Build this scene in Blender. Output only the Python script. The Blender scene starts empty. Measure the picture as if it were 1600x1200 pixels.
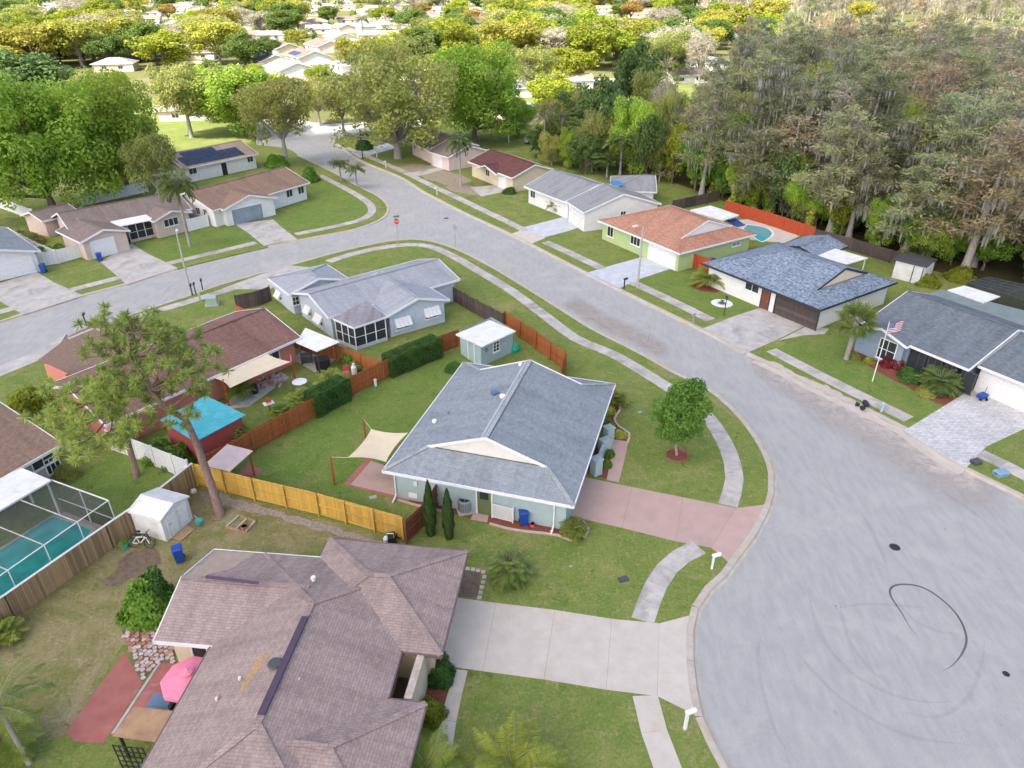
import bpy, bmesh, math, random
import numpy as np
from mathutils import Vector, Matrix, geometry
R = math.radians
rnd = random.Random(7)
SC = bpy.context.scene
COL = SC.collection
# ------------------------------------------------------------------ camera, sky, sun, exposure
CAM_H, FPX, PITCH = 31.0, 1120.0, 30.0
cam = bpy.data.cameras.new('camera'); camo = bpy.data.objects.new('camera', cam); COL.objects.link(camo)
cam.sensor_width = 36; cam.lens = 36 * FPX / 1600; cam.clip_start = 0.5; cam.clip_end = 6000
camo.location = (0, 0, CAM_H); camo.rotation_euler = (R(90 - PITCH), 0, 0)
SC.camera = camo
SUN_EL, SUN_AZ = 52.0, 217.0          # azimuth clockwise from +Y (north in the scene)
world = bpy.data.worlds.new('World'); SC.world = world; world.use_nodes = True
wn = world.node_tree; bg = wn.nodes['Background']
sky = wn.nodes.new('ShaderNodeTexSky'); sky.sky_type = 'NISHITA'; sky.sun_disc = False
sky.sun_elevation = R(SUN_EL); sky.sun_rotation = R(SUN_AZ)
sky.air_density = .75; sky.dust_density = 5.0; sky.ozone_density = .6
wn.links.new(sky.outputs[0], bg.inputs[0]); bg.inputs[1].default_value = 0.15
sund = bpy.data.lights.new('sun', 'SUN'); sund.energy = 3.2; sund.angle = R(0.6); sund.color = (1, .95, .87)
suno = bpy.data.objects.new('sun', sund); COL.objects.link(suno)
SDIR = Vector((math.sin(R(SUN_AZ)) * math.cos(R(SUN_EL)), math.cos(R(SUN_AZ)) * math.cos(R(SUN_EL)), math.sin(R(SUN_EL))))
suno.rotation_euler = SDIR.to_track_quat('Z', 'Y').to_euler()
SC.view_settings.view_transform = 'Standard'; SC.view_settings.look = 'None'
SC.view_settings.exposure = 1.62; SC.view_settings.gamma = 1.0
SC.view_settings.use_curve_mapping = False
SC.render.engine = 'CYCLES'
SC.cycles.use_denoising = True
SC.cycles.max_bounces = 6; SC.cycles.diffuse_bounces = 3; SC.cycles.glossy_bounces = 2
SC.cycles.transmission_bounces = 4; SC.cycles.transparent_max_bounces = 8; SC.cycles.volume_bounces = 0

# ------------------------------------------------------------------ survey helpers: where a sight line meets the real ground
_c, _s = math.cos(R(PITCH)), math.sin(R(PITCH))
def ray(u, v):
    x = (u - 800) / FPX; y = -(v - 600) / FPX
    return Vector((x, _c + y * _s, -_s + y * _c))
def G(u, v, z=0.0):
    d = ray(u, v); t = (z - CAM_H) / d.z
    return Vector((d.x * t, d.y * t, z))
def P(p):
    X = p[0]; q2 = p[2] - CAM_H; D = p[1] * _c - q2 * _s; Y = p[1] * _s + q2 * _c
    return 800 + FPX * X / D, 600 - FPX * Y / D
def depth(p): return p[1] * _c - (p[2] - CAM_H) * _s
def height_at(g, v):            # height above g at which the sight line of row v passes
    lo, hi = 0, 60
    for _ in range(40):
        m = (lo + hi) / 2
        if P((g[0], g[1], g[2] + m))[1] > v: lo = m
        else: hi = m
    return lo

# ------------------------------------------------------------------ objects
def ordinal(i, n):
    w = ['leftmost', 'second from left', 'third from left', 'fourth from left', 'fifth from left', 'sixth from left',
         'seventh from left', 'eighth from left', 'ninth from left', 'tenth from left']
    if i == n - 1 and n > 1: return 'rightmost'
    if i < len(w): return w[i]
    sfx = 'th' if 10 < (i + 1) % 100 < 14 else {1: 'st', 2: 'nd', 3: 'rd'}.get((i + 1) % 10, 'th')
    return f'{i+1}{sfx} from left'
def tag(o, label=None, cat=None, group=None, kind=None):
    if label: o['label'] = label
    if cat: o['category'] = cat
    if group: o['group'] = group
    if kind: o['kind'] = kind
    return o
def thing(name, label, cat, loc=(0, 0, 0), group=None, kind=None):
    o = bpy.data.objects.new(name, None); COL.objects.link(o); o.location = loc; o.empty_display_size = .3
    return tag(o, label, cat, group, kind)
def wloc(o):
    v = Vector((0, 0, 0))
    while o is not None: v += Vector(o.location); o = o.parent
    return v
class MB:
    def __init__(s): s.v = []; s.f = []; s.uv = []; s.mi = []
    def poly(s, pts, uv=None, mi=0):
        n = len(s.v); s.v += [tuple(p) for p in pts]; s.f.append(tuple(range(n, n + len(pts))))
        s.uv.append(uv or [(p[0], p[1]) for p in pts]); s.mi.append(mi); return s
    def box(s, c, sz, yaw=0, mi=0, tilt=None, taper=1.0):
        """box with base centre c and size sz, turned by yaw; top scaled by taper"""
        x, y, z = sz[0] / 2, sz[1] / 2, sz[2]
        pts = [Vector((a * x, b * y, 0)) for a, b in ((-1, -1), (1, -1), (1, 1), (-1, 1))] + [Vector((a * x * taper, b * y * taper, z)) for a, b in ((-1, -1), (1, -1), (1, 1), (-1, 1))]
        M_ = Matrix.Rotation(yaw, 3, 'Z')
        if tilt is not None: M_ = M_ @ tilt
        pts = [M_ @ p + Vector(c) for p in pts]
        for q in ((3, 2, 1, 0), (4, 5, 6, 7), (0, 1, 5, 4), (1, 2, 6, 5), (2, 3, 7, 6), (3, 0, 4, 7)): s.poly([pts[i] for i in q], mi=mi)
        return s
    def bar(s, a, b, w, h=None, mi=0, up=(0, 0, 1)):
        a, b = Vector(a), Vector(b); h = h or w; d = (b - a).normalized(); u = Vector(up)
        if abs(d.dot(u)) > .98: u = Vector((1, 0, 0))
        x = d.cross(u).normalized(); y = x.cross(d).normalized()
        q = [x * w / 2 * i + y * h / 2 * j for i, j in ((-1, -1), (1, -1), (1, 1), (-1, 1))]
        p = [a + k for k in q] + [b + k for k in q]
        for f in ((3, 2, 1, 0), (4, 5, 6, 7), (0, 1, 5, 4), (1, 2, 6, 5), (2, 3, 7, 6), (3, 0, 4, 7)): s.poly([p[i] for i in f], mi=mi)
        return s
    def tube(s, path, rad, n=8, mi=0, cap=True):
        path = [Vector(p) for p in path]
        if not hasattr(rad, '__len__'): rad = [rad] * len(path)
        rings = []
        for i, p in enumerate(path):
            d = (path[min(i + 1, len(path) - 1)] - path[max(i - 1, 0)]).normalized()
            u = Vector((0, 0, 1)) if abs(d.z) < .95 else Vector((1, 0, 0))
            x = d.cross(u).normalized(); y = x.cross(d)
            rings.append([p + (x * math.cos(2 * math.pi * k / n) + y * math.sin(2 * math.pi * k / n)) * rad[i] for k in range(n)])
        b = len(s.v)
        for r_ in rings: s.v += [tuple(p) for p in r_]
        for i in range(len(rings) - 1):
            for k in range(n):
                f = (b + i * n + k, b + i * n + (k + 1) % n, b + (i + 1) * n + (k + 1) % n, b + (i + 1) * n + k)
                s.f.append(f); s.uv.append([(s.v[j][0], s.v[j][2]) for j in f]); s.mi.append(mi)
        if cap:
            for base in (0, (len(rings) - 1) * n):
                f = tuple(b + base + k for k in range(n)); s.f.append(f); s.uv.append([(0, 0)] * n); s.mi.append(mi)
        return s
    def lathe(s, c, prof, n=16, mi=0):
        return s.tube([Vector(c) + Vector((0, 0, z)) for r_, z in prof], [max(r_, .001) for r_, z in prof], n, mi)
    def prism(s, pts, z0, z1, mi=0):
        pts = [Vector((p[0], p[1], 0)) for p in pts]
        top = [Vector((p.x, p.y, z1)) for p in pts]
        for t in geometry.tessellate_polygon([top]):
            q = [top[i] for i in t]
            if (q[1] - q[0]).cross(q[2] - q[0]).z < 0: q.reverse()
            s.poly(q, mi=mi)
        n = len(pts)
        for i in range(n):
            a, b = pts[i], pts[(i + 1) % n]
            s.poly([(a.x, a.y, z0), (b.x, b.y, z0), (b.x, b.y, z1), (a.x, a.y, z1)], mi=mi)
        return s
    def mesh(s, name, mats, off=Vector((0, 0, 0)), smooth=False):
        me = bpy.data.meshes.new(name)
        me.from_pydata([(x - off.x, y - off.y, z - off.z) for x, y, z in s.v], [], s.f)
        ul = me.uv_layers.new(name='UVMap')
        ul.data.foreach_set('uv', [c for f in s.uv for p in f for c in p])
        for m in (mats if isinstance(mats, (list, tuple)) else [mats]): me.materials.append(m)
        me.polygons.foreach_set('material_index', s.mi)
        if smooth: me.polygons.foreach_set('use_smooth', [True] * len(s.f))
        me.update(); return me
    def build(s, name, mats, parent=None, smooth=False):
        off = wloc(parent) if parent is not None else Vector((0, 0, 0))
        o = bpy.data.objects.new(name, s.mesh(name, mats, off, smooth)); COL.objects.link(o)
        if parent is not None: o.parent = parent
        return o
def copy_tree(o, parent=None):
    c = o.copy(); COL.objects.link(c); c.parent = parent
    for ch in list(o.children): copy_tree(ch, c)
    return c
def kids(o): return [c for c in o.children]

# ------------------------------------------------------------------ materials
def _mix(nt, fac, a, b, mode='MIX'):
    m = nt.nodes.new('ShaderNodeMix'); m.data_type = 'RGBA'; m.blend_type = mode
    if isinstance(fac, (int, float)): m.inputs[0].default_value = fac
    else: nt.links.new(fac, m.inputs[0])
    for k, x in ((6, a), (7, b)):
        if isinstance(x, (tuple, list)): m.inputs[k].default_value = (*x[:3], 1)
        else: nt.links.new(x, m.inputs[k])
    return m.outputs[2]
def _noise(nt, vec, scale, detail=4, rough=.6, lo=.35, hi=.65, dist=0):
    n = nt.nodes.new('ShaderNodeTexNoise'); n.inputs['Scale'].default_value = scale; n.inputs['Detail'].default_value = detail
    n.inputs['Roughness'].default_value = rough; n.inputs['Distortion'].default_value = dist; nt.links.new(vec, n.inputs['Vector'])
    r_ = nt.nodes.new('ShaderNodeMapRange'); r_.inputs[1].default_value = lo; r_.inputs[2].default_value = hi
    nt.links.new(n.outputs['Fac'], r_.inputs[0]); return r_.outputs[0]
def _map(nt, vec, sc):
    m = nt.nodes.new('ShaderNodeMapping'); m.inputs['Scale'].default_value = sc; nt.links.new(vec, m.inputs['Vector']); return m.outputs[0]
def _bump(nt, b, h, strength, dist=.02):
    n = nt.nodes.new('ShaderNodeBump'); n.inputs['Strength'].default_value = strength; n.inputs['Distance'].default_value = dist
    nt.links.new(h, n.inputs['Height']); nt.links.new(n.outputs[0], b.inputs['Normal'])
def _new(name):
    m = bpy.data.materials.new(name); m.use_nodes = True; nt = m.node_tree; b = nt.nodes['Principled BSDF']
    tc = nt.nodes.new('ShaderNodeTexCoord'); return m, nt, b, tc
def surf(name, c1, c2=None, scale=3, rough=.85, bump=.15, stain=None, sscale=.35, slo=.5, shi=.75, grain=.12, gscale=40, metal=0, spec=.3, stretch=None, objvar=0):
    m, nt, b, tc = _new(name); vec = tc.outputs['Object']
    if stretch: vec2 = _map(nt, vec, stretch)
    else: vec2 = vec
    c2 = c2 or tuple(x * .8 for x in c1)
    col = _mix(nt, _noise(nt, vec2, scale), c1, c2)
    if stain: col = _mix(nt, _noise(nt, vec, sscale, 5, .65, slo, shi, .6), col, stain)
    g = _noise(nt, vec, gscale, 3, .7, .25, .75)
    if grain: col = _mix(nt, grain, col, _mix(nt, g, (.35, .35, .35), (1.35, 1.35, 1.35), 'MIX'), 'MULTIPLY')
    if objvar:
        oi = nt.nodes.new('ShaderNodeObjectInfo'); col = _mix(nt, 1, col, _mix(nt, oi.outputs['Random'], (1 - objvar,) * 3, (1 + objvar,) * 3), 'MULTIPLY')
    nt.links.new(col, b.inputs['Base Color']); b.inputs['Roughness'].default_value = rough
    b.inputs['Metallic'].default_value = metal; b.inputs['Specular IOR Level'].default_value = spec
    if bump: _bump(nt, b, g, bump)
    return m
def lawn_mat(name, c1, c2, dry, dscale=.22, dlo=.52, dhi=.72):
    m, nt, b, tc = _new(name); vec = tc.outputs['Object']
    col = _mix(nt, _noise(nt, vec, .45, 7, .72, .36, .64, .6), c1, c2)
    col = _mix(nt, _noise(nt, vec, dscale, 7, .7, dlo, dhi, .8), col, dry)
    col = _mix(nt, _noise(nt, vec, 1.5, 6, .75, .52, .75), col, dry)
    col = _mix(nt, _noise(nt, vec, .9, 6, .75, .56, .72, 1.2), col, tuple(x * .62 for x in c1))
    f = _noise(nt, vec, 6, 6, .82, .3, .7); g = _noise(nt, vec, 40, 3, .8, .25, .75)
    col = _mix(nt, .55, col, _mix(nt, f, (.45, .48, .42), (1.5, 1.48, 1.35)), 'MULTIPLY')
    col = _mix(nt, .6, col, _mix(nt, g, (.35, .36, .35), (1.6, 1.58, 1.5)), 'MULTIPLY')
    nt.links.new(col, b.inputs['Base Color']); b.inputs['Roughness'].default_value = .95; b.inputs['Specular IOR Level'].default_value = .1
    _bump(nt, b, f, .3, .04); return m
def shingle(name, c1, c2, c3, row=.15, wid=.36, streak=(.75, .75, .75), mort=.35, contrast=1.0):
    m, nt, b, tc = _new(name); uv = tc.outputs['UV']
    br = nt.nodes.new('ShaderNodeTexBrick'); br.inputs['Scale'].default_value = 1; br.inputs['Brick Width'].default_value = wid
    br.inputs['Row Height'].default_value = row; br.inputs['Mortar Size'].default_value = .012; br.inputs['Bias'].default_value = 0
    br.inputs['Color1'].default_value = (0, 0, 0, 1); br.inputs['Color2'].default_value = (1, 1, 1, 1); br.inputs['Mortar'].default_value = (.5, .5, .5, 1)
    nt.links.new(uv, br.inputs['Vector'])
    col = _mix(nt, br.outputs['Color'], c1, c2)
    col = _mix(nt, _noise(nt, uv, 3.5, 5, .75, .45, .7), col, c3)
    col = _mix(nt, _noise(nt, _map(nt, uv, (1.3, .12, 1)), 1.0, 5, .65, .42, .7), col, _mix(nt, 1, col, streak, 'MULTIPLY'))
    col = _mix(nt, _noise(nt, uv, .25, 5, .7, .45, .75), col, _mix(nt, 1, col, (.78, .78, .78), 'MULTIPLY'))
    mm = nt.nodes.new('ShaderNodeMath'); mm.operation = 'MULTIPLY'; mm.inputs[1].default_value = mort; nt.links.new(br.outputs['Fac'], mm.inputs[0])
    col = _mix(nt, mm.outputs[0], col, _mix(nt, 1, col, (.3, .3, .3), 'MULTIPLY'))
    g = _noise(nt, uv, 60, 2, .7, .2, .8)
    col = _mix(nt, .3 * contrast, col, _mix(nt, g, (.3, .3, .3), (1.5, 1.5, 1.5)), 'MULTIPLY')
    nt.links.new(col, b.inputs['Base Color']); b.inputs['Roughness'].default_value = .9; b.inputs['Specular IOR Level'].default_value = .2
    inv = nt.nodes.new('ShaderNodeMath'); inv.operation = 'SUBTRACT'; inv.inputs[0].default_value = 1; nt.links.new(br.outputs['Fac'], inv.inputs[1])
    _bump(nt, b, inv.outputs[0], .35, .015); return m
def leaf_mat(name, ca, cb, cc, trans=.35, hue=.12, rough=.6):
    """ca..cb by clump, cc for single odd leaves; hue varies between whole plants"""
    m, nt, b, tc = _new(name)
    at = nt.nodes.new('ShaderNodeAttribute'); at.attribute_name = 'tint'
    sx = nt.nodes.new('ShaderNodeSeparateColor'); nt.links.new(at.outputs['Color'], sx.inputs[0])
    col = _mix(nt, sx.outputs[0], ca, cb)
    th = nt.nodes.new('ShaderNodeMapRange'); th.inputs[1].default_value = .72; th.inputs[2].default_value = 1.0; nt.links.new(sx.outputs[1], th.inputs[0])
    col = _mix(nt, th.outputs[0], col, cc)
    oi = nt.nodes.new('ShaderNodeObjectInfo')
    hs = nt.nodes.new('ShaderNodeHueSaturation')
    mr = nt.nodes.new('ShaderNodeMapRange'); mr.inputs[3].default_value = .5 - hue * .1; mr.inputs[4].default_value = .5 + hue * .1; nt.links.new(oi.outputs['Random'], mr.inputs[0])
    mv = nt.nodes.new('ShaderNodeMapRange'); mv.inputs[3].default_value = 1 - hue * 1.6; mv.inputs[4].default_value = 1 + hue * 1.6
    ml = nt.nodes.new('ShaderNodeMath'); ml.operation = 'MULTIPLY'; ml.inputs[1].default_value = 7.13; nt.links.new(oi.outputs['Random'], ml.inputs[0])
    fr = nt.nodes.new('ShaderNodeMath'); fr.operation = 'FRACT'; nt.links.new(ml.outputs[0], fr.inputs[0]); nt.links.new(fr.outputs[0], mv.inputs[0])
    nt.links.new(mr.outputs[0], hs.inputs['Hue']); nt.links.new(mv.outputs[0], hs.inputs['Value']); nt.links.new(col, hs.inputs['Color'])
    nt.links.new(hs.outputs[0], b.inputs['Base Color']); b.inputs['Roughness'].default_value = rough; b.inputs['Specular IOR Level'].default_value = .25
    tr = nt.nodes.new('ShaderNodeBsdfTranslucent'); nt.links.new(hs.outputs[0], tr.inputs[0])
    mx = nt.nodes.new('ShaderNodeMixShader'); mx.inputs[0].default_value = trans
    nt.links.new(b.outputs[0], mx.inputs[1]); nt.links.new(tr.outputs[0], mx.inputs[2])
    nt.links.new(mx.outputs[0], nt.nodes['Material Output'].inputs[0]); return m
def plain(name, c, rough=.5, metal=0, spec=.5, var=.12, scale=6):
    return surf(name, c, tuple(x * (1 - var) for x in c), scale, rough, 0, grain=.06, gscale=25, metal=metal, spec=spec)
def screen_mat(name, c, alpha):
    m, nt, b, tc = _new(name); b.inputs['Base Color'].default_value = (*c, 1); b.inputs['Roughness'].default_value = .7
    b.inputs['Alpha'].default_value = alpha; return m

asphalt = surf('asphalt_worn', (.395, .39, .37), (.35, .345, .328), 1.1, .9, .25, stain=(.435, .42, .39), sscale=.35, slo=.5, shi=.75, grain=.5, gscale=35, stretch=(2.2, .5, 1))
concrete = surf('concrete_drive', (.54, .495, .43), (.485, .44, .38), 1.2, .9, .1, stain=(.49, .37, .26), sscale=.45, slo=.56, shi=.82, grain=.2, objvar=.03)
sidewalk_m = surf('concrete_walk', (.50, .465, .42), (.38, .355, .33), 1.4, .9, .15, stain=(.27, .25, .225), sscale=.6, slo=.48, shi=.72, grain=.2, objvar=.12)
old_conc = surf('concrete_aged', (.50, .475, .43), (.40, .38, .35), .8, .9, .15, stain=(.26, .25, .23), sscale=.45, slo=.5, shi=.75, grain=.2)
blue_conc = surf('concrete_painted', (.50, .52, .55), (.43, .45, .48), 1.0, .8, .1, stain=(.6, .61, .62), sscale=.8, grain=.15)
curb_m = surf('curb_concrete', (.50, .45, .39), (.40, .365, .32), 1.6, .9, .15, stain=(.46, .35, .22), sscale=.5, slo=.48, shi=.7, grain=.25)
pink_conc = surf('pink_concrete', (.475, .335, .285), (.435, .305, .26), .9, .85, .08, stain=(.37, .275, .24), sscale=.55, slo=.55, shi=.8, grain=.2, objvar=.03)
red_conc = surf('red_concrete', (.40, .15, .125), (.34, .12, .10), 1.3, .85, .1, stain=(.44, .24, .22), sscale=.7, slo=.58, shi=.75, grain=.2)
lawn = lawn_mat('lawn', (.13, .19, .044), (.195, .23, .065), (.29, .25, .125))
lawn_lush = lawn_mat('lawn_lush', (.115, .19, .038), (.16, .22, .055), (.235, .225, .09), .3, .5, .8)
lawn_dry = lawn_mat('lawn_dry', (.19, .18, .075), (.16, .165, .058), (.31, .255, .155), .3, .42, .68)
wild = lawn_mat('ground_wild', (.115, .13, .045), (.155, .155, .06), (.24, .20, .12), .05)
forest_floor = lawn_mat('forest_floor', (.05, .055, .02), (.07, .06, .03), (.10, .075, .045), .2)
mulch = surf('red_mulch', (.27, .095, .06), (.17, .055, .035), 9, .95, .8, grain=.5, gscale=30)
soil = surf('bare_soil', (.20, .145, .10), (.13, .095, .07), 3, .95, .5, grain=.4)
sand = surf('sand', (.56, .48, .40), (.48, .41, .34), 1.2, .95, .3, grain=.25)
S_slate = shingle('shingle_slate', (.22, .255, .28), (.285, .315, .335), (.34, .365, .38), streak=(.80, .81, .82), contrast=1.4)
S_slate_light = shingle('shingle_pale', (.36, .385, .39), (.42, .44, .44), (.29, .32, .33))
S_mauve = shingle('shingle_mauve', (.375, .288, .258), (.295, .228, .208), (.42, .325, .28), row=.145, wid=.34, mort=.4, streak=(.74, .73, .73), contrast=1.0)
S_redbrown = shingle('shingle_redbrown', (.25, .14, .112), (.195, .108, .09), (.30, .175, .14))
S_terra = shingle('shingle_terracotta', (.46, .235, .155), (.34, .165, .11), (.54, .31, .215), row=.16, wid=.4)
S_blue = shingle('shingle_blue', (.085, .125, .185), (.235, .295, .37), (.42, .47, .52), row=.17, wid=.42, contrast=1.6)
S_dark = shingle('shingle_charcoal', (.12, .145, .165), (.17, .195, .215), (.22, .245, .265))
S_grey = shingle('shingle_grey', (.235, .245, .25), (.285, .29, .295), (.33, .335, .34))
S_paleblue = shingle('shingle_bluegrey', (.30, .325, .35), (.35, .375, .40), (.40, .41, .42), streak=(.82, .81, .8))
S_brown = shingle('shingle_brown', (.28, .185, .13), (.22, .145, .105), (.34, .24, .175))
S_taupe = shingle('shingle_taupe', (.24, .185, .16), (.19, .15, .135), (.29, .235, .205))
S_maroon = shingle('shingle_maroon', (.15, .062, .055), (.115, .05, .045), (.185, .085, .075))
S_tan = shingle('shingle_tan', (.40, .31, .25), (.34, .26, .21), (.46, .37, .30))
def wallm(n, c): return surf('stucco_' + n, c, tuple(x * .92 for x in c), 1.5, .9, .1, grain=.06)
W_teal = wallm('teal', (.37, .47, .475)); W_cream = wallm('cream', (.62, .53, .38)); W_blue = wallm('pale_blue', (.50, .56, .63))
W_white = wallm('white', (.76, .75, .73)); W_pinkish = wallm('pinkish', (.62, .50, .43)); W_coral = wallm('coral', (.62, .24, .18))
W_green = wallm('green', (.44, .56, .27)); W_tan = wallm('tan', (.68, .58, .42)); W_mauve = wallm('mauve', (.42, .37, .39)); W_slate = wallm('slate_blue', (.25, .32, .40)); W_pink = wallm('light_pink', (.72, .57, .53))
W_ochre = wallm('ochre', (.60, .40, .17)); W_red = wallm('brick_red', (.36, .08, .065)); W_gable = wallm('gable_cream', (.72, .69, .62))
white = plain('white_paint', (.80, .80, .79), .5); offwhite = surf('weathered_white', (.74, .74, .72), (.62, .62, .60), 1.2, .7, .05, stain=(.48, .47, .44), sscale=.8, slo=.55, shi=.8)
black = plain('black_metal', (.02, .02, .022), .5); dark_grey = plain('dark_grey', (.07, .075, .08), .6); steel = plain('galvanised_steel', (.42, .43, .44), .45, .6)
grey_paint = plain('grey_paint', (.30, .33, .36), .6); green_door = plain('green_door_paint', (.13, .18, .075), .5)
glass = plain('window_glass', (.035, .045, .055), .08, 0, .8, .3, .6); pale_glass = plain('pale_glass', (.28, .33, .38), .12, 0, .7, .2, .8)
blue_plastic = plain('blue_plastic', (.012, .065, .34), .45); pink_plastic = plain('pink_plastic', (.75, .12, .22), .5); teal_plastic = plain('teal_plastic', (.05, .35, .32), .5)
green_box = plain('utility_green', (.33, .43, .36), .6); rubber = plain('rubber', (.018, .018, .018), .8)
wood_orange = surf('stained_cedar', (.37, .125, .04), (.29, .09, .03), 2.5, .8, .3, grain=.25, stretch=(3, 3, .4), objvar=0.16)
wood_yellow = surf('new_pine', (.60, .385, .085), (.52, .31, .065), 1.6, .8, .3, grain=.2, stain=(.45, .25, .06), sscale=1.1, slo=.6, shi=.8, stretch=(3, 3, .4), objvar=.13)
wood_tan = surf('weathered_pine', (.36, .25, .13), (.27, .18, .095), 2.0, .85, .3, grain=.25, stain=(.38, .21, .08), sscale=.7, slo=.55, shi=.75, stretch=(4, 4, .4), objvar=0.3)
wood_dark = surf('grey_timber', (.11, .085, .075), (.075, .058, .052), 3, .85, .3, grain=.25, stretch=(3, 3, .5), objvar=0.25)
wood_brown = surf('brown_board', (.21, .075, .035), (.165, .055, .028), 2, .85, .2, stretch=(3, 3, .4), objvar=0.15)
wood_red = surf('red_fence', (.46, .085, .03), (.38, .065, .025), 2, .8, .2, stretch=(3, 3, .5))
plywood = surf('plywood', (.40, .255, .145), (.31, .19, .11), 1.4, .85, .2, stain=(.22, .14, .10), sscale=1.2)
sail_m = plain('shade_cloth', (.64, .54, .38), .85, 0, .1, .06, 2); tarp_m = surf('turquoise_tarp', (.075, .44, .48), (.05, .34, .40), 1.6, .5, .3, stain=(.16, .50, .52), sscale=1.2, slo=.5, shi=.75, grain=.2, gscale=8, stretch=(.5, 4, 1))
water_m = plain('pool_water', (.04, .50, .46), .08, 0, .6, .35, .8); pool_clear = plain('pool_water_clear', (.05, .42, .46), .08, 0, .6, .2, .8)
bark = surf('bark', (.21, .165, .13), (.13, .10, .08), 4, .95, .6, grain=.4, stretch=(2, 2, .5)); bark_pale = surf('bark_pale', (.36, .33, .30), (.26, .235, .21), 4, .95, .4, grain=.3, stretch=(2, 2, .5))
bark_pine = surf('bark_pine', (.30, .20, .15), (.19, .125, .10), 5, .95, .7, grain=.4, stretch=(2, 2, .5))
solar = plain('solar_cell', (.012, .022, .055), .15, .2, .6, .3, 3)
paver_m = shingle('white_pavers', (.62, .61, .59), (.44, .43, .425), (.70, .68, .66), row=.22, wid=.44, streak=(1, 1, 1), mort=.7, contrast=1.5)
L_oak = leaf_mat('leaf_oak', (.23, .39, .045), (.40, .55, .075), (.52, .62, .12), .5)
L_lime = leaf_mat('leaf_lime', (.215, .285, .02), (.32, .375, .035), (.38, .37, .07), .45)
L_yellow = leaf_mat('leaf_yellow', (.32, .32, .045), (.43, .405, .07), (.30, .33, .07), .45)
L_gold = leaf_mat('leaf_rust', (.27, .17, .045), (.33, .22, .06), (.24, .22, .07), .4)
L_olive = leaf_mat('leaf_olive', (.27, .32, .075), (.40, .42, .115), (.47, .40, .16), .48)
L_bare = leaf_mat('twig_grey', (.33, .30, .24), (.40, .35, .27), (.38, .40, .18), .2)
L_green = leaf_mat('leaf_green', (.13, .29, .04), (.22, .38, .055), (.30, .44, .08), .5)
L_young = leaf_mat('leaf_young', (.09, .22, .035), (.17, .32, .055), (.23, .38, .075), .45)
L_fgreen = leaf_mat('leaf_midgreen', (.085, .15, .028), (.135, .205, .04), (.19, .24, .055), .42)
L_dark = leaf_mat('leaf_dark', (.085, .155, .045), (.13, .21, .06), (.19, .26, .08), .4)
L_pine = leaf_mat('needle_pine', (.25, .36, .085), (.40, .49, .13), (.50, .52, .17), .45)
L_cyp = leaf_mat('cypress_twig', (.26, .32, .135), (.39, .41, .22), (.48, .38, .22), .45, .2)
L_rust = leaf_mat('cypress_rust', (.42, .32, .18), (.49, .40, .25), (.32, .39, .14), .45, .16)
L_moss = leaf_mat('spanish_moss', (.33, .325, .285), (.42, .405, .355), (.28, .29, .22), .35, .06)
L_palm = leaf_mat('palm_leaf', (.12, .20, .045), (.20, .28, .065), (.33, .33, .10), .45)
L_palmy = leaf_mat('palm_leaf_yellow', (.20, .28, .04), (.31, .37, .055), (.42, .40, .08), .45)
L_hedge = leaf_mat('hedge_leaf', (.055, .15, .03), (.10, .21, .045), (.13, .24, .06), .35)
L_vine = leaf_mat('variegated_leaf', (.30, .38, .05), (.55, .54, .10), (.16, .27, .05), .4)
L_redp = leaf_mat('red_leaf', (.30, .02, .03), (.20, .015, .03), (.12, .10, .03), .3)
# ------------------------------------------------------------------ vegetation builders
def leaf_mesh(name, C, T, B, tint, mat):
    """one diamond per leaf: centre C, half axes T and B"""
    n = len(C); V = np.empty((n, 4, 3)); V[:, 0] = C - T; V[:, 1] = C - B; V[:, 2] = C + T; V[:, 3] = C + B
    me = bpy.data.meshes.new(name); me.vertices.add(n * 4); me.loops.add(n * 4); me.polygons.add(n)
    me.vertices.foreach_set('co', V.ravel()); me.loops.foreach_set('vertex_index', np.arange(n * 4, dtype=np.int32))
    me.polygons.foreach_set('loop_start', np.arange(0, n * 4, 4, dtype=np.int32))
    me.polygons.foreach_set('loop_total', np.full(n, 4, dtype=np.int32))
    a = me.color_attributes.new('tint', 'FLOAT_COLOR', 'POINT')
    t4 = np.ones((n, 4, 4)); t4[:, :, 0] = tint[:, 0:1]; t4[:, :, 1] = tint[:, 1:2]; t4[:, :, 2] = 0
    a.data.foreach_set('color', t4.ravel()); me.materials.append(mat); me.update(); me.validate(); return me
def unit(a): return a / (np.linalg.norm(a, axis=-1, keepdims=True) + 1e-9)
def leaf_axes(N, size, rg, aspect=.55):
    t = unit(np.cross(N, rg.normal(size=N.shape))); b = np.cross(N, t)
    return t * size[:, None], b * (size * aspect)[:, None]
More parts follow.
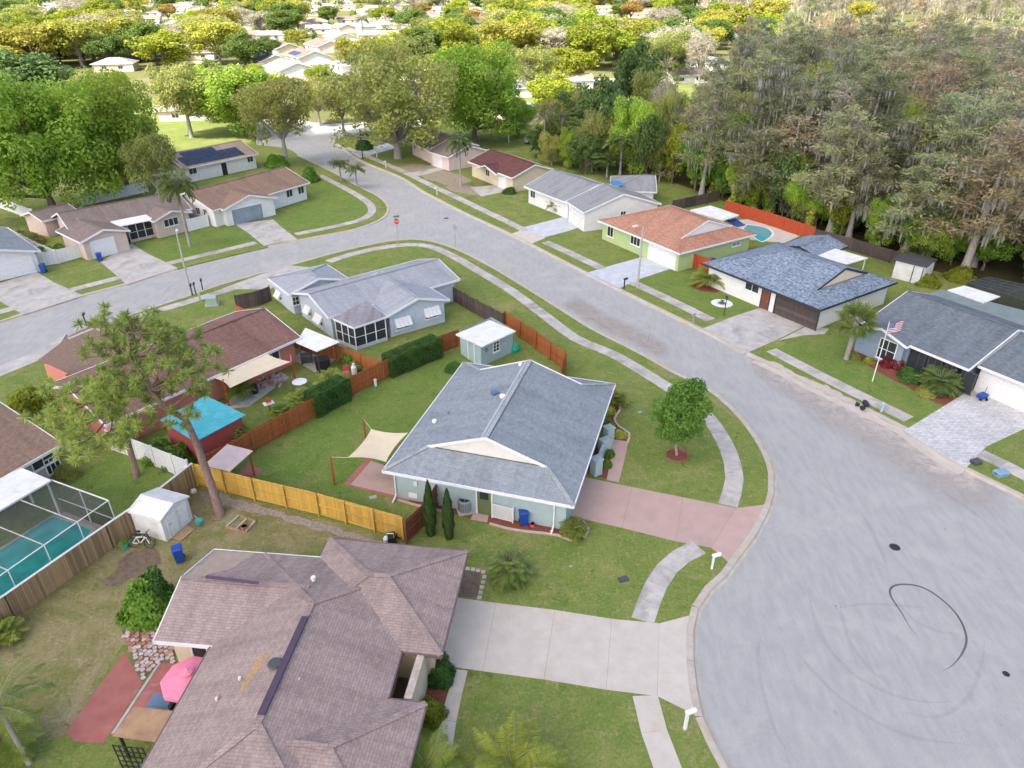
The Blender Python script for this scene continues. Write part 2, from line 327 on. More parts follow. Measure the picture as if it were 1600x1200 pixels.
def blob_crown(name, mat, seed, R_=5., zc=6.3, Rz=3.6, nb=46, nl=170, leaf=.26, br=(.2, .36), gap=.0, flat=.8, aspect=.6, inner=.45, upb=.35, lump=1.):
    rg = np.random.default_rng(seed); C = []; N = []; T = []; tips = []
    off = rg.normal(size=(3, 3)) * .9
    for i in range(nb):
        d = unit(rg.normal(size=3)); d[2] = d[2] * .75 + upb; d = unit(d)
        k = inner + (1 - inner) * rg.random() ** .6
        wob = 1 + .18 * math.sin(3 * d[0] + off[0, 0]) + .18 * math.sin(4 * d[1] + off[1, 1]) + .12 * math.sin(5 * d[2] + off[2, 2])
        c = np.array([d[0] * R_, d[1] * R_, d[2] * Rz]) * k * wob * .85; r = R_ * rg.uniform(*br)
        tips.append(Vector(c) + Vector((0, 0, zc)))
        n = int(nl * (r / (R_ * .28)) ** 2 * rg.uniform(.7, 1.25))
        dd = unit(rg.normal(size=(n, 3))); dd[:, 2] = dd[:, 2] * .8 + .18; dd = unit(dd)
        rr = r * (.45 + .6 * rg.random((n, 1)) ** .5)
        q = dd * rr; q[:, 2] *= flat
        C.append(q + c + [0, 0, zc]); N.append(unit(dd * .9 + rg.normal(size=(n, 3)) * .55 + [0, 0, .25]))
        T.append(np.c_[np.clip(rg.random() * lump + (1 - lump) * .5 + rg.normal(size=n) * .22, 0, 1), rg.random(n)])
    C = np.concatenate(C); N = np.concatenate(N); T = np.concatenate(T)
    if gap: k = rg.random(len(C)) > gap; C, N, T = C[k], N[k], T[k]
    t, b = leaf_axes(N, leaf * rg.uniform(.6, 1.35, len(C)), rg, aspect)
    return leaf_mesh(name, C, t, b, T, mat), tips
def limbs(tips, R_, zs, seed, r0=.32, nl=10, trunk_h=None, lean=(0, 0), n=7):
    rg = random.Random(seed); mb = MB(); h = trunk_h or zs
    top = Vector((lean[0], lean[1], h)); mid = top * .5 + Vector((rg.uniform(-.15, .15), rg.uniform(-.15, .15), 0))
    mb.tube([(0, 0, -.4), (0, 0, .15), mid, top], [r0 * 1.5, r0 * 1.15, r0 * .9, r0 * .7], n)
    pick = sorted(tips, key=lambda p: rg.random())[:nl]
    for p in pick:
        m = top.lerp(p, .5) + Vector((rg.uniform(-.5, .5), rg.uniform(-.5, .5), rg.uniform(-.2, .6)))
        mb.tube([top - Vector((0, 0, .3)), m, p], [r0 * .5, r0 * .28, r0 * .07], 5, cap=False)
        for k in range(2):
            q = p + Vector((rg.uniform(-1, 1), rg.uniform(-1, 1), rg.uniform(.1, .9))) * R_ * .22
            mb.tube([m, q], [r0 * .16, r0 * .04], 4, cap=False)
    return mb
PROTO = {}
def proto(kind, crown_me, trunk_me, hgt, rad, extra=None): PROTO.setdefault(kind, []).append((crown_me, trunk_me, hgt, rad, extra))
def make_kind(kind, mat, n, barkm, seed, **kw):
    lim = kw.pop('nlimb', 10); r0 = kw.pop('r0', .3); th = kw.pop('th', 3.0)
    for i in range(n):
        me, tips = blob_crown('crown_' + kind, mat, seed + i, **kw)
        co = np.empty(len(me.vertices) * 3); me.vertices.foreach_get('co', co); co = co.reshape(-1, 3)
        tr = limbs(tips, kw.get('R_', 5.), kw.get('zc', 6.3), seed + i, r0, lim, th).mesh('trunk_' + kind, barkm, smooth=True)
        proto(kind, me, tr, co[:, 2].max(), np.percentile(np.hypot(co[:, 0], co[:, 1]), 97))
make_kind('oak', L_oak, 3, bark, 10, nb=100, nl=300, leaf=.165, lump=1.1, zc=5.6, Rz=4.3, th=2.2, br=(.17, .3), upb=.2)
make_kind('oaklow', L_oak, 2, bark, 15, nb=130, nl=400, leaf=.135, lump=1.1, zc=4.9, Rz=4.9, th=1.6, br=(.15, .27), upb=.1)
make_kind('green', L_green, 3, bark, 20, nb=84, nl=180, leaf=.23, zc=5.6, Rz=4.2, th=2.2, br=(.17, .3), upb=.2)
make_kind('fgreen', L_fgreen, 3, bark, 25, nb=80, nl=170, leaf=.22, zc=5.6, Rz=4.2, th=2.2, br=(.17, .3), upb=.2)
make_kind('lime', L_lime, 3, bark, 30, nb=74, nl=140, leaf=.26, gap=.05, zc=5.8, Rz=4.0, th=2.4, br=(.17, .3), upb=.25)
make_kind('yellow', L_yellow, 3, bark_pale, 40, nb=74, nl=130, leaf=.26, gap=.08, zc=5.8, Rz=4.0, th=2.4, br=(.17, .3), upb=.25)
make_kind('rust', L_gold, 1, bark, 50, nb=64, nl=130, leaf=.25, br=(.17, .3))
make_kind('olive', L_olive, 3, bark_pale, 60, nb=84, nl=230, leaf=.16, gap=.06, br=(.14, .26), nlimb=20, inner=.35, zc=5.9, Rz=4.0, upb=.2)
make_kind('olivelow', L_olive, 2, bark_pale, 65, nb=135, nl=280, leaf=.13, gap=.04, br=(.13, .24), nlimb=26, inner=.35, zc=4.7, Rz=4.9, th=1.5, upb=.12)
make_kind('bare', L_bare, 2, bark_pale, 70, nb=70, nl=110, leaf=.4, aspect=.1, br=(.18, .3), nlimb=30, inner=.3)
make_kind('dark', L_dark, 2, bark, 80, nb=72, nl=180, leaf=.23, Rz=4.8, zc=5.2, th=1.6, r0=.22, br=(.16, .28), upb=.1)
make_kind('young', L_young, 1, bark_pale, 90, R_=2.4, zc=3.6, Rz=3.0, nb=90, nl=260, leaf=.10, br=(.2, .34), r0=.1, th=1.6, inner=.3, upb=.2)
def place(kind, name, label, cat, loc, hgt, rad, group=None, idx=None, rz=None, names=('trunk', 'crown')):
    pr = PROTO[kind]; cme, tme, h0, r0, ex = pr[(rnd.randrange(len(pr)) if idx is None else idx % len(pr))]
    t = thing(name, label, cat, loc, group); t.rotation_euler.z = rnd.uniform(0, 6.28) if rz is None else rz
    sx, sz = rad / r0, hgt / h0; t.scale = (sx, sx, sz)
    for nm, me in ((names[0], tme), (names[1], cme)):
        if me is None: continue
        o = bpy.data.objects.new(nm, me); COL.objects.link(o); o.parent = t
    if ex:
        for nm, me in ex: o = bpy.data.objects.new(nm, me); COL.objects.link(o); o.parent = t; o['kind'] = 'stuff'
    return t
# ---- cypress of the wet wood: tall trunk, tiers of twig sprays, hanging moss
def cypress(seed, mat, H=20., moss=1.0, dens=1.0):
    rg = np.random.default_rng(seed); rr = random.Random(seed)
    C = []; T_ = []; B_ = []; K = []; MC = []; MT = []; MB_ = []; MK = []
    tr = MB(); lean = (rr.uniform(-.8, .8), rr.uniform(-.8, .8))
    ax = lambda z: Vector((lean[0] * (z / H) ** 1.5, lean[1] * (z / H) ** 1.5, z))
    tr.tube([(0, 0, -.5), (0, 0, .3), ax(2), ax(H * .4), ax(H * .75), ax(H)], [.62, .5, .34, .26, .15, .03], 8)
    nb = 34
    for i in range(nb):
        f = i / nb; z = H * (.3 + .68 * f) + rr.uniform(-.6, .6); L = (1 - f) ** .45 * rr.uniform(1.6, 4.2) + .7; a = i * 2.4 + rr.uniform(-.5, .5)
        p0 = ax(z); d = Vector((math.cos(a), math.sin(a), rr.uniform(.0, .35))); p1 = p0 + d * L; pm = p0.lerp(p1, .5) + Vector((0, 0, .25))
        tr.tube([p0, pm, p1], [.085, .05, .012], 4, cap=False)
        for q in range(4):
            s = rr.uniform(.3, 1); b0 = p0.lerp(p1, s); e = b0 + Vector((rr.uniform(-1, 1), rr.uniform(-1, 1), rr.uniform(.0, .7))) * 1.1
            tr.tube([b0, e], [.03, .008], 3, cap=False)
        n = int(170 * L / 3 * dens)
        s = rg.uniform(.2, 1.08, n); base = np.array([p0.lerp(p1, x)[:] for x in s]) + rg.normal(size=(n, 3)) * [.6, .6, .5] * (.55 + .45 * (1 - f))
        dr = unit(np.array([[d.x, d.y, .15]]) + rg.normal(size=(n, 3)) * .95 + [0, 0, .25]); up = unit(rg.normal(size=(n, 3)) + [0, 0, .8])
        sz = rg.uniform(.12, .36, n); tt = dr * sz[:, None]; bb = unit(np.cross(dr, up)) * (sz * .26)[:, None]
        C.append(base); T_.append(tt); B_.append(bb); tb = rg.random(); K.append(np.c_[np.clip(tb + rg.normal(size=n) * .2, 0, 1), rg.random(n)])
        n = int(20 * L / 3 * moss * rr.uniform(.2, 1.7))
        if n:
            s = rg.uniform(.25, 1, n); base = np.array([p0.lerp(p1, x)[:] for x in s]) + rg.normal(size=(n, 3)) * [.22, .22, .05]
            ln = rg.uniform(.25, 1.15, n) * (1.25 - f * .5); base[:, 2] -= ln
            tt = np.c_[rg.normal(size=n) * .04, rg.normal(size=n) * .04, ln]; an = rg.random(n) * 6.28
            bb = np.c_[np.cos(an), np.sin(an), np.zeros(n)] * rg.uniform(.05, .13, n)[:, None]
            MC.append(base); MT.append(tt); MB_.append(bb); MK.append(np.c_[rg.random(n), rg.random(n)])
    cat = np.concatenate
    cme = leaf_mesh('crown_cypress', cat(C), cat(T_), cat(B_), cat(K), mat)
    mme = leaf_mesh('moss_cypress', cat(MC), cat(MT), cat(MB_), cat(MK), L_moss)
    return cme, tr.mesh('trunk_cypress', bark_pale, smooth=True), mme
for i in range(7):
    m_ = [L_cyp, L_cyp, L_rust, L_cyp, L_cyp, L_cyp, L_rust][i]
    c_, t_, s_ = cypress(100 + i, m_, moss=[1.4, .8, .5, 1.8, .7, .3, 1.0][i], dens=[1.2, 1.6, 1.3, 1.1, 1.7, 1.4, 1.0][i]); proto('cypress', c_, t_, 20.5, 4.0, [('moss', s_)])
c_, t_, s_ = cypress(120, L_bare, moss=.5, dens=.9); proto('snag', c_, t_, 20.5, 4.0, [('moss', s_)])
# ---- palms
def frond(rg, L, az, elev, droop, nl, lw, ll, C, T, B, K, base=(0, 0, 0), tw=.6, fold=.5):
    d = np.array([math.cos(az), math.sin(az), 0]); side = np.array([-d[1], d[0], 0]); pts = []
    for k in range(nl + 1):
        s = k / nl; a = elev - droop * s * s
        pts.append((d * math.cos(a) + np.array([0, 0, 1.]) * math.sin(a)) * L / nl)
    path = np.cumsum(np.array(pts), 0) + np.array(base); tb = rg.random()
    for k in range(max(1, nl // 6), nl + 1):
        s = k / nl; l = ll * math.sin(math.pi * min(1, (.12 + .86 * s))) ** .6 * rg.uniform(.85, 1.1)
        fw = unit(pts[k][None])[0]
        for sg in (-1, 1):
            dr = unit((side * sg * 1. + fw * tw + np.array([0, 0, -fold * rg.uniform(.5, 1.3)]))[None])[0]
            C.append(path[k] + dr * l * .5); T.append(dr * l * .5); B.append(unit(np.cross(dr, side * sg * .3 + np.array([0, 0, 1.]))[None])[0] * lw)
            K.append((np.clip(tb + rg.normal() * .2, 0, 1), rg.random()))
    return path
def feather_palm(seed, mat, nf=22, L=2.4, nl=16, lw=.035, ll=.75, trunk=0., r=.16, er=(-.35, 1.25), droop=(.9, 1.6), trunkm=None, multi=1, spread=0.):
    rg = np.random.default_rng(seed); C, T, B, K = [], [], [], []; tr = MB()
    for m_ in range(multi):
        bx_ = rg.normal(size=2) * spread
        top = Vector((bx_[0], bx_[1], trunk))
        if trunk > 0: tr.tube([(bx_[0] * .6, bx_[1] * .6, -.3), (bx_[0] * .8, bx_[1] * .8, trunk * .3), top, top + Vector((0, 0, .35))], [r * 1.25, r, r * .85, r * .6], 9)
        for i in range(nf // multi):
            f = (i + .5) / (nf // multi); az = i * 2.4 + rg.uniform(-.3, .3); el = er[1] + (er[0] - er[1]) * f + rg.uniform(-.12, .12)
            pa = frond(rg, L * rg.uniform(.8, 1.1), az, el, rg.uniform(*droop), nl, lw, ll, C, T, B, K, base=top + Vector((0, 0, .2)))
            tr.tube([top] + [Vector(pa[k]) for k in (0, nl // 3, 2 * nl // 3, nl)], [.03, .026, .018, .012, .005], 3, cap=False)
    C, T, B, K = map(np.array, (C, T, B, K))
    return leaf_mesh('fronds', C, T, B, K, mat), tr.mesh('palm_trunk', trunkm or bark_pale, smooth=True)
def fan_palm(seed, mat, trunk=4.2, nf=34, r=.22, L=1.5):
    rg = np.random.default_rng(seed); C, T, B, K = [], [], [], []; tr = MB()
    tr.tube([(0, 0, -.3), (0, 0, .3), (.05, 0, trunk * .6), (.05, .05, trunk), (.05, .05, trunk + .5)], [r * 1.2, r, r * .95, r * 1.15, r * .5], 10)
    for i in range(nf):
        f = (i + .5) / nf; az = i * 2.4; el = 1.35 - 2.1 * f + rg.uniform(-.15, .15); d = np.array([math.cos(az) * math.cos(el), math.sin(az) * math.cos(el), math.sin(el)])
        st = np.array([.05, .05, trunk + .2]); hub = st + d * L * .75; tr.tube([st, Vector(hub)], [.02, .012], 3, cap=False)
        side = unit(np.cross(d, [0, 0, 1.])[None])[0]; nrm = np.cross(side, d); tb = rg.random()
        for k in range(17):
            a = (k - 8) / 8 * 1.9; l = L * .75 * (1 - .25 * abs(a) / 1.9) * rg.uniform(.85, 1.1)
            dr = unit((d * math.cos(a) + side * math.sin(a) + np.array([0, 0, -.35 - .2 * abs(a)]))[None])[0]
            C.append(hub + dr * l * .5); T.append(dr * l * .5); B.append(unit(np.cross(dr, nrm)[None])[0] * .075); K.append((np.clip(tb + rg.normal() * .15, 0, 1), rg.random()))
    C, T, B, K = map(np.array, (C, T, B, K))
    return leaf_mesh('fan_fronds', C, T, B, K, mat), tr.mesh('fan_trunk', bark_pale, smooth=True)
c_, t_ = feather_palm(1, L_palm, 30, 2.7, 20, .075, .9, 6.5, .17, droop=(1.2, 2.1)); proto('queen', c_, t_, 8.6, 2.3)
c_, t_ = feather_palm(2, L_palm, 28, 2.6, 20, .075, .85, 5.5, .16, droop=(1.0, 1.8)); proto('queen', c_, t_, 7.6, 2.3)
c_, t_ = feather_palm(3, L_palm, 110, 1.25, 26, .02, .40, .55, .10, er=(-.5, 1.35), droop=(.8, 1.6)); proto('pygmy', c_, t_, 1.75, 1.15)
c_, t_ = feather_palm(4, L_palmy, 52, 2.5, 40, .022, .7, .9, .10, er=(.1, 1.35), droop=(.9, 1.7), multi=4, spread=.28); proto('areca', c_, t_, 3.0, 2.0)
c_, t_ = feather_palm(5, L_palmy, 54, 1.0, 14, .034, .38, .12, .05, er=(.15, 1.4), droop=(.7, 1.5), multi=3, spread=.1); proto('croton', c_, t_, 1.2, .8)
c_, t_ = feather_palm(6, L_palm, 20, 2.9, 44, .022, .7, 4.8, .15, droop=(1.0, 1.7)); proto('coco', c_, t_, 6.4, 2.4)
c_, t_ = fan_palm(7, L_palm); proto('sabal', c_, t_, 6.4, 2.2)
# ---- shrubs: dense small-leaved mounds; hedges: leafy boxes
def mound(seed, mat, leaf=.06, n=3200, flat=.8):
    rg = np.random.default_rng(seed); d = unit(rg.normal(size=(n, 3))); d[:, 2] = np.abs(d[:, 2])
    w = 1 + .1 * np.sin(5 * d[:, 0] + seed) + .1 * np.sin(6 * d[:, 1]) + .08 * np.sin(9 * d[:, 2])
    q = d * (.78 + .25 * rg.random((n, 1))) * w[:, None]; q[:, 2] = q[:, 2] * 1.0
    N = unit(d + rg.normal(size=(n, 3)) * .6); t, b = leaf_axes(N, leaf * rg.uniform(.6, 1.4, n), rg)
    tint = np.c_[np.clip(.5 + .35 * np.sin(4 * q[:, 0] + seed) * np.sin(4 * q[:, 1]) + rg.normal(size=n) * .2, 0, 1), rg.random(n)]
    st = MB()
    for k in range(5):
        a = k * 1.26; st.tube([(0, 0, -.1), (math.cos(a) * .3, math.sin(a) * .3, .5), (math.cos(a) * .5, math.sin(a) * .5, .75)], [.04, .03, .01], 4)
    return leaf_mesh('foliage', q, t, b, tint, mat), st.mesh('stems', bark)
for kind, m_, lf, n_ in (('shrub', L_hedge, .075, 3600), ('shrub_lime', L_lime, .08, 3000), ('shrub_olive', L_olive, .08, 2800), ('shrub_green', L_green, .09, 2800), ('croton_red', L_redp, .12, 700), ('shrub_yellow', L_vine, .12, 1300)):
    c_, t_ = mound(hash(kind) % 97 if False else len(kind) * 7, m_, lf, n_); proto(kind, c_, t_, 1.08, 1.0)
def plant(kind, name, label, cat, u, v, rad, hgt, group=None, z=0.0, rz=None):
    return place(kind, name, label, cat, G(u, v, z), hgt, rad, group, rz=rz, names=('stem', 'foliage') if 'shrub' in kind or 'croton' in kind else ('trunk', 'fronds'))
def hedge(name, label, a, b, w, h, seed, mat=None, group=None, n=14000, leaf=.055):
    a, b = Vector(a), Vector(b); mid = (a + b) / 2; L = (b - a).length; t = thing(name, label, 'hedge', mid, group)
    t.rotation_euler.z = math.atan2(b.y - a.y, b.x - a.x); rg = np.random.default_rng(seed)
    A = np.array([L * h, L * h, L * w, w * h, w * h]); f = rg.choice(5, n, p=A / A.sum()); q = rg.uniform(-1, 1, (n, 3)); q[:, 2] = rg.random(n)
    N = np.zeros((n, 3))
    for k, (ax, sg) in enumerate(((1, -1), (1, 1), (2, 1), (0, -1), (0, 1))):
        m_ = f == k; q[m_, ax] = sg if ax < 2 else 1; N[m_, ax] = sg
    q = q * [L / 2, w / 2, h]; wob = np.sin(q[:, 0] * 2.3 + seed) * .05 + np.sin(q[:, 0] * 5.1 + q[:, 2] * 4) * .04 + np.sin(q[:, 2] * 6 + q[:, 1] * 5) * .03
    q += N * (wob[:, None] - rg.random((n, 1)) ** 2 * .16); q[:, 2] = np.clip(q[:, 2], .02, None)
    ctr = np.abs(q / [L / 2, w / 2, h]); edge = (ctr > .93).sum(1) >= 2; q[edge] *= [.985, .95, .97]
    N = unit(N + rg.normal(size=(n, 3)) * .6); tt, bb = leaf_axes(N, leaf * rg.uniform(.6, 1.4, n), rg)
    me = leaf_mesh('foliage', q, tt, bb, np.c_[np.clip(.5 + wob * 5 + rg.normal(size=n) * .2, 0, 1), rg.random(n)], mat or L_hedge)
    o = bpy.data.objects.new('foliage', me); COL.objects.link(o); o.parent = t
    core = MB().box((0, 0, 0), (L - .34, w - .34, h - .2)); o = bpy.data.objects.new('inner_branches', core.mesh('inner_branches', hedge_shade)); COL.objects.link(o); o.parent = t  # solid near-black core: the hedge's inner shade is put in as colour
    return t
hedge_shade = surf('twig_shade', (.03, .035, .015), (.02, .02, .01), 8, 1, 0)
def spire(name, label, u, v, h, r, seed, group):
    g = G(u, v); t = thing(name, label, 'cypress tree', g, group); rg = np.random.default_rng(seed); n = 5200
    z = rg.random(n) ** .9 * h; prof = r * np.sin(np.pi * np.clip(.14 + .86 * (z / h), 0, 1)) ** .8 * (1 - .25 * z / h); a = rg.random(n) * 6.28
    rad = prof * (.75 + .32 * rg.random(n)) * (1 + .12 * np.sin(z * 7 + a * 2))
    C = np.c_[np.cos(a) * rad, np.sin(a) * rad, z]; d = unit(np.c_[np.cos(a) * .35, np.sin(a) * .35, np.ones(n)] + rg.normal(size=(n, 3)) * .2)
    sz = rg.uniform(.05, .13, n); B = unit(np.cross(d, np.c_[np.cos(a), np.sin(a), np.zeros(n)])) * (sz * .35)[:, None]
    me = leaf_mesh('crown', C, d * sz[:, None], B, np.c_[rg.random(n), rg.random(n)], L_dark); o = bpy.data.objects.new('crown', me); COL.objects.link(o); o.parent = t
    MB().tube([g - Vector((0, 0, .2)), g + Vector((0, 0, h * .5)), g + Vector((0, 0, h * .9))], [.09, .07, .02], 7).build('trunk', bark, t)
    return t
# ------------------------------------------------------------------ ground, roads, pavements
def g2(pts, z=0): return [G(u, v, z) for u, v in pts]
def smooth(pts, step=1.2):
    """Catmull-Rom through ground points, resampled"""
    pts = [Vector((p[0], p[1], 0)) for p in pts]; q = [pts[0] * 2 - pts[1]] + pts + [pts[-1] * 2 - pts[-2]]; out = []
    for i in range(1, len(q) - 2):
        n = max(1, int((q[i + 1] - q[i]).length / step))
        for k in range(n):
            t = k / n; a, b, c, d = q[i - 1:i + 3]
            out.append(.5 * ((2 * b) + (c - a) * t + (2 * a - 5 * b + 4 * c - d) * t * t + (3 * b - a - 3 * c + d) * t ** 3))
    out.append(pts[-1]); return out
def offset(line, d):
    out = []
    for i, p in enumerate(line):
        t = (line[min(i + 1, len(line) - 1)] - line[max(i - 1, 0)]).normalized(); out.append(p + Vector((-t.y, t.x, 0)) * d)
    return out
def sheet(name, pts, z, mat, kind='structure', skirt=0, label=None):
    mb = MB(); top = [Vector((p[0], p[1], z)) for p in pts]
    for t in geometry.tessellate_polygon([top]):
        q = [top[i] for i in t]
        if (q[1] - q[0]).cross(q[2] - q[0]).z < 0: q.reverse()
        mb.poly(q)
    if skirt:
        for i in range(len(top)):
            a, b = top[i], top[(i + 1) % len(top)]; d = Vector((0, 0, skirt)); mb.poly([a - d, b - d, b, a])
    return tag(mb.build(name, mat), label, kind=kind)
ZR = -.12
ground = tag(MB().poly([(-2500, -150, -.135), (2500, -150, -.135), (2500, 4500, -.135), (-2500, 4500, -.135)]).build('ground', wild), kind='structure')
EN = smooth(g2([(-420, 742), (-200, 654), (0, 576), (105, 529), (197, 493), (295, 461), (350, 442), (448, 415), (524, 394), (589, 379), (620, 374.5), (645, 373), (668, 375), (696, 382), (724, 393),
     (758, 410), (800, 434), (882, 485), (925, 512), (962, 531), (1002, 551), (1057, 582), (1107, 606), (1145, 637), (1174, 670), (1197, 707), (1208, 740), (1208, 769), (1197, 804), (1180, 836),
     (1156, 868), (1133, 900), (1110, 920), (1090, 950), (1082, 987), (1083, 1033), (1088, 1077), (1097, 1120), (1117, 1163), (1137, 1200), (1190, 1270), (1270, 1340), (1400, 1420)]))
EF = smooth(g2([(521, 221), (560, 249), (625, 277), (662, 300), (730, 335), (780, 358), (825, 380), (910, 424), (962, 450), (1050, 493), (1092, 513), (1160, 549), (1184, 560), (1222, 577), (1270, 601), (1335, 632), (1377, 651),
     (1414, 670), (1462, 706), (1510, 734), (1560, 758), (1640, 800), (1720, 860), (1790, 950), (1800, 1060)]))
EL = smooth(g2([(400, 226), (448, 232), (466, 242), (520, 268), (560, 290), (590, 305), (606, 319), (607, 332), (596, 343), (570, 354), (540, 362), (480, 373), (400, 390), (277, 420), (197, 444), (125, 463), (36, 491), (0, 503), (-200, 570), (-420, 645)]))
XS = g2([(400, 171), (425, 180), (507, 193), (555, 191), (660, 186)]); XL = g2([(660, 198), (575, 205), (540, 211)])
sheet('road', EN + g2([(1500, 1500), (1900, 1400), (1800, 1150)]) + list(reversed(EF)) + list(reversed(XL)) + list(reversed(XS)) + EL, ZR, asphalt)
sheet('lawn', EN + g2([(1300, 1700), (-500, 1700), (-700, 1000)]), 0, lawn, skirt=.16)
sheet('lawn', EF + g2([(1800, 1300), (2600, 1000), (2600, 300), (1500, 110), (1000, 130), (700, 170)]) + XL, 0, lawn, skirt=.16)
sheet('lawn', EL + g2([(-700, 620), (-900, 250), (0, 150), (380, 165)]), 0, lawn, skirt=.16)
# yards whose turf differs; each runs up to the paths, fences and walls round it
for pts, m_ in ((((100, 748), (190, 706), (275, 742), (309, 757), (205, 820), (165, 790), (110, 760)), lawn_lush), (((300, 762), (420, 788), (634, 848), (520, 850), (440, 872), (340, 866), (262, 960), (190, 1010), (100, 1150), (-60, 1180), (-60, 1020), (25, 967), (179, 855), (250, 805)), lawn_dry),
                (((330, 745), (397, 706), (492, 653), (600, 594), (716, 545), (740, 575), (690, 650), (640, 720), (600, 780), (634, 840), (500, 800), (400, 778)), lawn_lush), (((430, 343), (478, 285), (500, 274), (555, 303), (580, 322), (575, 338), (540, 350), (462, 366)), lawn_lush),
                (((268, 410), (400, 379), (366, 350), (330, 345), (290, 358), (206, 381), (232, 397)), lawn_lush), (((1205, 547), (1256, 524), (1296, 514), (1360, 540), (1420, 590), (1500, 616), (1428, 660), (1377, 634)), lawn_lush), (((985, 441), (1057, 417), (1090, 420), (1130, 460), (1190, 480), (1147, 494), (1110, 500), (1050, 470)), lawn_lush)):
    sheet('yard_turf', g2(pts), .004, m_)
def walk(name, line, w, plen, mat, z=.022, gap=.014, jit=.006, label=None):
    """a pavement of single slabs along a ground line"""
    root = thing(name, label, None, (line[0].x, line[0].y, 0), kind='structure'); pos = [0]
    for a, b in zip(line, line[1:]): pos.append(pos[-1] + (b - a).length)
    def at(s):
        s = min(max(s, 0), pos[-1] - 1e-4); i = max(k for k in range(len(pos)) if pos[k] <= s); i = min(i, len(line) - 2)
        return line[i].lerp(line[i + 1], (s - pos[i]) / max(pos[i + 1] - pos[i], 1e-6)), (line[i + 1] - line[i]).normalized()
    n = max(1, round(pos[-1] / plen))
    for k in range(n):
        s0, s1 = pos[-1] * k / n + gap / 2, pos[-1] * (k + 1) / n - gap / 2
        a, ta = at(s0); b, tb = at(s1); na, nb = Vector((-ta.y, ta.x, 0)) * w / 2, Vector((-tb.y, tb.x, 0)) * w / 2
        MB().prism([a - na, b - nb, b + nb, a + na], -.1, z + rnd.uniform(-jit, jit)).build('slab', mat, root)
    return root
def pieces(name, quads, mat, z=.016, part='slab', label=None, gap=.012):
    """a paved area cut into slabs: each quad is given by its corners"""
    root = thing(name, label, None, G(*quads[0][0]), kind='structure')
    for q in quads:
        p = g2(q); c = sum(p, Vector()) / len(p); p = [x + (c - x).normalized() * gap for x in p]
        MB().prism(p, -.1, z + rnd.uniform(-.003, .003)).build(part, mat, root)
    return root
walk('sidewalk', smooth(g2([(513, 409), (540, 400), (575, 391), (617, 384), (648, 382), (676, 386), (713, 403), (752, 426), (800, 455), (850, 492), (900, 529), (955, 552), (999, 577), (1045, 606), (1085, 632), (1113, 660), (1133, 693), (1145, 725), (1148, 752), (1137, 790)])), 1.25, 1.6, sidewalk_m)
walk('sidewalk', smooth(g2([(1092, 855), (1066, 868), (1045, 884), (1025, 914), (1013, 943), (1004, 970)])), 1.25, 1.5, sidewalk_m)
walk('sidewalk', smooth(g2([(1008, 1087), (1017, 1127), (1030, 1167), (1047, 1210), (1080, 1270)])), 1.25, 1.8, concrete)
walk('sidewalk', smooth(g2([(541, 231), (612, 260), (675, 290), (740, 321), (800, 350), (822, 361)])), 1.3, 1.8, sidewalk_m)
walk('sidewalk', smooth(g2([(852, 378), (875, 388), (942, 420)])), 1.3, 1.8, sidewalk_m)
walk('sidewalk', smooth(g2([(988, 441), (1050, 470), (1110, 500)])), 1.3, 1.8, sidewalk_m)
walk('sidewalk', smooth(g2([(1205, 547), (1290, 591), (1377, 634), (1420, 655)])), 1.3, 1.8, sidewalk_m)
walk('sidewalk', smooth(g2([(1531, 708), (1600, 742), (1680, 790)])), 1.3, 1.8, sidewalk_m)
walk('sidewalk', smooth(g2([(462, 366), (540, 350), (575, 338), (580, 322), (555, 303), (500, 274)])), 1.2, 1.8, sidewalk_m)
walk('sidewalk', g2([(400, 379), (262, 412)]), 1.2, 1.8, sidewalk_m); walk('sidewalk', g2([(185, 434), (107, 454)]), 1.2, 1.8, sidewalk_m); walk('sidewalk', g2([(27, 480), (-150, 528)]), 1.2, 1.8, sidewalk_m)
walk('sidewalk', g2([(150, 515), (200, 499), (300, 470), (375, 447)]), 1.2, 1.8, sidewalk_m)
# kerbs in cast sections
def kerb(line, a, b, sec=3.0, side=1, part='kerb_section', prof=None, mat=None, name='kerb'):
    root = thing(name, None, None, (line[0].x, line[0].y, 0), kind='structure')
    prof = prof or [(-.26, ZR + .004), (-.09, ZR + .02), (-.03, .026), (.10, .036), (.34, .03), (.36, -.1)]
    k = a
    while k < b:
        e, L = k, 0
        while e < b and L < sec: L += (line[min(e + 1, b)] - line[e]).length; e += 1
        seg = line[k:e + 1]
        if len(seg) < 2: break
        if e < b: seg = seg[:-1] + [seg[-1].lerp(seg[-2], .012)]
        mb = MB(); rows = [[(lambda q: (q.x, q.y, z))(o) for o in offset(seg, side * d)] for d, z in prof]
        for r0, r1 in zip(rows, rows[1:]):
            for i in range(len(seg) - 1): mb.poly([r0[i], r0[i + 1], r1[i + 1], r1[i]])
        for i in (0, -1): mb.poly([r_[i] for r_ in rows])
        mb.build(part, mat or curb_m, root); k = e
    return root
def near_i(line, u, v):
    g = G(u, v); return min(range(len(line)), key=lambda i: (line[i] - g).length)
kerb(EN, near_i(EN, 105, 529), len(EN) - 1, side=-1); kerb(EF, 0, near_i(EF, 1184, 560), side=1); kerb(EF, near_i(EF, 1510, 734), len(EF) - 6, side=1)
kerb(EL, near_i(EL, 466, 242), near_i(EL, 412, 387), side=-1); kerb(EL, near_i(EL, 277, 420), len(EL) - 10, side=-1)
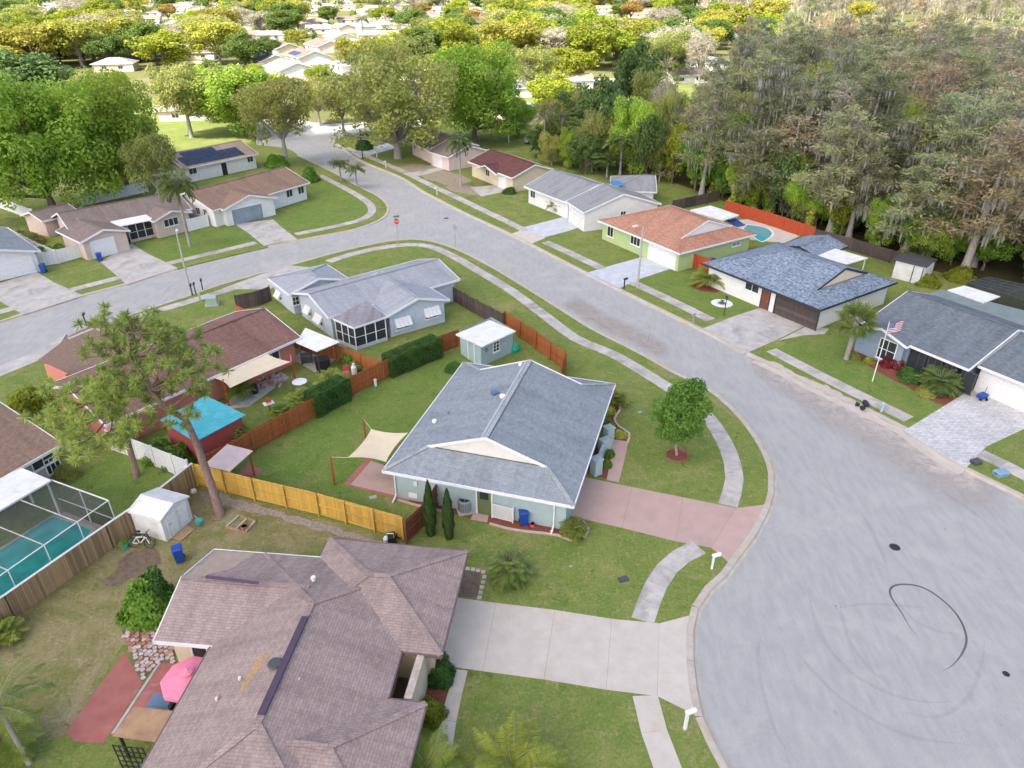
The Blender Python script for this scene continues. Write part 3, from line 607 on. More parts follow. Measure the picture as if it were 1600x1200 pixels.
# driveways, each cast in slabs
pieces('driveway', [[(905, 744), (987, 761), (972, 825), (888, 806)], [(987, 761), (1067, 777), (1056, 846), (972, 825)], [(1067, 777), (1150, 794), (1111, 856), (1056, 846)], [(1150, 794), (1198, 788), (1192, 808), (1169, 845), (1142, 882), (1111, 856)]], pink_conc)
pieces('driveway', [[(700, 932), (775, 942), (754, 1049), (670, 1037)], [(775, 942), (867, 953), (850, 1062), (754, 1049)], [(867, 953), (956, 967), (947, 1078), (850, 1062)], [(956, 967), (1030, 974), (1027, 1088), (947, 1078)], [(1030, 974), (1080, 961), (1074, 1000), (1077, 1060), (1086, 1117), (1027, 1088)]], concrete)
pieces('front_walk', [[(712, 1046), (731, 1048), (722, 1085), (700, 1082)], [(700, 1082), (722, 1085), (713, 1128), (688, 1124)], [(688, 1124), (713, 1128), (700, 1215), (665, 1210)]], concrete)
pieces('driveway', [[(914, 427), (962, 413), (1005, 434), (964, 452)], [(962, 413), (1013, 399), (1057, 417), (1005, 434)]], blue_conc)
pieces('driveway', [[(815, 356), (850, 347), (885, 362), (850, 371)], [(850, 347), (884, 338), (916, 352), (885, 362)]], blue_conc); pieces('driveway_apron', [[(800, 365), (822, 357), (852, 372), (828, 382)]], concrete)
pieces('driveway', [[(1096, 514), (1147, 494), (1216, 530), (1164, 553)], [(1147, 494), (1190, 480), (1272, 502), (1216, 530)]], old_conc); pieces('front_walk', [[(1216, 532), (1262, 509), (1296, 514), (1288, 522), (1255, 524)]], old_conc)
pieces('driveway', [[(-20, 448), (58, 425), (84, 441), (0, 471)], [(0, 471), (84, 441), (131, 462), (36, 492)]], old_conc)
pieces('driveway', [[(156, 409), (206, 381), (232, 397), (178, 427)], [(178, 427), (232, 397), (278, 419), (198, 445)]], old_conc)
pieces('driveway', [[(366, 350), (427, 343), (440, 355), (388, 364)], [(388, 364), (440, 355), (465, 374), (412, 384)]], old_conc)
pieces('driveway', [[(345, 452), (448, 414), (500, 420), (420, 452)]], old_conc)
pieces('driveway', [[(-60, 595), (60, 548), (104, 522), (95, 536), (57, 565), (-30, 600)]], old_conc)
pieces('driveway', [[(630, 268), (690, 254), (704, 262), (648, 277)]], old_conc); pieces('driveway', [[(735, 293), (792, 287), (806, 296), (752, 307)]], old_conc)
pieces('driveway', [[(548, 238), (606, 224), (620, 231), (562, 247)]], blue_conc)
sheet('paver_driveway', g2([(1411, 674), (1507, 615), (1545, 603), (1640, 640), (1640, 652), (1541, 698), (1510, 731), (1462, 704)]), .02, paver_m)
sheet('patio', g2([(576, 719), (542, 757), (623, 776), (640, 740)]), .012, pink_conc); pieces('patio_border', [[(574, 715), (580, 720), (545, 760), (537, 756)], [(537, 757), (545, 757), (640, 780), (640, 786)]], red_conc, .03, 'paver_row')
# loose sand washed along the kerb, tyre marks and covers on the court
def ragged(pts, amp=.35, step=.5, seed=1):
    rg = random.Random(seed); ln = smooth(g2(pts + [pts[0]]), step)[:-1]
    return [p + Vector((rg.uniform(-amp, amp), rg.uniform(-amp, amp), 0)) for p in ln]
def fade_mat(name, col, amount):
    m, nt, b, tc = _new(name); at = nt.nodes.new('ShaderNodeAttribute'); at.attribute_name = 'cover'; v = tc.outputs['Object']
    nt.links.new(_mix(nt, _noise(nt, v, 1.3, 5, .7), col, tuple(x * .86 for x in col)), b.inputs['Base Color']); b.inputs['Roughness'].default_value = .95
    sx = nt.nodes.new('ShaderNodeSeparateColor'); nt.links.new(at.outputs['Color'], sx.inputs[0]); n_ = _noise(nt, v, .8, 6, .7, .3, .7, .5); m1 = nt.nodes.new('ShaderNodeMath'); m1.operation = 'MULTIPLY_ADD'; nt.links.new(n_, m1.inputs[0]); m1.inputs[1].default_value = .9; m1.inputs[2].default_value = .35
    m2 = nt.nodes.new('ShaderNodeMath'); m2.operation = 'MULTIPLY'; m2.use_clamp = True; nt.links.new(m1.outputs[0], m2.inputs[0]); nt.links.new(sx.outputs[0], m2.inputs[1])
    m3 = nt.nodes.new('ShaderNodeMath'); m3.operation = 'MULTIPLY'; nt.links.new(m2.outputs[0], m3.inputs[0]); m3.inputs[1].default_value = amount; nt.links.new(m3.outputs[0], b.inputs['Alpha']); return m
def drift(name, inner, outer, z, mat, prof=(1, 1, .85, .55, .25, 0), n=40):
    """washed-in sand: full cover along the inner line, thinning to nothing at the outer one"""
    def res(l):
        l = smooth(g2(l), .5); pos = [0]
        for a, b in zip(l, l[1:]): pos.append(pos[-1] + (b - a).length)
        out = []
        for k in range(n + 1):
            q = pos[-1] * k / n; i = min(max(j for j in range(len(pos)) if pos[j] <= q + 1e-6), len(l) - 2); out.append(l[i].lerp(l[i + 1], (q - pos[i]) / max(1e-6, pos[i + 1] - pos[i])))
        return out
    A, B = res(inner), res(outer); mb = MB(); R_ = len(prof) - 1; cov = []
    for k in range(n):
        for r_ in range(R_):
            q = [(k, r_), (k + 1, r_), (k + 1, r_ + 1), (k, r_ + 1)]; mb.poly([A[i].lerp(B[i], j / R_) + Vector((0, 0, z)) for i, j in q]); cov += [prof[j] * min(1, min(i, n - i) / 4) for i, j in q]
    o = mb.build(name, mat); a = o.data.color_attributes.new('cover', 'FLOAT_COLOR', 'POINT'); a.data.foreach_set('color', [x for c in cov for x in (c, c, c, 1)]); return tag(o, kind='structure')
drift('sand_drift', [(1170, 553), (1222, 578), (1270, 602), (1335, 634), (1377, 652), (1414, 671), (1462, 707), (1512, 736), (1575, 768)], [(1175, 585), (1230, 625), (1275, 660), (1320, 690), (1360, 720), (1410, 750), (1460, 780), (1510, 800), (1580, 820)], ZR + .006, fade_mat('washed_sand', (.50, .44, .385), .95))
drift('road_dust', [(900, 458), (960, 492), (1010, 515), (1055, 540)], [(870, 475), (930, 512), (990, 540), (1040, 565)], ZR + .007, fade_mat('road_silt', (.44, .37, .31), .6), prof=(0, .6, 1, 1, .6, 0))
kerb(EF, near_i(EF, 1184, 560), near_i(EF, 1510, 734), 400, 1, 'bank', [(-.9, ZR + .007), (-.4, ZR + .05), (-.03, .012), (.3, .02), (.42, -.02)], surf('sand_bank', (.50, .44, .38), (.44, .385, .33), 1.2, .95, .2), 'sand_bank')
sheet('bare_verge', ragged([(1182, 557), (1200, 564), (1222, 570), (1240, 583), (1262, 592), (1285, 600), (1318, 618), (1340, 626), (1380, 650), (1414, 667), (1414, 671), (1377, 653), (1335, 634), (1270, 603), (1222, 579), (1182, 561)], .18, .4, 4), .008, surf('sandy_verge', (.50, .44, .37), (.42, .36, .29), 1.5, .95, .2))
SOILZ = [.008]
for pts in ([(640, 258), (700, 268), (735, 282), (705, 290), (660, 276)], [(705, 284), (752, 296), (745, 305), (700, 297)], [(620, 262), (650, 256), (680, 262), (640, 270)]): SOILZ[0] += .003; sheet('bare_soil', ragged(pts, .3, .8, 5), SOILZ[0], surf('dry_soil', (.34, .28, .21), (.25, .20, .14), 2, .95, .3))
sheet('bare_soil', ragged([(205, 862), (240, 858), (250, 880), (200, 905), (170, 920), (165, 905)], .25, .4, 6), .008, soil)
sheet('bare_soil', ragged([(312, 770), (340, 770), (420, 795), (560, 835), (620, 852), (540, 838), (420, 806), (330, 785)], .15, .4, 8), .008, surf('leaf_litter', (.36, .31, .27), (.22, .18, .15), 5, .95, .5, grain=.4))
tyre = screen_mat('tyre_rubber', (.05, .05, .05), .55)
def stroke(pts, w, mat, taper=True, name='tyre_mark'):
    l = smooth(g2(pts, ZR), .25); n = len(l); a, b = [], []
    for i, p in enumerate(l):
        t = (l[min(i + 1, n - 1)] - l[max(i - 1, 0)]).normalized(); f = min(1, 4 * min(i, n - 1 - i) / n + .08) if taper else 1; s_ = Vector((-t.y, t.x, 0)) * w * f / 2; a.append(p - s_); b.append(p + s_)
    mb = MB(); z = Vector((0, 0, ZR + .01 + rnd.uniform(0, .004)))
    for i in range(n - 1): mb.poly([a[i] + z, a[i + 1] + z, b[i + 1] + z, b[i] + z])
    return tag(mb.build(name, mat), kind='structure')
stroke([(1432, 993), (1421, 979), (1407, 955), (1393, 934), (1390.5, 922), (1397, 915.5), (1412, 913), (1437, 916.5), (1461, 929), (1486, 950), (1502, 972), (1510, 997), (1505, 1018), (1489, 1039), (1472, 1049)], .12, tyre)
faint = screen_mat('tyre_faint', (.13, .13, .14), .07)
for pts in ([(1262, 920), (1279, 986), (1325, 1046), (1388, 1083), (1447, 1097), (1490, 1096)], [(1311, 937), (1325, 997), (1360, 1046), (1400, 1076)], [(1538, 1000), (1535, 1030), (1514, 1088), (1465, 1120), (1410, 1112)], [(1300, 952), (1350, 944), (1400, 946), (1450, 950)], [(1190, 990), (1184, 1030), (1195, 1090), (1215, 1150), (1250, 1195)], [(1400, 940), (1430, 970), (1470, 988), (1500, 990)], [(1230, 1000), (1280, 1060), (1340, 1110), (1420, 1150), (1520, 1165)], [(1340, 790), (1372, 850), (1390, 900)], [(1460, 760), (1520, 800), (1580, 850)]): stroke(pts, .2, faint)
for pts in ([(505, 215), (600, 272), (740, 350), (900, 445), (1060, 540), (1180, 640), (1240, 720)], [(470, 225), (560, 275), (640, 322)], [(60, 510), (200, 466), (400, 410), (560, 372)], [(1010, 500), (1015, 520), (1008, 545)]): stroke(pts, .07, screen_mat('road_seam', (.14, .14, .14), .16), True, 'road_seam')
rs = random.Random(6)
for k in range(9):
    u, v = rs.choice([(rs.uniform(1180, 1590), rs.uniform(800, 1190)), (rs.uniform(860, 1150), 0)]); v = v or np.interp(u, [860, 1150], [440, 590]) + rs.uniform(-10, 20); g = G(u, v, ZR); r_ = rs.uniform(.05, .16)
    if u > 1150 + (1200 - v) * .12 or v < 700: tag(MB().poly([g + Vector((r_ * rs.uniform(.5, 1) * math.cos(a), r_ * rs.uniform(.5, 1) * math.sin(a), .009 + k * .0001)) for a in (0, .8, 1.6, 2.4, 3.2, 4.0, 4.8, 5.5)]).build('oil_spot', screen_mat('oil', (.06, .06, .06), rs.uniform(.08, .22))), kind='structure')
for i, (u, v, r_) in enumerate(((1398, 855, .33), (1572, 1053, .18), (697, 341, .35))):
    g = G(u, v, ZR); t = thing('manhole_cover', ['dark round cover in the paved court', 'small dark cover near the right edge of the court', 'dark cover in the street by the road sign'][i], 'manhole cover', g)
    MB().lathe(g, [(r_, 0), (r_, .012), (r_ * .9, .016)], 20).build('rim', dark_grey, t); MB().lathe(g, [(r_ * .86, .004), (r_ * .86, .018)], 20).build('lid', black, t)
bedz = thing('stone_edging', None, None, G(745, 905), kind='structure'); ps_m = surf('paving_stone', (.50, .42, .385), (.42, .345, .315), 3, .9, .2, objvar=.15); yaw_ = math.atan2(*reversed((G(731, 861) - G(687, 1024)).xy[:]))
for u, v in ((731, 889), (739, 890), (747, 892), (755, 894), (757, 902), (755, 910), (753, 918), (751, 926), (749, 934)): MB().box(G(u, v) - Vector((0, 0, .05)), (.26, .24, .1), yaw_ + rnd.uniform(-.08, .08)).build('paving_stone', ps_m, bedz)
sheet('soil_bed', g2([(724, 891), (752, 895), (746, 934), (716, 932)]), .009, soil)
sheet('soil_bed', g2([(628, 1022), (660, 1026), (640, 1094), (606, 1092)]), .009, surf('leafy_soil', (.10, .07, .05), (.16, .12, .07), 8, .95, .5, grain=.5))
sheet('soil_bed', g2([(668, 1036), (712, 1048), (690, 1120), (655, 1125)]), .009, mulch)
# ------------------------------------------------------------------ houses
class House:
    def __init__(s, label, loc, roof, wall, trim=None, gable=None, name='house', cat='house', group=None):
        s.root = thing(name, label, cat, loc, group); s.roof = roof; s.wall = wall; s.trim = trim or white; s.gable = gable or wall; s.walls = []
    def block(s, A, B, C, ze=2.5, pitch=.34, ends='gg', over=.5, d=2.1, walls=True, caps=True, roof=None, wall=None, z0=-.2, th=.16, trim=None, hide=(), cap=None):
        """a gabled / hipped / Dutch-gabled volume: A-B runs along one eave, C (pixel on the other eave, or a width in metres)"""
        a, b = (A if isinstance(A, Vector) else G(*A, ze)), (B if isinstance(B, Vector) else G(*B, ze)); u = (b - a); u.z = 0; L = u.length; u.normalize(); n = Vector((-u.y, u.x, 0))
        if isinstance(C, (int, float)): W = abs(C); n = n if C > 0 else -n
        else:
            W = (G(*C, ze) - a).dot(n)
            if W < 0: n = -n; W = -W
        zr = ze + pitch * W / 2; rm = roof or s.roof; wm = wall or s.wall; tm = trim or s.trim
        X = lambda x, y, z: a + u * x + n * y + Vector((0, 0, z - a.z))
        e0, e1 = ends; hp = W / 2; sl = math.sqrt(1 + pitch * pitch)
        def endpts(e, x, sg):   # points from eave y=0 up to the ridge at one end
            if e == 'h': return [(x + sg * hp, hp, zr)]
            if e == 'd': return [(x + sg * d, d, ze + pitch * d), (x + sg * d, hp, zr)]
            return [(x, hp, zr)]
        p0, p1 = endpts(e0, 0, 1), endpts(e1, L, -1); faces = []
        s1 = [(0, 0, ze), (L, 0, ze)] + p1 + list(reversed(p0))
        mir = lambda q: [(x, W - y, z) for x, y, z in q]
        s2 = list(reversed(mir(s1)))
        faces += [(s1, lambda p: (p[0], p[1] * sl)), (s2, lambda p: (p[0] + .17, (W - p[1]) * sl))]
        for e, x, sg, pp in ((e0, 0, 1, p0), (e1, L, -1, p1)):
            if e == 'g': continue
            q = [(x, W, ze), (x, 0, ze), pp[0]] + ([(pp[0][0], W - pp[0][1], pp[0][2])] if e == 'd' else [])
            if sg < 0: q = list(reversed(q))
            faces.append((q, lambda p, x=x, sg=sg: (p[1], (p[0] - x) * sg * sl)))
        mb = MB()
        for q, uvf in faces:
            pts = [X(*p) for p in q]; uv = [uvf(p) for p in q]
            nz = (pts[1] - pts[0]).cross(pts[2] - pts[0]).z
            if nz < 0: pts.reverse(); uv.reverse()
            mb.poly(pts, uv); mb.poly([p - Vector((0, 0, th)) for p in reversed(pts)], list(reversed(uv)))
        ro = mb.build('roof', rm, s.root)
        # fascia boards round the outline
        ring = [(0, 0, ze), (L, 0, ze)] + ([(L, hp, zr)] if e1 == 'g' else []) + [(L, W, ze), (0, W, ze)] + ([(0, hp, zr)] if e0 == 'g' else [])
        for i in range(len(ring)):
            p, q = X(*ring[i]), X(*ring[(i + 1) % len(ring)])
            if (q - p).length < .05: continue
            if ('end1' in hide and min(ring[i][0], ring[(i + 1) % len(ring)][0]) > L - .01) or ('end0' in hide and max(ring[i][0], ring[(i + 1) % len(ring)][0]) < .01): continue
            out = (q - p).cross(Vector((0, 0, 1))).normalized()
            if out.dot((p + q) / 2 - X(L / 2, W / 2, ze)) < 0: out = -out
            dd = (q - p).normalized() * .03
            MB().bar(p + out * .03 - Vector((0, 0, th / 2 + .01)) - dd, q + out * .03 - Vector((0, 0, th / 2 + .01)) + dd, .06, th + .05).build('fascia', tm, s.root)
        for e, x, sg in ((e0, 0, 1), (e1, L, -1)):
            if e == 'd':
                gx = x + sg * d; tri = [X(gx + sg * .1, d + .05, ze + pitch * d - .02), X(gx + sg * .1, W - d - .05, ze + pitch * d - .02), X(gx + sg * .1, hp, zr - .05)]
                MB().poly(tri).poly(list(reversed([p + u * sg * .05 for p in tri]))).build('gable_panel', s.gable, s.root)
                for y0 in (d, W - d): MB().bar(X(gx - sg * .02, y0, ze + pitch * d - .02), X(gx - sg * .02, hp, zr - .03), .05, .2).build('rake_board', tm, s.root)
        if caps:
            lines = [(p0[-1], p1[-1])]
            for e, x, pp in ((e0, 0, p0), (e1, L, p1)):
                if e in 'hd': lines += [((x, 0, ze), pp[0]), ((x, W, ze), (pp[0][0], W - pp[0][1], pp[0][2]))]
            for p, q in lines:
                if (X(*p) - X(*q)).length > .3:
                    MB().bar(X(*p) + Vector((0, 0, .015)), X(*q) + Vector((0, 0, .015)), .3, .035).build('ridge_cap', cap or rm, ro)
        s.frame = (X, L, W, zr, sl, pitch, ze)
        if walls:
            zt = ze + pitch * over - th - .01; o = over; cs = [(o, o), (L - o, o), (L - o, W - o), (o, W - o)]
            for i in range(4):
                (x0, y0), (x1, y1) = cs[i], cs[(i + 1) % 4]; top = [(x1, y1, zt), (x0, y0, zt)]
                if (i == 1 and e1 == 'g') or (i == 3 and e0 == 'g'): top.insert(1, (x1, hp, zr - th - .02))
                p = [X(x0, y0, z0), X(x1, y1, z0)] + [X(*t) for t in top]; nn = (p[1] - p[0]).cross(Vector((0, 0, 1))).normalized()
                if nn.dot((p[0] + p[1]) / 2 - X(L / 2, W / 2, 0)) < 0: nn = -nn
                q = [k - nn * .15 for k in p]; mbw = MB().poly(p).poly(list(reversed(q)))
                mbw.build('wall', wm, s.root); s.walls.append((p[0], p[1], nn, max(k.z for k in p)))
        return ro
    def wing(s, F1, F2, dep, ze=2.5, **kw):
        """a gabled wing whose front gable runs F1-F2"""
        f1, f2 = G(*F1, ze), G(*F2, ze); d = (f2 - f1); n = Vector((-d.y, d.x, 0)).normalized()
        if n.y < 0 and not kw.pop('flip', False): n = -n
        kw.pop('flip', None); e = kw.pop('ends', 'gg')
        a = f2; b = f2 + n * dep; W = d.length; uu = n; nn = Vector((-uu.y, uu.x, 0)); sgn = 1 if (f1 - f2).dot(nn) > 0 else -1
        return s.block(a, b, W * sgn, ze, ends=e, **kw)
    def hit(s, u, v, zmin=0, zmax=9):
        o = Vector((0, 0, CAM_H)); d = ray(u, v); best = None
        for a, b, n, zt in s.walls:
            den = d.dot(n)
            if den > -1e-4: continue
            t = (a - o).dot(n) / den; p = o + d * t; w = (b - a); w.z = 0; k = (p - a).dot(w) / w.length_squared
            if -.05 < k < 1.05 and -.6 < p.z < zt + .6 and (best is None or t < best[0]): best = (t, p, w.normalized(), n)
        if not best: print('NO WALL', s.root.name, s.root.get('label'), u, v); return None
        return best[1:]
    def window(s, u, v, w, h, pane=None, cols=2, rows=1, z=None, name='window', sill=True, frame=None, awning=False, shutters=None):
        r_ = s.hit(u, v)
        if not r_: return
        p, t, n = r_; c = Vector((p.x, p.y, z if z is not None else min(max(p.z, h / 2 + .35), 2.25 - h / 2))); fm = frame or white; yaw = math.atan2(t.y, t.x)
        f = MB(); Z = Vector((0, 0, 1))
        for sg in (-1, 1):
            f.bar(c + t * sg * w / 2 - Z * h / 2 + n * .03, c + t * sg * w / 2 + Z * h / 2 + n * .03, .07, .07, up=n); f.bar(c + Z * sg * h / 2 - t * (w / 2 + .035) + n * .03, c + Z * sg * h / 2 + t * (w / 2 + .035) + n * .03, .07, .07)
        for k in range(1, cols): x = -w / 2 + w * k / cols; f.bar(c + t * x - Z * h / 2 + n * .03, c + t * x + Z * h / 2 + n * .03, .045, .05, up=n)
        for k in range(1, rows): x = -h / 2 + h * k / rows; f.bar(c + Z * x - t * w / 2 + n * .03, c + Z * x + t * w / 2 + n * .03, .05, .045)
        fo = f.build(name, fm, s.root)
        for k in range(cols):
            x0, x1 = -w / 2 + w * k / cols, -w / 2 + w * (k + 1) / cols
            MB().poly([c + t * x0 - Z * h / 2 + n * .012, c + t * x1 - Z * h / 2 + n * .012, c + t * x1 + Z * h / 2 + n * .012, c + t * x0 + Z * h / 2 + n * .012]).build('pane', pane or glass, fo)
        if sill: MB().bar(c - Z * (h / 2 + .06) - t * (w / 2 + .08) + n * .06, c - Z * (h / 2 + .06) + t * (w / 2 + .08) + n * .06, .14, .05).build('sill', fm, fo)
        if awning:
            hd = c + Z * (h / 2 + .1); ao = MB()
            for k in range(8):
                x0, x1 = -w / 2 - .12 + (w + .24) * k / 8, -w / 2 - .12 + (w + .24) * (k + .97) / 8; dz = .0 if k % 2 else .025
                ao.poly([hd + t * x0 + n * .05 + Z * dz, hd + t * x1 + n * .05 + Z * dz, hd + t * x1 + n * awning - Z * (h * .72 - dz), hd + t * x0 + n * awning - Z * (h * .72 - dz)])
            for sg in (-1, 1): e = t * sg * (w / 2 + .12); ao.poly([hd + e + n * .05, hd + e + n * awning - Z * h * .72, hd + e + n * .05 - Z * h * .5])
            ao.build('awning', white, fo)
        return fo
    def door(s, u, v, w=.95, h=2.05, mat=None, name='door', light=False):
        r_ = s.hit(u, v)
        if not r_: return
        p, t, n = r_; c = Vector((p.x, p.y, 0)); yaw = math.atan2(t.y, t.x)
        f = MB(); Z = Vector((0, 0, 1))
        do = MB().box(c + n * .02, (w, .06, h), yaw).build(name, mat or white, s.root)
        for sg in (-1, 1): MB().bar(c + t * sg * (w / 2 + .05) + n * .03, c + t * sg * (w / 2 + .05) + n * .03 + Z * (h + .05), .1, .09, up=n).build('jamb', s.trim, do)
        MB().box(c + t * (w * .38) + n * .08 + Z * 1.0, (.1, .05, .04), yaw).build('handle', steel, do)
        if light: MB().box(c + n * .06 + Z * (h - .75), (w * .6, .02, .6), yaw).build('pane', glass, do)
        return do
    def garage(s, u, v, w=4.8, h=2.1, mat=None, rows=4, cols=0, name='garage_door'):
        r_ = s.hit(u, v)
        if not r_: return
        p, t, n = r_; c = Vector((p.x, p.y, 0)); yaw = math.atan2(t.y, t.x); Z = Vector((0, 0, 1))
        go = MB().box(c + n * .005 + Z * .0, (w, .03, h), yaw).build(name, mat or white, s.root)
        for k in range(rows): MB().box(c + n * .035 + Z * (h * k / rows + .012), (w - .02, .03, h / rows - .024), yaw).build('door_panel', mat or white, go)
        for sg in (-1, 1): MB().bar(c + t * sg * (w / 2 + .06) + n * .04, c + t * sg * (w / 2 + .06) + n * .04 + Z * (h + .08), .12, .1, up=n).build('jamb', s.trim, go)
        MB().bar(c - t * w / 2 + n * .04 + Z * (h + .06), c + t * w / 2 + n * .04 + Z * (h + .06), .1, .12).build('lintel', s.trim, go)
        return go
    def on_roof(s, x, y):          # a point of the last block's roof: x along the eave, y from the A-B eave
        X, L, W, zr, sl, pitch, ze = s.frame; return X(x, y, ze + pitch * min(y, W - y))
    def part(s, mb, name, mat, parent=None): return mb.build(name, mat, parent or s.root)
def roof_vent(H, p, r=.12, h=.18, mat=None, name='roof_vent'): return MB().lathe(p - Vector((0, 0, .05)), [(r, 0), (r, h), (r * 1.3, h + .02), (r * 1.1, h + .1)], 12).build(name, mat or white, H.root)
def roof_hit(H, u, v):
    """where a sight line meets the last block's roof"""
    X, L, W, zr, sl, pitch, ze = H.frame; a = X(0, 0, ze); ux = (X(1, 0, ze) - a); ny = (X(0, 1, ze) - a); z = ze
    for _ in range(30):
        p = G(u, v, z); y = (p - a).dot(ny); z = .5 * z + .5 * (ze + pitch * max(0, min(y, W - y)))
    return G(u, v, z)

# ---- the subject: slate-roofed teal house
Hm = House('pale teal house with slate grey gabled roof beside the pink driveway', G(760, 680), S_slate, W_teal, gable=W_gable)
Hm.block((598, 735), (724, 566), (962, 597), 2.55, .36, 'dd', .55, 2.3, cap=S_slate_light)
X, L, W, zr, sl, pi_, ze = Hm.frame; print('main house', L, W, zr)
MB().bar(X(2.4, W / 2 - .28, zr - .05), X(L - 2.4, W / 2 - .28, zr - .05), .16, .09).build('ridge_vent', surf('ridge_metal', (.42, .44, .455), (.36, .38, .40), 2, .6, 0), Hm.root)
MB().bar(X(2.4, W / 2 + .12, zr - .02), X(L - 2.4, W / 2 + .12, zr - .02), .1, .06).build('ridge_vent', dark_grey, Hm.root)
for u, v, r_, m_ in ((679, 660, .14, white), (785, 621, .17, white), (813, 571, .13, white), (700, 646, .06, steel), (731, 684, .06, steel), (757, 553, .05, steel)): roof_vent(Hm, roof_hit(Hm, u, v), r_, .16, m_)
g = roof_hit(Hm, 773, 616); MB().box(g - Vector((0, 0, .05)), (.42, .42, .2), .6).box(g + Vector((0, 0, .15)), (.5, .5, .06), .6).build('roof_fan', plain('blue_cap', (.08, .17, .28), .5), Hm.root)
Hm.door(757, 785, .95, 2.05, green_door, light=True)
for u in (866, 619): # downpipes at the end wall
    r_ = Hm.hit(u, 800 if u > 700 else 765); p, t, n = r_; b0 = Vector((p.x, p.y, 0))
    MB().bar(b0 + n * .08 + Vector((0, 0, 2.35)), b0 + n * .08 + Vector((0, 0, .3)), .09, .09).bar(b0 + n * .08 + Vector((0, 0, .3)), b0 + n * .7 + Vector((0, 0, .06)), .09, .09).build('downpipe', white, Hm.root)
r_ = Hm.hit(783, 772); p, t, n = r_; ex = MB().box(p + n * .06, (.36, .12, .36), math.atan2(t.y, t.x)); ex.build('electric_meter', offwhite, Hm.root); MB().box(p + n * .05 + t * .5, (.5, .1, .3), math.atan2(t.y, t.x)).build('meter_box', steel, Hm.root)
r_ = Hm.hit(650, 758); p, t, n = r_; MB().box(p + n * .05, (.25, .1, .4), math.atan2(t.y, t.x)).build('meter_box', offwhite, Hm.root)
r_ = Hm.hit(645, 771); p, t, n = r_; MB().box(Vector((p.x, p.y, .25)) + n * .02, (.6, .04, .4), math.atan2(t.y, t.x)).build('pet_door', white, Hm.root)

# ---- near mauve house
Hn = House('large mauve shingled hip roof house nearest the camera beside concrete driveway', G(470, 1060), S_mauve, W_cream, trim=plain('brown_gutter', (.16, .11, .11), .5))
Hn.block((240.6, 1001), (452, 1019.5), (400, 863.5), 2.61, .33, 'gg', .5, trim=offwhite, hide=('end1',)); fm_west = Hn.frame
FELT = [(342, 861), (398, 865), (376, 880), (352, 892), (318, 900), (291, 900)]
Hn.block((412, 865), (147, 1330), (606, 1092), 2.6, .33, 'hh', .5, d=2); fm_main = Hn.frame
print('near main', fm_main[1:4], 'ridge px', [P(fm_main[0](k, fm_main[2] / 2, fm_main[3])) for k in (fm_main[2] / 2, fm_main[1] - fm_main[2] / 2)])
MBv = MB(); X, L, W, zr = fm_main[:4]
a_ = X(W / 2 + .9, W / 2, zr + .05); b_ = X(L - W / 2 - .4, W / 2, zr + .05); MB().bar(a_, b_, .32, .1).build('ridge_vent', plain('purple_metal', (.075, .045, .075), .5), Hn.root)
for u, v, r_ in ((430, 1039, .26), (375, 1062, .06), (339, 1094, .06)):
    p = roof_hit(Hn, u, v); roof_vent(Hn, p, r_, .12, dark_grey if r_ > .2 else offwhite)
worn = surf('bare_roof_felt', (.50, .31, .14), (.30, .2, .13), 9, .95, .3, grain=.4)
def roof_patch(H, pts, mat, name, lift=.012, seed=3):
    rg = random.Random(seed); q = []
    n = len(pts)
    for i in range(n):
        for k in range(6):
            f = k / 6; u = pts[i][0] * (1 - f) + pts[(i + 1) % n][0] * f + rg.uniform(-2, 2); v = pts[i][1] * (1 - f) + pts[(i + 1) % n][1] * f + rg.uniform(-1.5, 1.5)
            q.append(roof_hit(H, u, v) + Vector((0, 0, lift)))
    mb = MB()
    for t in geometry.tessellate_polygon([[Vector((p.x, p.y, 0)) for p in q]]):
        r_ = [q[i] for i in t]
        if (r_[1] - r_[0]).cross(r_[2] - r_[0]).z < 0: r_.reverse()
        mb.poly(r_)
    return mb.build(name, mat, H.root)
roof_patch(Hn, [(376, 1080), (382, 1060), (400, 1030), (422, 1014), (418, 1024), (402, 1048), (388, 1068)], worn, 'worn_patch'); roof_patch(Hn, [(436, 1046), (450, 1020), (458, 1008), (452, 1026), (440, 1050)], worn, 'worn_patch', seed=5)
Hn.block((514, 841.5), (731, 861), (687, 1024), 2.6, .33, 'hh', .5); print('near garage', Hn.frame[1:4])
p = roof_hit(Hn, 490, 906); Hn.block((666, 1099), (470, 1076), (600, 1340), 2.6, .33, 'hg', .5)
Hn.window(325, 1020, 1.6, 1.3, cols=2)
roof_vent(Hn, G(490, 906, 3.6), .11, .16, offwhite); roof_vent(Hn, G(467, 1064, 3.7), .05, .12, offwhite)
# purple flashing and felt patch on the west wing ridge
Hn.frame = fm_west; roof_patch(Hn, FELT, surf('tan_felt', (.42, .33, .25), (.36, .28, .215), 2, .9, .1), 'felt_patch')
a_, b_ = G(322, 901, 4.0), G(404, 911, 4.0); MB().bar(a_, b_, .16, .07).build('flashing', plain('purple_flashing', (.10, .06, .11), .5), Hn.root)
# entry screen wall with pale top
a_, b_ = G(660, 1018, 2.45), G(637, 1094, 2.45); a0, b0 = Vector((a_.x, a_.y, 0)), Vector((b_.x, b_.y, 0))
MB().bar(a_ + Vector((0, 0, -1.2)), b_ + Vector((0, 0, -1.2)), .28, 2.4).build('entry_wall', W_cream, Hn.root); MB().bar(a_ + Vector((0, 0, .04)), b_ + Vector((0, 0, .04)), .36, .1).build('coping', surf('weathered_coping', (.50, .43, .36), (.36, .30, .25), 3, .9, .2), Hn.root)

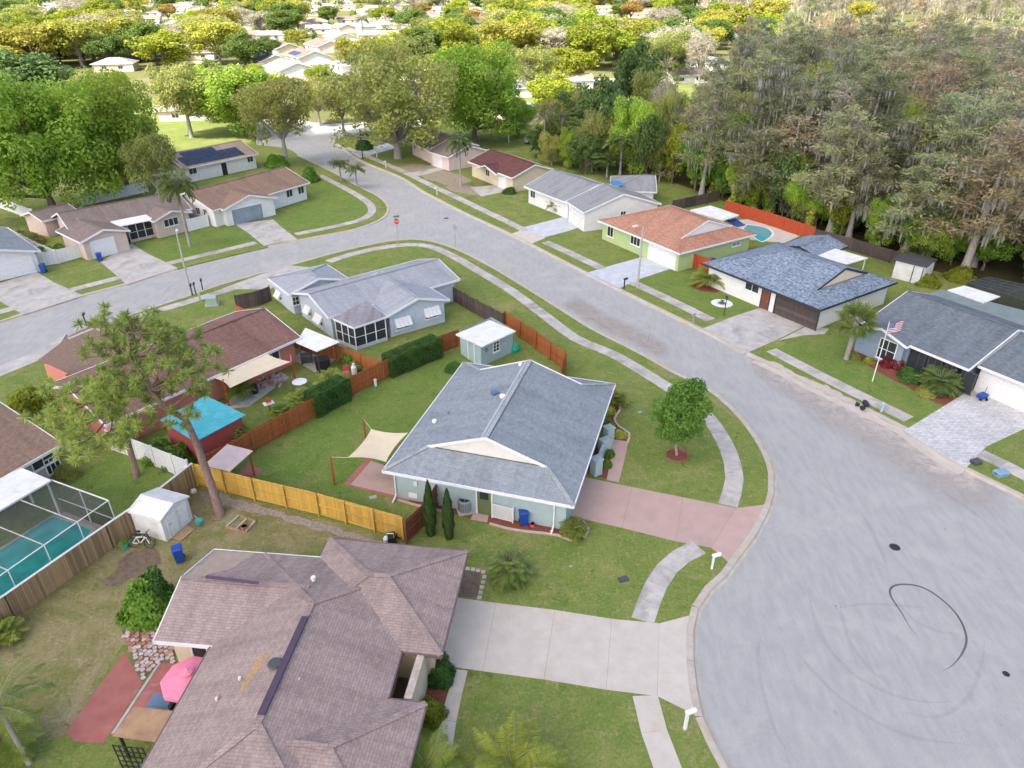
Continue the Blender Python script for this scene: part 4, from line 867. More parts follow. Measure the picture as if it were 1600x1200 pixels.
# ---- pale blue house
Hb = House('pale blue stucco house with grey roof, white awnings and dark screened porch', G(580, 480), S_paleblue, W_blue)
Hb.block((513, 496), (718, 436), (454, 458), 2.55, .30, 'gg', .45); print('blue', Hb.frame[1:4], 'ridge', P(Hb.frame[0](0, Hb.frame[2] / 2, Hb.frame[3])), P(Hb.frame[0](Hb.frame[1], Hb.frame[2] / 2, Hb.frame[3])))
Hb.wing((605, 494), (702, 468), 8.5, 2.5, pitch=.30, over=.4); Hb.block((452, 460), (418, 434), (540, 432), 2.5, .28, 'gh', .4)
for (u, v, w, h) in ((437, 462, 1.0, .9), (483, 486, .9, .9), (500, 500, 1.2, 1.0), (629, 505, 1.5, 1.1), (674, 489, 1.5, 1.1)): Hb.window(u, v, w, h, cols=2, awning=.55)
Hb.window(462, 470, .7, .9, cols=2, rows=2)
def screen_room(H, pts, z, mat, bars=3, door=None, parapet=.35):
    """screened porch: posts, rails and dark mesh between ground points"""
    for (p, q) in zip(pts, pts[1:]):
        p, q = Vector((p.x, p.y, 0)), Vector((q.x, q.y, 0)); n = bars; Z = Vector((0, 0, 1))
        MB().bar(p + Z * parapet / 2, q + Z * parapet / 2, .1, parapet).build('sill_wall', H.wall, H.root)
        for k in range(n):
            a, b = p.lerp(q, k / n), p.lerp(q, (k + 1) / n); MB().poly([a + Z * parapet, b + Z * parapet, b + Z * z, a + Z * z]).build('screen', mat, H.root)
            MB().bar(a, a + Z * z, .08, .08).build('post', white, H.root)
            if k and False: pass
        MB().bar(q, q + Z * z, .09, .09).build('post', white, H.root); MB().bar(p + Z * (z * .55), q + Z * (z * .55), .04, .05).bar(p + Z * z, q + Z * z, .08, .1).build('rail', white, H.root)
pr = [(520, 497, 2.5), (552.5, 511.5, 2.4), (604.5, 494, 2.5), (572, 470, 3.05)]; q = [G(*k) for k in pr]; mb = MB()
for f in ((0, 1, 3), (1, 2, 3)): mb.poly([q[i] for i in f], [(q[i].x, q[i].y) for i in f]); mb.poly([q[i] - Vector((0, 0, .14)) for i in reversed(f)])
mb.build('porch_roof', shingle('shingle_mossy', (.30, .29, .30), (.24, .23, .25), (.36, .33, .33), streak=(.7, .67, .68)), Hb.root)
for i in (0, 1): MB().bar(q[i] - Vector((0, 0, .1)), q[i + 1] - Vector((0, 0, .1)), .06, .2).build('fascia', white, Hb.root)
dark_screen = screen_mat('dark_screen', (.025, .03, .035), .93)
c_ = sum(q[:3], Vector()) / 3; screen_room(Hb, [k + (Vector((c_.x, c_.y, 0)) - Vector((k.x, k.y, 0))) * .07 for k in q[:3]], 2.3, dark_screen, 3)

# ---- brown roof coral house behind the pine
Hc = House('coral house with reddish brown roof behind the tall pine', G(330, 560), S_redbrown, W_coral)
Hc.block((165, 664), (470, 527), 9.5, 2.5, .34, 'gg', .5); print('coral', P(Hc.frame[0](Hc.frame[1], Hc.frame[2] / 2, Hc.frame[3])), Hc.frame[1:4])
Hc.window(425, 558, 1.5, .8);sheet('pine_straw_bed', smooth(g2([(57, 562), (85, 540), (110, 524), (140, 511), (200, 505), (230, 520), (200, 560), (150, 590), (100, 585)]), 1), .008, surf('pine_straw', (.27, .18, .13), (.20, .13, .095), 4, .95, .4, grain=.4))
MB().bar(G(78, 590) + Vector((0, 0, .6)), G(112, 606) + Vector((0, 0, .6)), .2, 1.5).build('garden_wall', W_coral, Hc.root)
# ---- bottom-left brown house with the pool
Hp = House('brown shingled house at the left edge with mauve wall by the pool', G(20, 720), S_brown, W_mauve, name='house')
Hp.block((97, 693), (-130, 822), -11.5, 2.5, .34, 'gg', .5); print('pool house', P(Hp.frame[0](0, Hp.frame[2] / 2, Hp.frame[3])))
Hp.window(66, 717, 1.6, .9); Hp.window(82, 726, 1.0, 1.2, cols=3, sill=False)

# ---- left street: three pale houses and one behind with solar panels
H1 = House('white house with dark slate roof at the left frame edge', G(10, 400), S_slate, W_white)
H1.wing((-80, 424), (63, 392), 13, 2.5, over=.5, pitch=.3); H1.garage(15, 427, 5.2, 2.1)
H2 = House('beige house with taupe roof, screened entry and single white garage door', G(170, 350), S_taupe, W_pinkish)
H2.block((110, 363), (300, 326), 9.0, 2.55, .33, 'gg', .45); H2.wing((125, 379), (203, 360), 7, 2.5, pitch=.30, over=.4); H2.garage(161, 383, 2.7, 2.1); H2.wing((240, 346), (300, 331), 5, 2.5, pitch=.3, over=.4)
H2.window(267, 346, 2.0, 1.0, cols=3); H2.block((66, 346), (125, 331), 5.5, 2.3, .3, 'gg', .35)
a_, b_, c_, d_ = G(187, 354, 2.5), G(241, 343, 2.5), G(228, 335, 2.95), G(172, 346, 2.95); MB().poly([a_, b_, c_, d_]).poly([k - Vector((0, 0, .08)) for k in (d_, c_, b_, a_)]).build('porch_roof', offwhite, H2.root)
p0, p1 = G(204, 380), G(241, 371); screen_room(H2, [p0 + Vector((0, .3, 0)), p1 + Vector((0, .3, 0))], 2.3, dark_screen, 3)
H3 = House('white house with brown hip roof and screened garage at the street corner', G(400, 300), S_brown, W_white)
H3.block((332, 329), (484, 285), 10.5, 2.55, .33, 'gg', .5); H3.wing((349, 328), (433, 309), 7, 2.5, pitch=.3, over=.4); H3.garage(387, 335, 4.6, 2.1, pale_glass, 2)
for u, v in ((452, 302), (470, 297)): H3.window(u, v, 1.2, 1.1)
for u, v in ((305, 308), (317, 313)): H3.window(u, v, .8, 1.0)
H4 = House('white house with tan roof carrying dark solar panels', G(340, 240), S_tan, W_white)
H4.block((286, 264), (404, 240), 10, 2.5, .34, 'gg', .5); H4.window(300, 262, 1.4, 1.0); H4.window(390, 245, 1.2, 1.0); H4.door(349, 256, 1.0, 2.0, black)
for r_ in range(3):
    for k in range(9):
        if r_ == 2 and not 1 <= k <= 5: continue
        X, L, W, zr, sl, pi_, ze = H4.frame; x0 = 1.0 + k * 1.25; y0 = .5 + r_ * 1.35; Z = Vector((0, 0, .09))
        MB().poly([X(x0, y0, ze + pi_ * y0) + Z, X(x0 + 1.2, y0, ze + pi_ * y0) + Z, X(x0 + 1.2, y0 + 1.3, ze + pi_ * (y0 + 1.3)) + Z, X(x0, y0 + 1.3, ze + pi_ * (y0 + 1.3)) + Z]).build('solar_panel', solar, H4.root)

# ---- right side of the street
H5 = House('light green house with terracotta shingle roof and white garage door', G(1040, 380), S_terra, W_green, gable=W_white)
H5.block((934, 344), (1062, 396), (1183, 366), 2.5, .34, 'hd', .5, 2.2); print('green', H5.frame[1:4])
H5.garage(1035, 397, 4.6, 2.1); H5.window(954, 362, 1.2, 1.3); H5.window(993, 375, 1.8, 1.2, cols=3); H5.window(1150, 381, 1.4, .5, pane=pale_glass)
H6 = House('white house with plain grey roof and wide gable, left of the terracotta roof', G(900, 310), S_grey, W_white)
H6.block((819, 291), (887, 317), 11, 2.5, .33, 'gg', .5); H6.block((884, 314), (912, 332), (1017, 310), 2.8, .33, 'gg', .35); H6.window(974, 327, .8, 1.1); H6.window(833, 301, 1.2, 1.2); H6.garage(900, 340, 4.0, 2.1, offwhite)
H6.block((955, 298), (1026, 300), 9, 2.5, .3, 'hg', .4)
H7 = House('tan house with dark maroon roof beside the tall queen palm', G(790, 270), S_maroon, W_ochre, gable=W_tan)
H7.block((731, 252), (800, 278), 9, 2.5, .34, 'gg', .5, wall=W_tan); H7.window(762, 266, 1.2, 1.2); H7.door(785, 277, 2.2, 2.0, white); H7.wing((741, 262), (775, 272), 3, 2.4, pitch=.32, over=.3, flip=False, walls=False)
H8 = House('pink house with brown roof and small garage near the big oak', G(690, 230), S_taupe, W_pink)
H8.block((638, 220), (672, 236), 10, 2.5, .33, 'gg', .5); H8.block((668, 236), (700, 246), 9, 2.5, .33, 'gg', .4); H8.garage(684, 248, 2.8, 2.1); H8.window(648, 229, 1.0, 1.0)
H9 = House('white house with mottled blue shingle roof and dark open carport', G(1240, 440), S_blue, W_white, trim=plain('navy_trim', (.03, .035, .05), .5), gable=W_tan)
H9.block((1098, 411), (1282, 484), (1409, 443), 2.55, .34, 'hd', .55, 2.2); print('bluehouse', H9.frame[1:4])
H9.garage(1245, 481, 5.0, 2.15, wood_dark, 6); H9.window(1176, 446, 1.8, .9); H9.door(1197, 462, .95, 2.05, plain('brown_door', (.18, .06, .04), .5))  # dark panelled front paints the shade of the open carport bay; no real door
H9.block((1215, 384), (1262, 367), (1322, 386), 2.5, .25, 'gg', .3)
fr = [G(1267, 396, 2.6), G(1297, 386, 2.6), G(1356, 403, 2.6), G(1322, 413, 2.6)]
def slab_roof(name, pts, mat, parent, th=.1, posts=None, pm=None):
    mb = MB().poly(pts).poly([p - Vector((0, 0, th)) for p in reversed(pts)])
    for i in range(len(pts)):
        a, b = pts[i], pts[(i + 1) % len(pts)]; d = Vector((0, 0, th)); mb.poly([a - d, b - d, b, a])
    o = mb.build(name, mat, parent); c = sum(pts, Vector()) / len(pts)
    for i in (posts if posts is not None else range(len(pts))):
        p = pts[i] + (c - pts[i]).normalized() * .25; MB().bar((p.x, p.y, -.1), (p.x, p.y, pts[i].z - th), .1, .1).build('post', pm or white, parent)
    return o
slab_roof('patio_roof', fr, offwhite, H9.root)
H10 = House('slate blue house with charcoal roof behind the flagpole', G(1450, 540), S_dark, W_slate, gable=W_white)
H10.block((1345, 508), (1514, 577), 13.0, 2.5, .30, 'gg', .45); print('h10', P(H10.frame[0](0, H10.frame[2] / 2, H10.frame[3])), P(H10.frame[0](H10.frame[1], H10.frame[2] / 2, H10.frame[3])))
H10.wing((1335, 509), (1417, 542), 7, 2.5, pitch=.30, over=.35)
H10.block((1529, 571), (1700, 640), 11, 2.5, .30, 'gg', .45, wall=W_white); H10.garage(1582, 602, 4.9, 2.1); H10.window(1391, 530, 1.6, 1.9, cols=2, rows=2)
for u, v in ((1432, 571), (1457, 581), (1482, 591), (1503, 600)): H10.window(u, v, 1.75, 1.95, pane=dark_screen, cols=2, z=1.15, frame=dark_grey, name='porch_screen', sill=False)  # dark panes on the solid wall paint in the shade of the porch recess
slab_roof('flat_roof', [G(1437, 466, 2.9), G(1470, 452, 2.9), G(1660, 500, 2.9), G(1640, 530, 2.9)], surf('green_felt', (.20, .25, .245), (.165, .21, .21), 1, .9, .1), H10.root, posts=[])
slab_roof('flat_roof', [G(1481, 453, 3.02), G(1507, 446, 3.02), G(1563, 463, 3.02), G(1537, 473, 3.02)], offwhite, H10.root, posts=[])
# ------------------------------------------------------------------ fences
def line_pts(pts): return [Vector((p.x, p.y, 0)) for p in g2(pts)]
def fence(label, pts, h, mat, post_mat=None, bay=2.4, board=.14, gap=.008, face=1, rails=3, name='fence', cap=None, proud=.05, rail_mat=None, jit=.012, group=None):
    pts = line_pts(pts); root = thing(name, label, 'fence', pts[0], group); pm = post_mat or mat; ref = wloc(root)
    bm_ = MB().box((0, 0, .03), (board - gap, .022, h - .03)).mesh('board', mat); po = MB().box((0, 0, -.2), (.1, .1, h + .24)).mesh('post', pm)
    for a, b in zip(pts, pts[1:]):
        d = b - a; L = d.length; d.normalize(); n = Vector((-d.y, d.x, 0)) * face; yaw = math.atan2(d.y, d.x); nbay = max(1, round(L / bay))
        for k in range(nbay + 1):
            o = bpy.data.objects.new('post', po); COL.objects.link(o); o.parent = root; o.location = a + d * L * k / nbay - n * .09 - ref; o.rotation_euler.z = yaw
        for k in range(nbay):
            p, q = a + d * (L * k / nbay + .05), a + d * (L * (k + 1) / nbay - .05)
            for r_ in range(rails):
                z = .18 + (h - .32) * r_ / (rails - 1); MB().bar(p - n * .045 + Vector((0, 0, z)), q - n * .045 + Vector((0, 0, z)), .045, .09).build('rail', rail_mat or mat, root)
        nb = int(L / board)
        for k in range(nb):
            o = bpy.data.objects.new('board', bm_); COL.objects.link(o); o.parent = root
            o.location = a + d * (board * (k + .5)) + n * (.012 + rnd.uniform(0, .006)) + Vector((0, 0, rnd.uniform(-jit, jit))) - ref; o.rotation_euler.z = yaw
        if cap: MB().bar(a + Vector((0, 0, h + .03)), b + Vector((0, 0, h + .03)), .14, .05).build('cap_rail', cap, root)
    return root
def panel_fence(label, pts, h, mat, bay=2.4, name='fence', post=.12, grooves=6, group=None):
    pts = line_pts(pts); root = thing(name, label, 'fence', pts[0], group)
    for a, b in zip(pts, pts[1:]):
        d = b - a; L = d.length; d.normalize(); yaw = math.atan2(d.y, d.x); nbay = max(1, round(L / bay))
        for k in range(nbay + 1):
            c = a + d * L * k / nbay; MB().box(c - Vector((0, 0, .1)), (post, post, h + .14), yaw).box(c + Vector((0, 0, h + .04)), (post + .04, post + .04, .06), yaw, taper=.5).build('post', mat, root)
        for k in range(nbay):
            w = L / nbay - post; c = a + d * L * (k + .5) / nbay; mb = MB()
            for j in range(grooves): mb.box(c + d * (w * ((j + .5) / grooves - .5)) + Vector((0, 0, .06)), (w / grooves - .015, .03, h - .1), yaw)
            mb.box(c + Vector((0, 0, .05)), (w, .05, .1), yaw).box(c + Vector((0, 0, h - .1)), (w, .05, .1), yaw); mb.build('panel', mat, root)
    return root
fence('yellow new pine fence along the back of the dry yard', [(311, 758), (400, 781), (500, 805), (632, 843)], 1.85, wood_yellow, bay=2.4, face=1, rails=3)
fence('weathered tan board fence beside the screened swimming pool', [(-40, 1010), (25, 967), (179, 855), (250, 805), (309, 757)], 1.8, wood_tan, wood_dark, face=-1, cap=offwhite)
fence('dark brown board fence between the yellow fence and teal house', [(634, 850), (666, 820), (688, 783)], 1.8, wood_brown, face=1)
fence('orange cedar fence between green yard and coral house yard', [(318, 748), (370, 722), (397, 705), (492, 652), (550, 618), (600, 593), (690, 551), (716, 541)], 1.8, wood_orange, face=1)
fence('short orange cedar fence behind the teal house and shed', [(790, 512), (838, 545), (884, 580), (878, 592)], 1.8, wood_orange, face=1)
fence('orange fence running beside the pale blue house porch', [(372, 500), (415, 520), (471, 548), (524, 562), (566, 580), (600, 593)], 1.7, wood_orange, face=-1)
fence('dark grey timber fence right of the pale blue house', [(707, 470), (745, 492), (786, 514)], 1.7, wood_dark, face=-1)
fence('dark timber gate fence left of the pale blue house', [(371, 485), (405, 478), (425, 470)], 1.7, wood_dark, face=-1)
panel_fence('white vinyl fence dividing lush lawn from turquoise shed', [(176, 704), (215, 717), (275, 742), (300, 752)], 1.8, white)
panel_fence('white vinyl fence beside the beige house garage', [(58, 418), (92, 412), (137, 400)], 1.7, white); panel_fence('white vinyl fence running back along dark slate roof house', [(20, 376), (60, 398), (92, 412)], 1.7, white, 2.4)
panel_fence('white vinyl fence between the beige and brown roofed houses', [(296, 362), (327, 354), (322, 335), (288, 322)], 1.7, white)
panel_fence('long white vinyl fence far left under the big oak', [(-60, 300), (0, 325), (55, 345)], 1.7, white, 3); panel_fence('white vinyl fence behind the beige house', [(130, 322), (232, 300)], 1.7, white, 3)
panel_fence('bright red board fence behind the turquoise pool', [(1132, 332), (1200, 352), (1270, 376)], 1.8, wood_red, 2.4, grooves=12); panel_fence('grey timber fence at the wood edge behind white shed', [(1270, 376), (1330, 392), (1420, 420)], 1.6, wood_dark, 2.6, grooves=12)
panel_fence('short orange fence panel beside the light green house', [(1082, 418), (1108, 426)], 1.7, wood_red, 1.7, grooves=8); panel_fence('grey timber fence behind the plain grey roof', [(1050, 330), (1122, 314)], 1.6, wood_dark, 2.5, grooves=10)
def hpts(a, b, back):
    a, b = G(*a), G(*b); d = (b - a).normalized(); n = Vector((-d.y, d.x, 0)); n = n if n.y > 0 else -n; return a + n * back, b + n * back
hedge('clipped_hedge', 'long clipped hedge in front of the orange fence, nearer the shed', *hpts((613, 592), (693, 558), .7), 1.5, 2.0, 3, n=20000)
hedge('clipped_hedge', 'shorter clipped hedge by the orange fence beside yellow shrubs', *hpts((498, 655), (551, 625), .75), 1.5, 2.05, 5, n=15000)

# ------------------------------------------------------------------ yard things
def wheel_bin(u, v, yaw, label, mat=None, z=0):
    g = G(u, v, z); t = thing('wheeled_bin', label, 'trash bin', g, 'blue wheeled bins' if mat is None else None); m_ = mat or blue_plastic
    c, s = math.cos(yaw), math.sin(yaw); Rz = lambda x, y, zz: g + Vector((x * c - y * s, x * s + y * c, zz))
    MB().box(Rz(0, 0, .06), (.46, .52, .92), yaw, taper=1.22).build('body', m_, t); MB().box(Rz(0, .0, .98), (.62, .7, .05), yaw).box(Rz(0, -.04, 1.03), (.54, .54, .05), yaw, taper=.8).build('lid', m_, t)
    MB().bar(Rz(-.24, .38, .98), Rz(.24, .38, .98), .04).build('handle', m_, t)
    for x in (-.26, .26): MB().tube([Rz(x - .03, .24, .12), Rz(x + .03, .24, .12)], .12, 12).build('wheel', rubber, t)
    return t
for a in ((818, 818, .15, 'blue bin against teal wall beside the white lattice'), (282, 876, .5, 'blue bin on the dry lawn near the white shed'), (69, 426, .3, 'blue bin by the white garage at far left'), (157, 408, .4, 'blue bin at the beige house garage door'),
          (321, 334, .4, 'blue bin between beige and brown roofed houses'), (1221, 474, 2.4, 'blue bin inside the dark carport under mottled blue roof'), (1112, 417, .3, 'blue bin behind the orange panel of the green house')): wheel_bin(*a)
def mailbox(u, v, yaw, label, mat, h=1.05, post_w=.1, arm=False):
    g = G(u, v); t = thing('mailbox', label, 'mailbox', g, 'street mailboxes'); c, s = math.cos(yaw), math.sin(yaw); Z = Vector((0, 0, 1)); f = Vector((c, s, 0))
    MB().box(g - Z * .1, (post_w, post_w, h + .1), yaw).build('post', mat, t)
    if arm: MB().bar(g + Z * (h - .25), g + f * .45 + Z * (h - .04), .07).build('brace', mat, t)
    mb = MB(); n = 8; p0, p1 = g - f * .1 + Z * h, g + f * .42 + Z * h; sd = Vector((-s, c, 0)); r_ = .1
    prof = [(-r_, 0), (r_, 0)] + [(r_ * math.cos(math.pi * k / n), .1 + r_ * math.sin(math.pi * k / n)) for k in range(n + 1)]
    A = [p0 + sd * x + Z * z for x, z in prof]; B = [p1 + sd * x + Z * z for x, z in prof]
    for i in range(len(prof)): mb.poly([A[i], B[i], B[(i + 1) % len(prof)], A[(i + 1) % len(prof)]])
    mb.poly(A).poly(list(reversed(B))); mb.build('box', mat, t); MB().box(p1 - f * .12 + sd * .11 + Z * .12, (.03, .02, .14), yaw).build('flag', plain('mail_flag', (.5, .05, .04), .5) if mat is not white else white, t)
    return t
mailbox(1112, 889, .3, 'white mailbox below the pink driveway', white, 1.0, .1); mailbox(1070, 1139, .35, 'nearest white mailbox at the kerb by the concrete driveway', white, 1.15, .13)
for u, v, l in ((301, 461, 'black mailbox right against the street pole'), (306, 459, 'black mailbox, middle of the three by the street pole'), (317, 453, 'black mailbox, right of the three by the street pole'), (135, 508, 'black mailbox alone by the left road'),
                (975, 451, 'black mailbox by the painted driveway and lamp post')): mailbox(u, v, 1.9 if u < 700 else .6, l, black)
mailbox(1083, 507, -2.2, 'grey mailbox on the verge of the blue roofed house', steel); mailbox(603, 262, -2.0, 'white mailbox before the pink house', white); mailbox(589, 246, -2, 'small mailbox in front of the big oak', white); mailbox(683, 305, -2.2, 'mailbox by the sidewalk before the tan house', white)
def pole(label, u, v, h, r_, mat, arm=None, name='street_lamp'):
    g = G(u, v); t = thing(name, label, 'street light' if arm else 'pole', g); MB().tube([g - Vector((0, 0, .2)), g + Vector((0, 0, h))], [r_, r_ * .65], 10).build('pole', mat, t)
    if arm:
        e = g + Vector((arm[0], arm[1], h + .15)); MB().tube([g + Vector((0, 0, h - .1)), g + Vector((arm[0] * .5, arm[1] * .5, h + .12)), e], .035, 6).build('arm', mat, t)
        MB().box(e - Vector((0, 0, .1)), (.65, .24, .14), math.atan2(arm[1], arm[0]), taper=.8).build('lamp_head', offwhite, t)
    return t
conc_pole = surf('concrete_pole', (.46, .44, .41), (.38, .36, .34), 3, .9, .1)
g = G(996, 449); pole('concrete street lamp beside the painted driveway', 996, 449, height_at(g, 353), .13, conc_pole, (-.9, -.35))
g = G(299, 461); pole('tall slim street lamp by the left road mailboxes', 299, 461, height_at(g, 366), .12, conc_pole, (-.35, .9))
g = G(567, 249); pole('slim pole by the big oak on the street', 567, 249, height_at(g, 205), .12, wood_dark, None, 'utility_pole'); g = G(795, 223); pole('pale utility pole near the far dark green tree', 795, 223, height_at(g, 145), .15, conc_pole, None, 'utility_pole')
def text_on(s, c, n, size, mat, parent):
    cu = bpy.data.curves.new('lettering', 'FONT'); cu.body = s; cu.size = size; cu.align_x = 'CENTER'; cu.align_y = 'CENTER'; cu.extrude = .002; cu.materials.append(mat)
    tmp = bpy.data.objects.new('lettering_curve', cu); me = bpy.data.meshes.new_from_object(tmp); bpy.data.objects.remove(tmp)
    o = bpy.data.objects.new('lettering', me); COL.objects.link(o); o.parent = parent; o.location = c - wloc(parent); x = Vector((0, 0, 1)).cross(n).normalized()
    o.rotation_euler = Matrix((x, Vector((0, 0, 1)), n)).transposed().to_euler(); return o
stop_red = plain('sign_red', (.55, .03, .03), .4); sign_green = plain('sign_green', (.02, .25, .14), .4); sign_back = plain('sign_back', (.38, .40, .44), .4, .4)
g = G(622, 373.5); h = height_at(g, 337); t = thing('stop_sign', 'red stop sign with green street name plates at the corner', 'stop sign', g); Z = Vector((0, 0, 1))
MB().bar(g - Z * .1, g + Z * h, .06).build('post', steel, t); n = Vector((-.3, -.95, 0)).normalized(); x = Z.cross(n); c = g + Z * (h - .75) + n * .05
mb = MB(); oc = [c + (x * math.cos(R(22.5 + 45 * k)) + Z * math.sin(R(22.5 + 45 * k))) * .4 for k in range(8)]; mb.poly(oc).poly([p - n * .015 for p in reversed(oc)]); f = mb.build('plate', stop_red, t); text_on('STOP', c + n * .012, n, .26, white, f)
for a in (.4, 1.97): MB().bar(g + Z * (h - .1) + Vector((math.cos(a), math.sin(a), 0)) * -.4, g + Z * (h - .1) + Vector((math.cos(a), math.sin(a), 0)) * .4, .02, .2).build('name_plate', sign_green, t)
g = G(712, 385); h = height_at(g, 350); t = thing('road_sign', 'grey backed diamond road sign on the verge', 'road sign', g); MB().bar(g - Z * .1, g + Z * h, .06).build('post', steel, t)
c = g + Z * (h - .42); n = Vector((-.5, -.85, 0)).normalized(); x = Z.cross(n); MB().poly([c + n * .04 - x * .42, c + n * .04 - Z * .42, c + n * .04 + x * .42, c + n * .04 + Z * .42]).poly([c + n * .02 + Z * .42, c + n * .02 + x * .42, c + n * .02 - Z * .42, c + n * .02 - x * .42]).build('plate', sign_back, t)
# flagpole and flag
g = G(1363, 596); h = height_at(g, 503); t = thing('flagpole', 'white flagpole with gold ball in front of slate blue house', 'flagpole', g); MB().tube([g - Z * .1, g + Z * h], [.05, .03], 8).build('pole', white, t); MB().lathe(g + Z * h, [(.01, 0), (.06, .05), (.06, .08), (.01, .13)], 8).build('finial', plain('gold', (.5, .33, .06), .3, .8), t)
fl = thing('flag', 'stars and stripes flag flying from the white pole', 'flag', g + Z * (h - 1.15)); red_cl = plain('flag_red', (.5, .03, .06), .8); navy = plain('flag_blue', (.03, .05, .2), .8); wh_cl = plain('flag_white', (.8, .8, .8), .8)
fw, fh = 1.75, 1.0; dx = Vector((.93, .36, 0)); dn = Vector((-.36, .93, 0))
def FP(s, w): return g + Z * (h - .1 - fh + w * fh - .12 * s * s - .05 * math.sin(6 * s)) + dx * (.05 + s * fw * .96) + dn * (.10 * math.sin(7.5 * s + 1.2 * w) * s ** .5)
for k in range(13):
    mb = MB(); s0 = .4 if k >= 6 else 0
    for j in range(16):
        a, b = s0 + (1 - s0) * j / 16, s0 + (1 - s0) * (j + 1) / 16; mb.poly([FP(a, k / 13), FP(b, k / 13), FP(b, (k + 1) / 13), FP(a, (k + 1) / 13)])
    mb.build('stripe', red_cl if k % 2 == 0 else wh_cl, fl)
mb = MB(); st = MB()
for j in range(8): a, b = .4 * j / 8, .4 * (j + 1) / 8; mb.poly([FP(a, 6 / 13), FP(b, 6 / 13), FP(b, 1), FP(a, 1)])
ca = mb.build('canton', navy, fl)
for r_ in range(9):
    for k in range(6 if r_ % 2 == 0 else 5):
        s_, w_ = .033 + .066 * k + (.033 if r_ % 2 else 0), 6 / 13 + 7 / 13 * (r_ + 1) / 10; c = FP(s_, w_)
        for sg in (-1, 1): st.poly([c + dn * .006 * sg + (dx * math.cos(R(90 + 36 * q)) + Z * math.sin(R(90 + 36 * q))) * (.034 if q % 2 == 0 else .014) for q in range(10)][::sg])
tag(st.build('stars', wh_cl, ca), kind='stuff')
# sail shades
def sail(label, corners, pinch=.13, posts=(), mat=sail_m, sag=.15, pm=None, ties=()):
    c = [G(*k) for k in corners]; mid = sum(c, Vector()) / 4; t = thing('shade_sail', label, 'shade sail', (mid.x, mid.y, 0)); n = 12; mb = MB()
    def S(i, j):
        a, b = i / n, j / n; p = c[0] * (1 - a) * (1 - b) + c[1] * a * (1 - b) + c[2] * a * b + c[3] * (1 - a) * b
        e = lambda q: 4 * q * (1 - q); p = p + (mid - p) * 0
        p = p + (mid - (c[0] + c[1]) / 2) * pinch * e(a) * (1 - b) ** 2 + (mid - (c[2] + c[3]) / 2) * pinch * e(a) * b ** 2 + (mid - (c[0] + c[3]) / 2) * pinch * e(b) * (1 - a) ** 2 + (mid - (c[1] + c[2]) / 2) * pinch * e(b) * a ** 2
        return p - Vector((0, 0, sag * e(a) * e(b)))
    for i in range(n):
        for j in range(n): mb.poly([S(i, j), S(i + 1, j), S(i + 1, j + 1), S(i, j + 1)])
    mb.build('cloth', mat, t, True)
    for i, (pu, pv, ph) in enumerate(posts):
        g = G(pu, pv); MB().box(g - Z * .1, (.14, .14, ph + .1), .5).build('post', pm or wood_orange, t)
        if i < len(ties): MB().tube([c[ties[i]], g + Z * (ph - .05)], .012, 4).build('rope', white, t)
    return t
sail('cream shade sail over the pink patio of teal house', [(543, 715, 2.3), (580, 670, 2.5), (638, 676, 2.45), (603, 722, 2.4)], posts=((523, 758, 2.45), (572, 690, 2.1)), ties=(0, 1))
sail('tan shade sail strung from coral house to red posts', [(331, 590, 2.4), (417, 552, 2.4), (455, 565, 2.3), (360, 606, 2.3)], .08, posts=((358, 634, 2.5), (461, 593, 2.5)), pm=wood_red, ties=(3, 2), sag=.1)
# turquoise-roofed red shed, pink table roof, carport
Ht = House('red shed under a turquoise tarpaulin roof', G(315, 690), tarp_m, W_red, name='shed', cat='shed'); slab_roof('roof', [G(250, 656, 2.4), G(321, 618, 2.5), G(384, 648, 2.5), G(305, 690, 2.4)], tarp_m, Ht.root, .06, posts=[])
q = [G(k[0], k[1], k[2]) for k in ((258, 656, 2.3), (321, 623, 2.3), (376, 649, 2.3), (306, 684, 2.3))]
for i in range(4): a, b = q[i], q[(i + 1) % 4]; MB().bar((a.x, a.y, 1.1), (b.x, b.y, 1.1), .08, 2.3).build('wall', W_red, Ht.root); MB().bar(a + Z * .03, b + Z * .03, .06, .12).build('fascia', white, Ht.root)
t = thing('garden_shelter', 'small garden shelter with pale pink flat roof on red posts', 'shelter', G(360, 735)); slab_roof('roof', [G(355, 694, 2.1), G(395, 704, 2.1), G(359, 736, 2.0), G(319, 726, 2.0)], surf('pink_board', (.60, .47, .44), (.54, .42, .39), 2, .8, .1), t, .08, pm=wood_orange); pieces('red_pad', [[(372, 742), (388, 725), (412, 735), (400, 745)]], red_conc, .03)
t = thing('carport', 'pale corrugated lean-to carport beside brown roof', 'carport', G(495, 570)); slab_roof('roof', [G(477, 512, 2.4), G(531, 534, 2.4), G(495, 549, 2.3), G(462, 535, 2.3)], offwhite, t, .07, pm=wood_dark); sheet('carport_floor', g2([(455, 560), (478, 545), (528, 560), (492, 582)]), .01, old_conc)
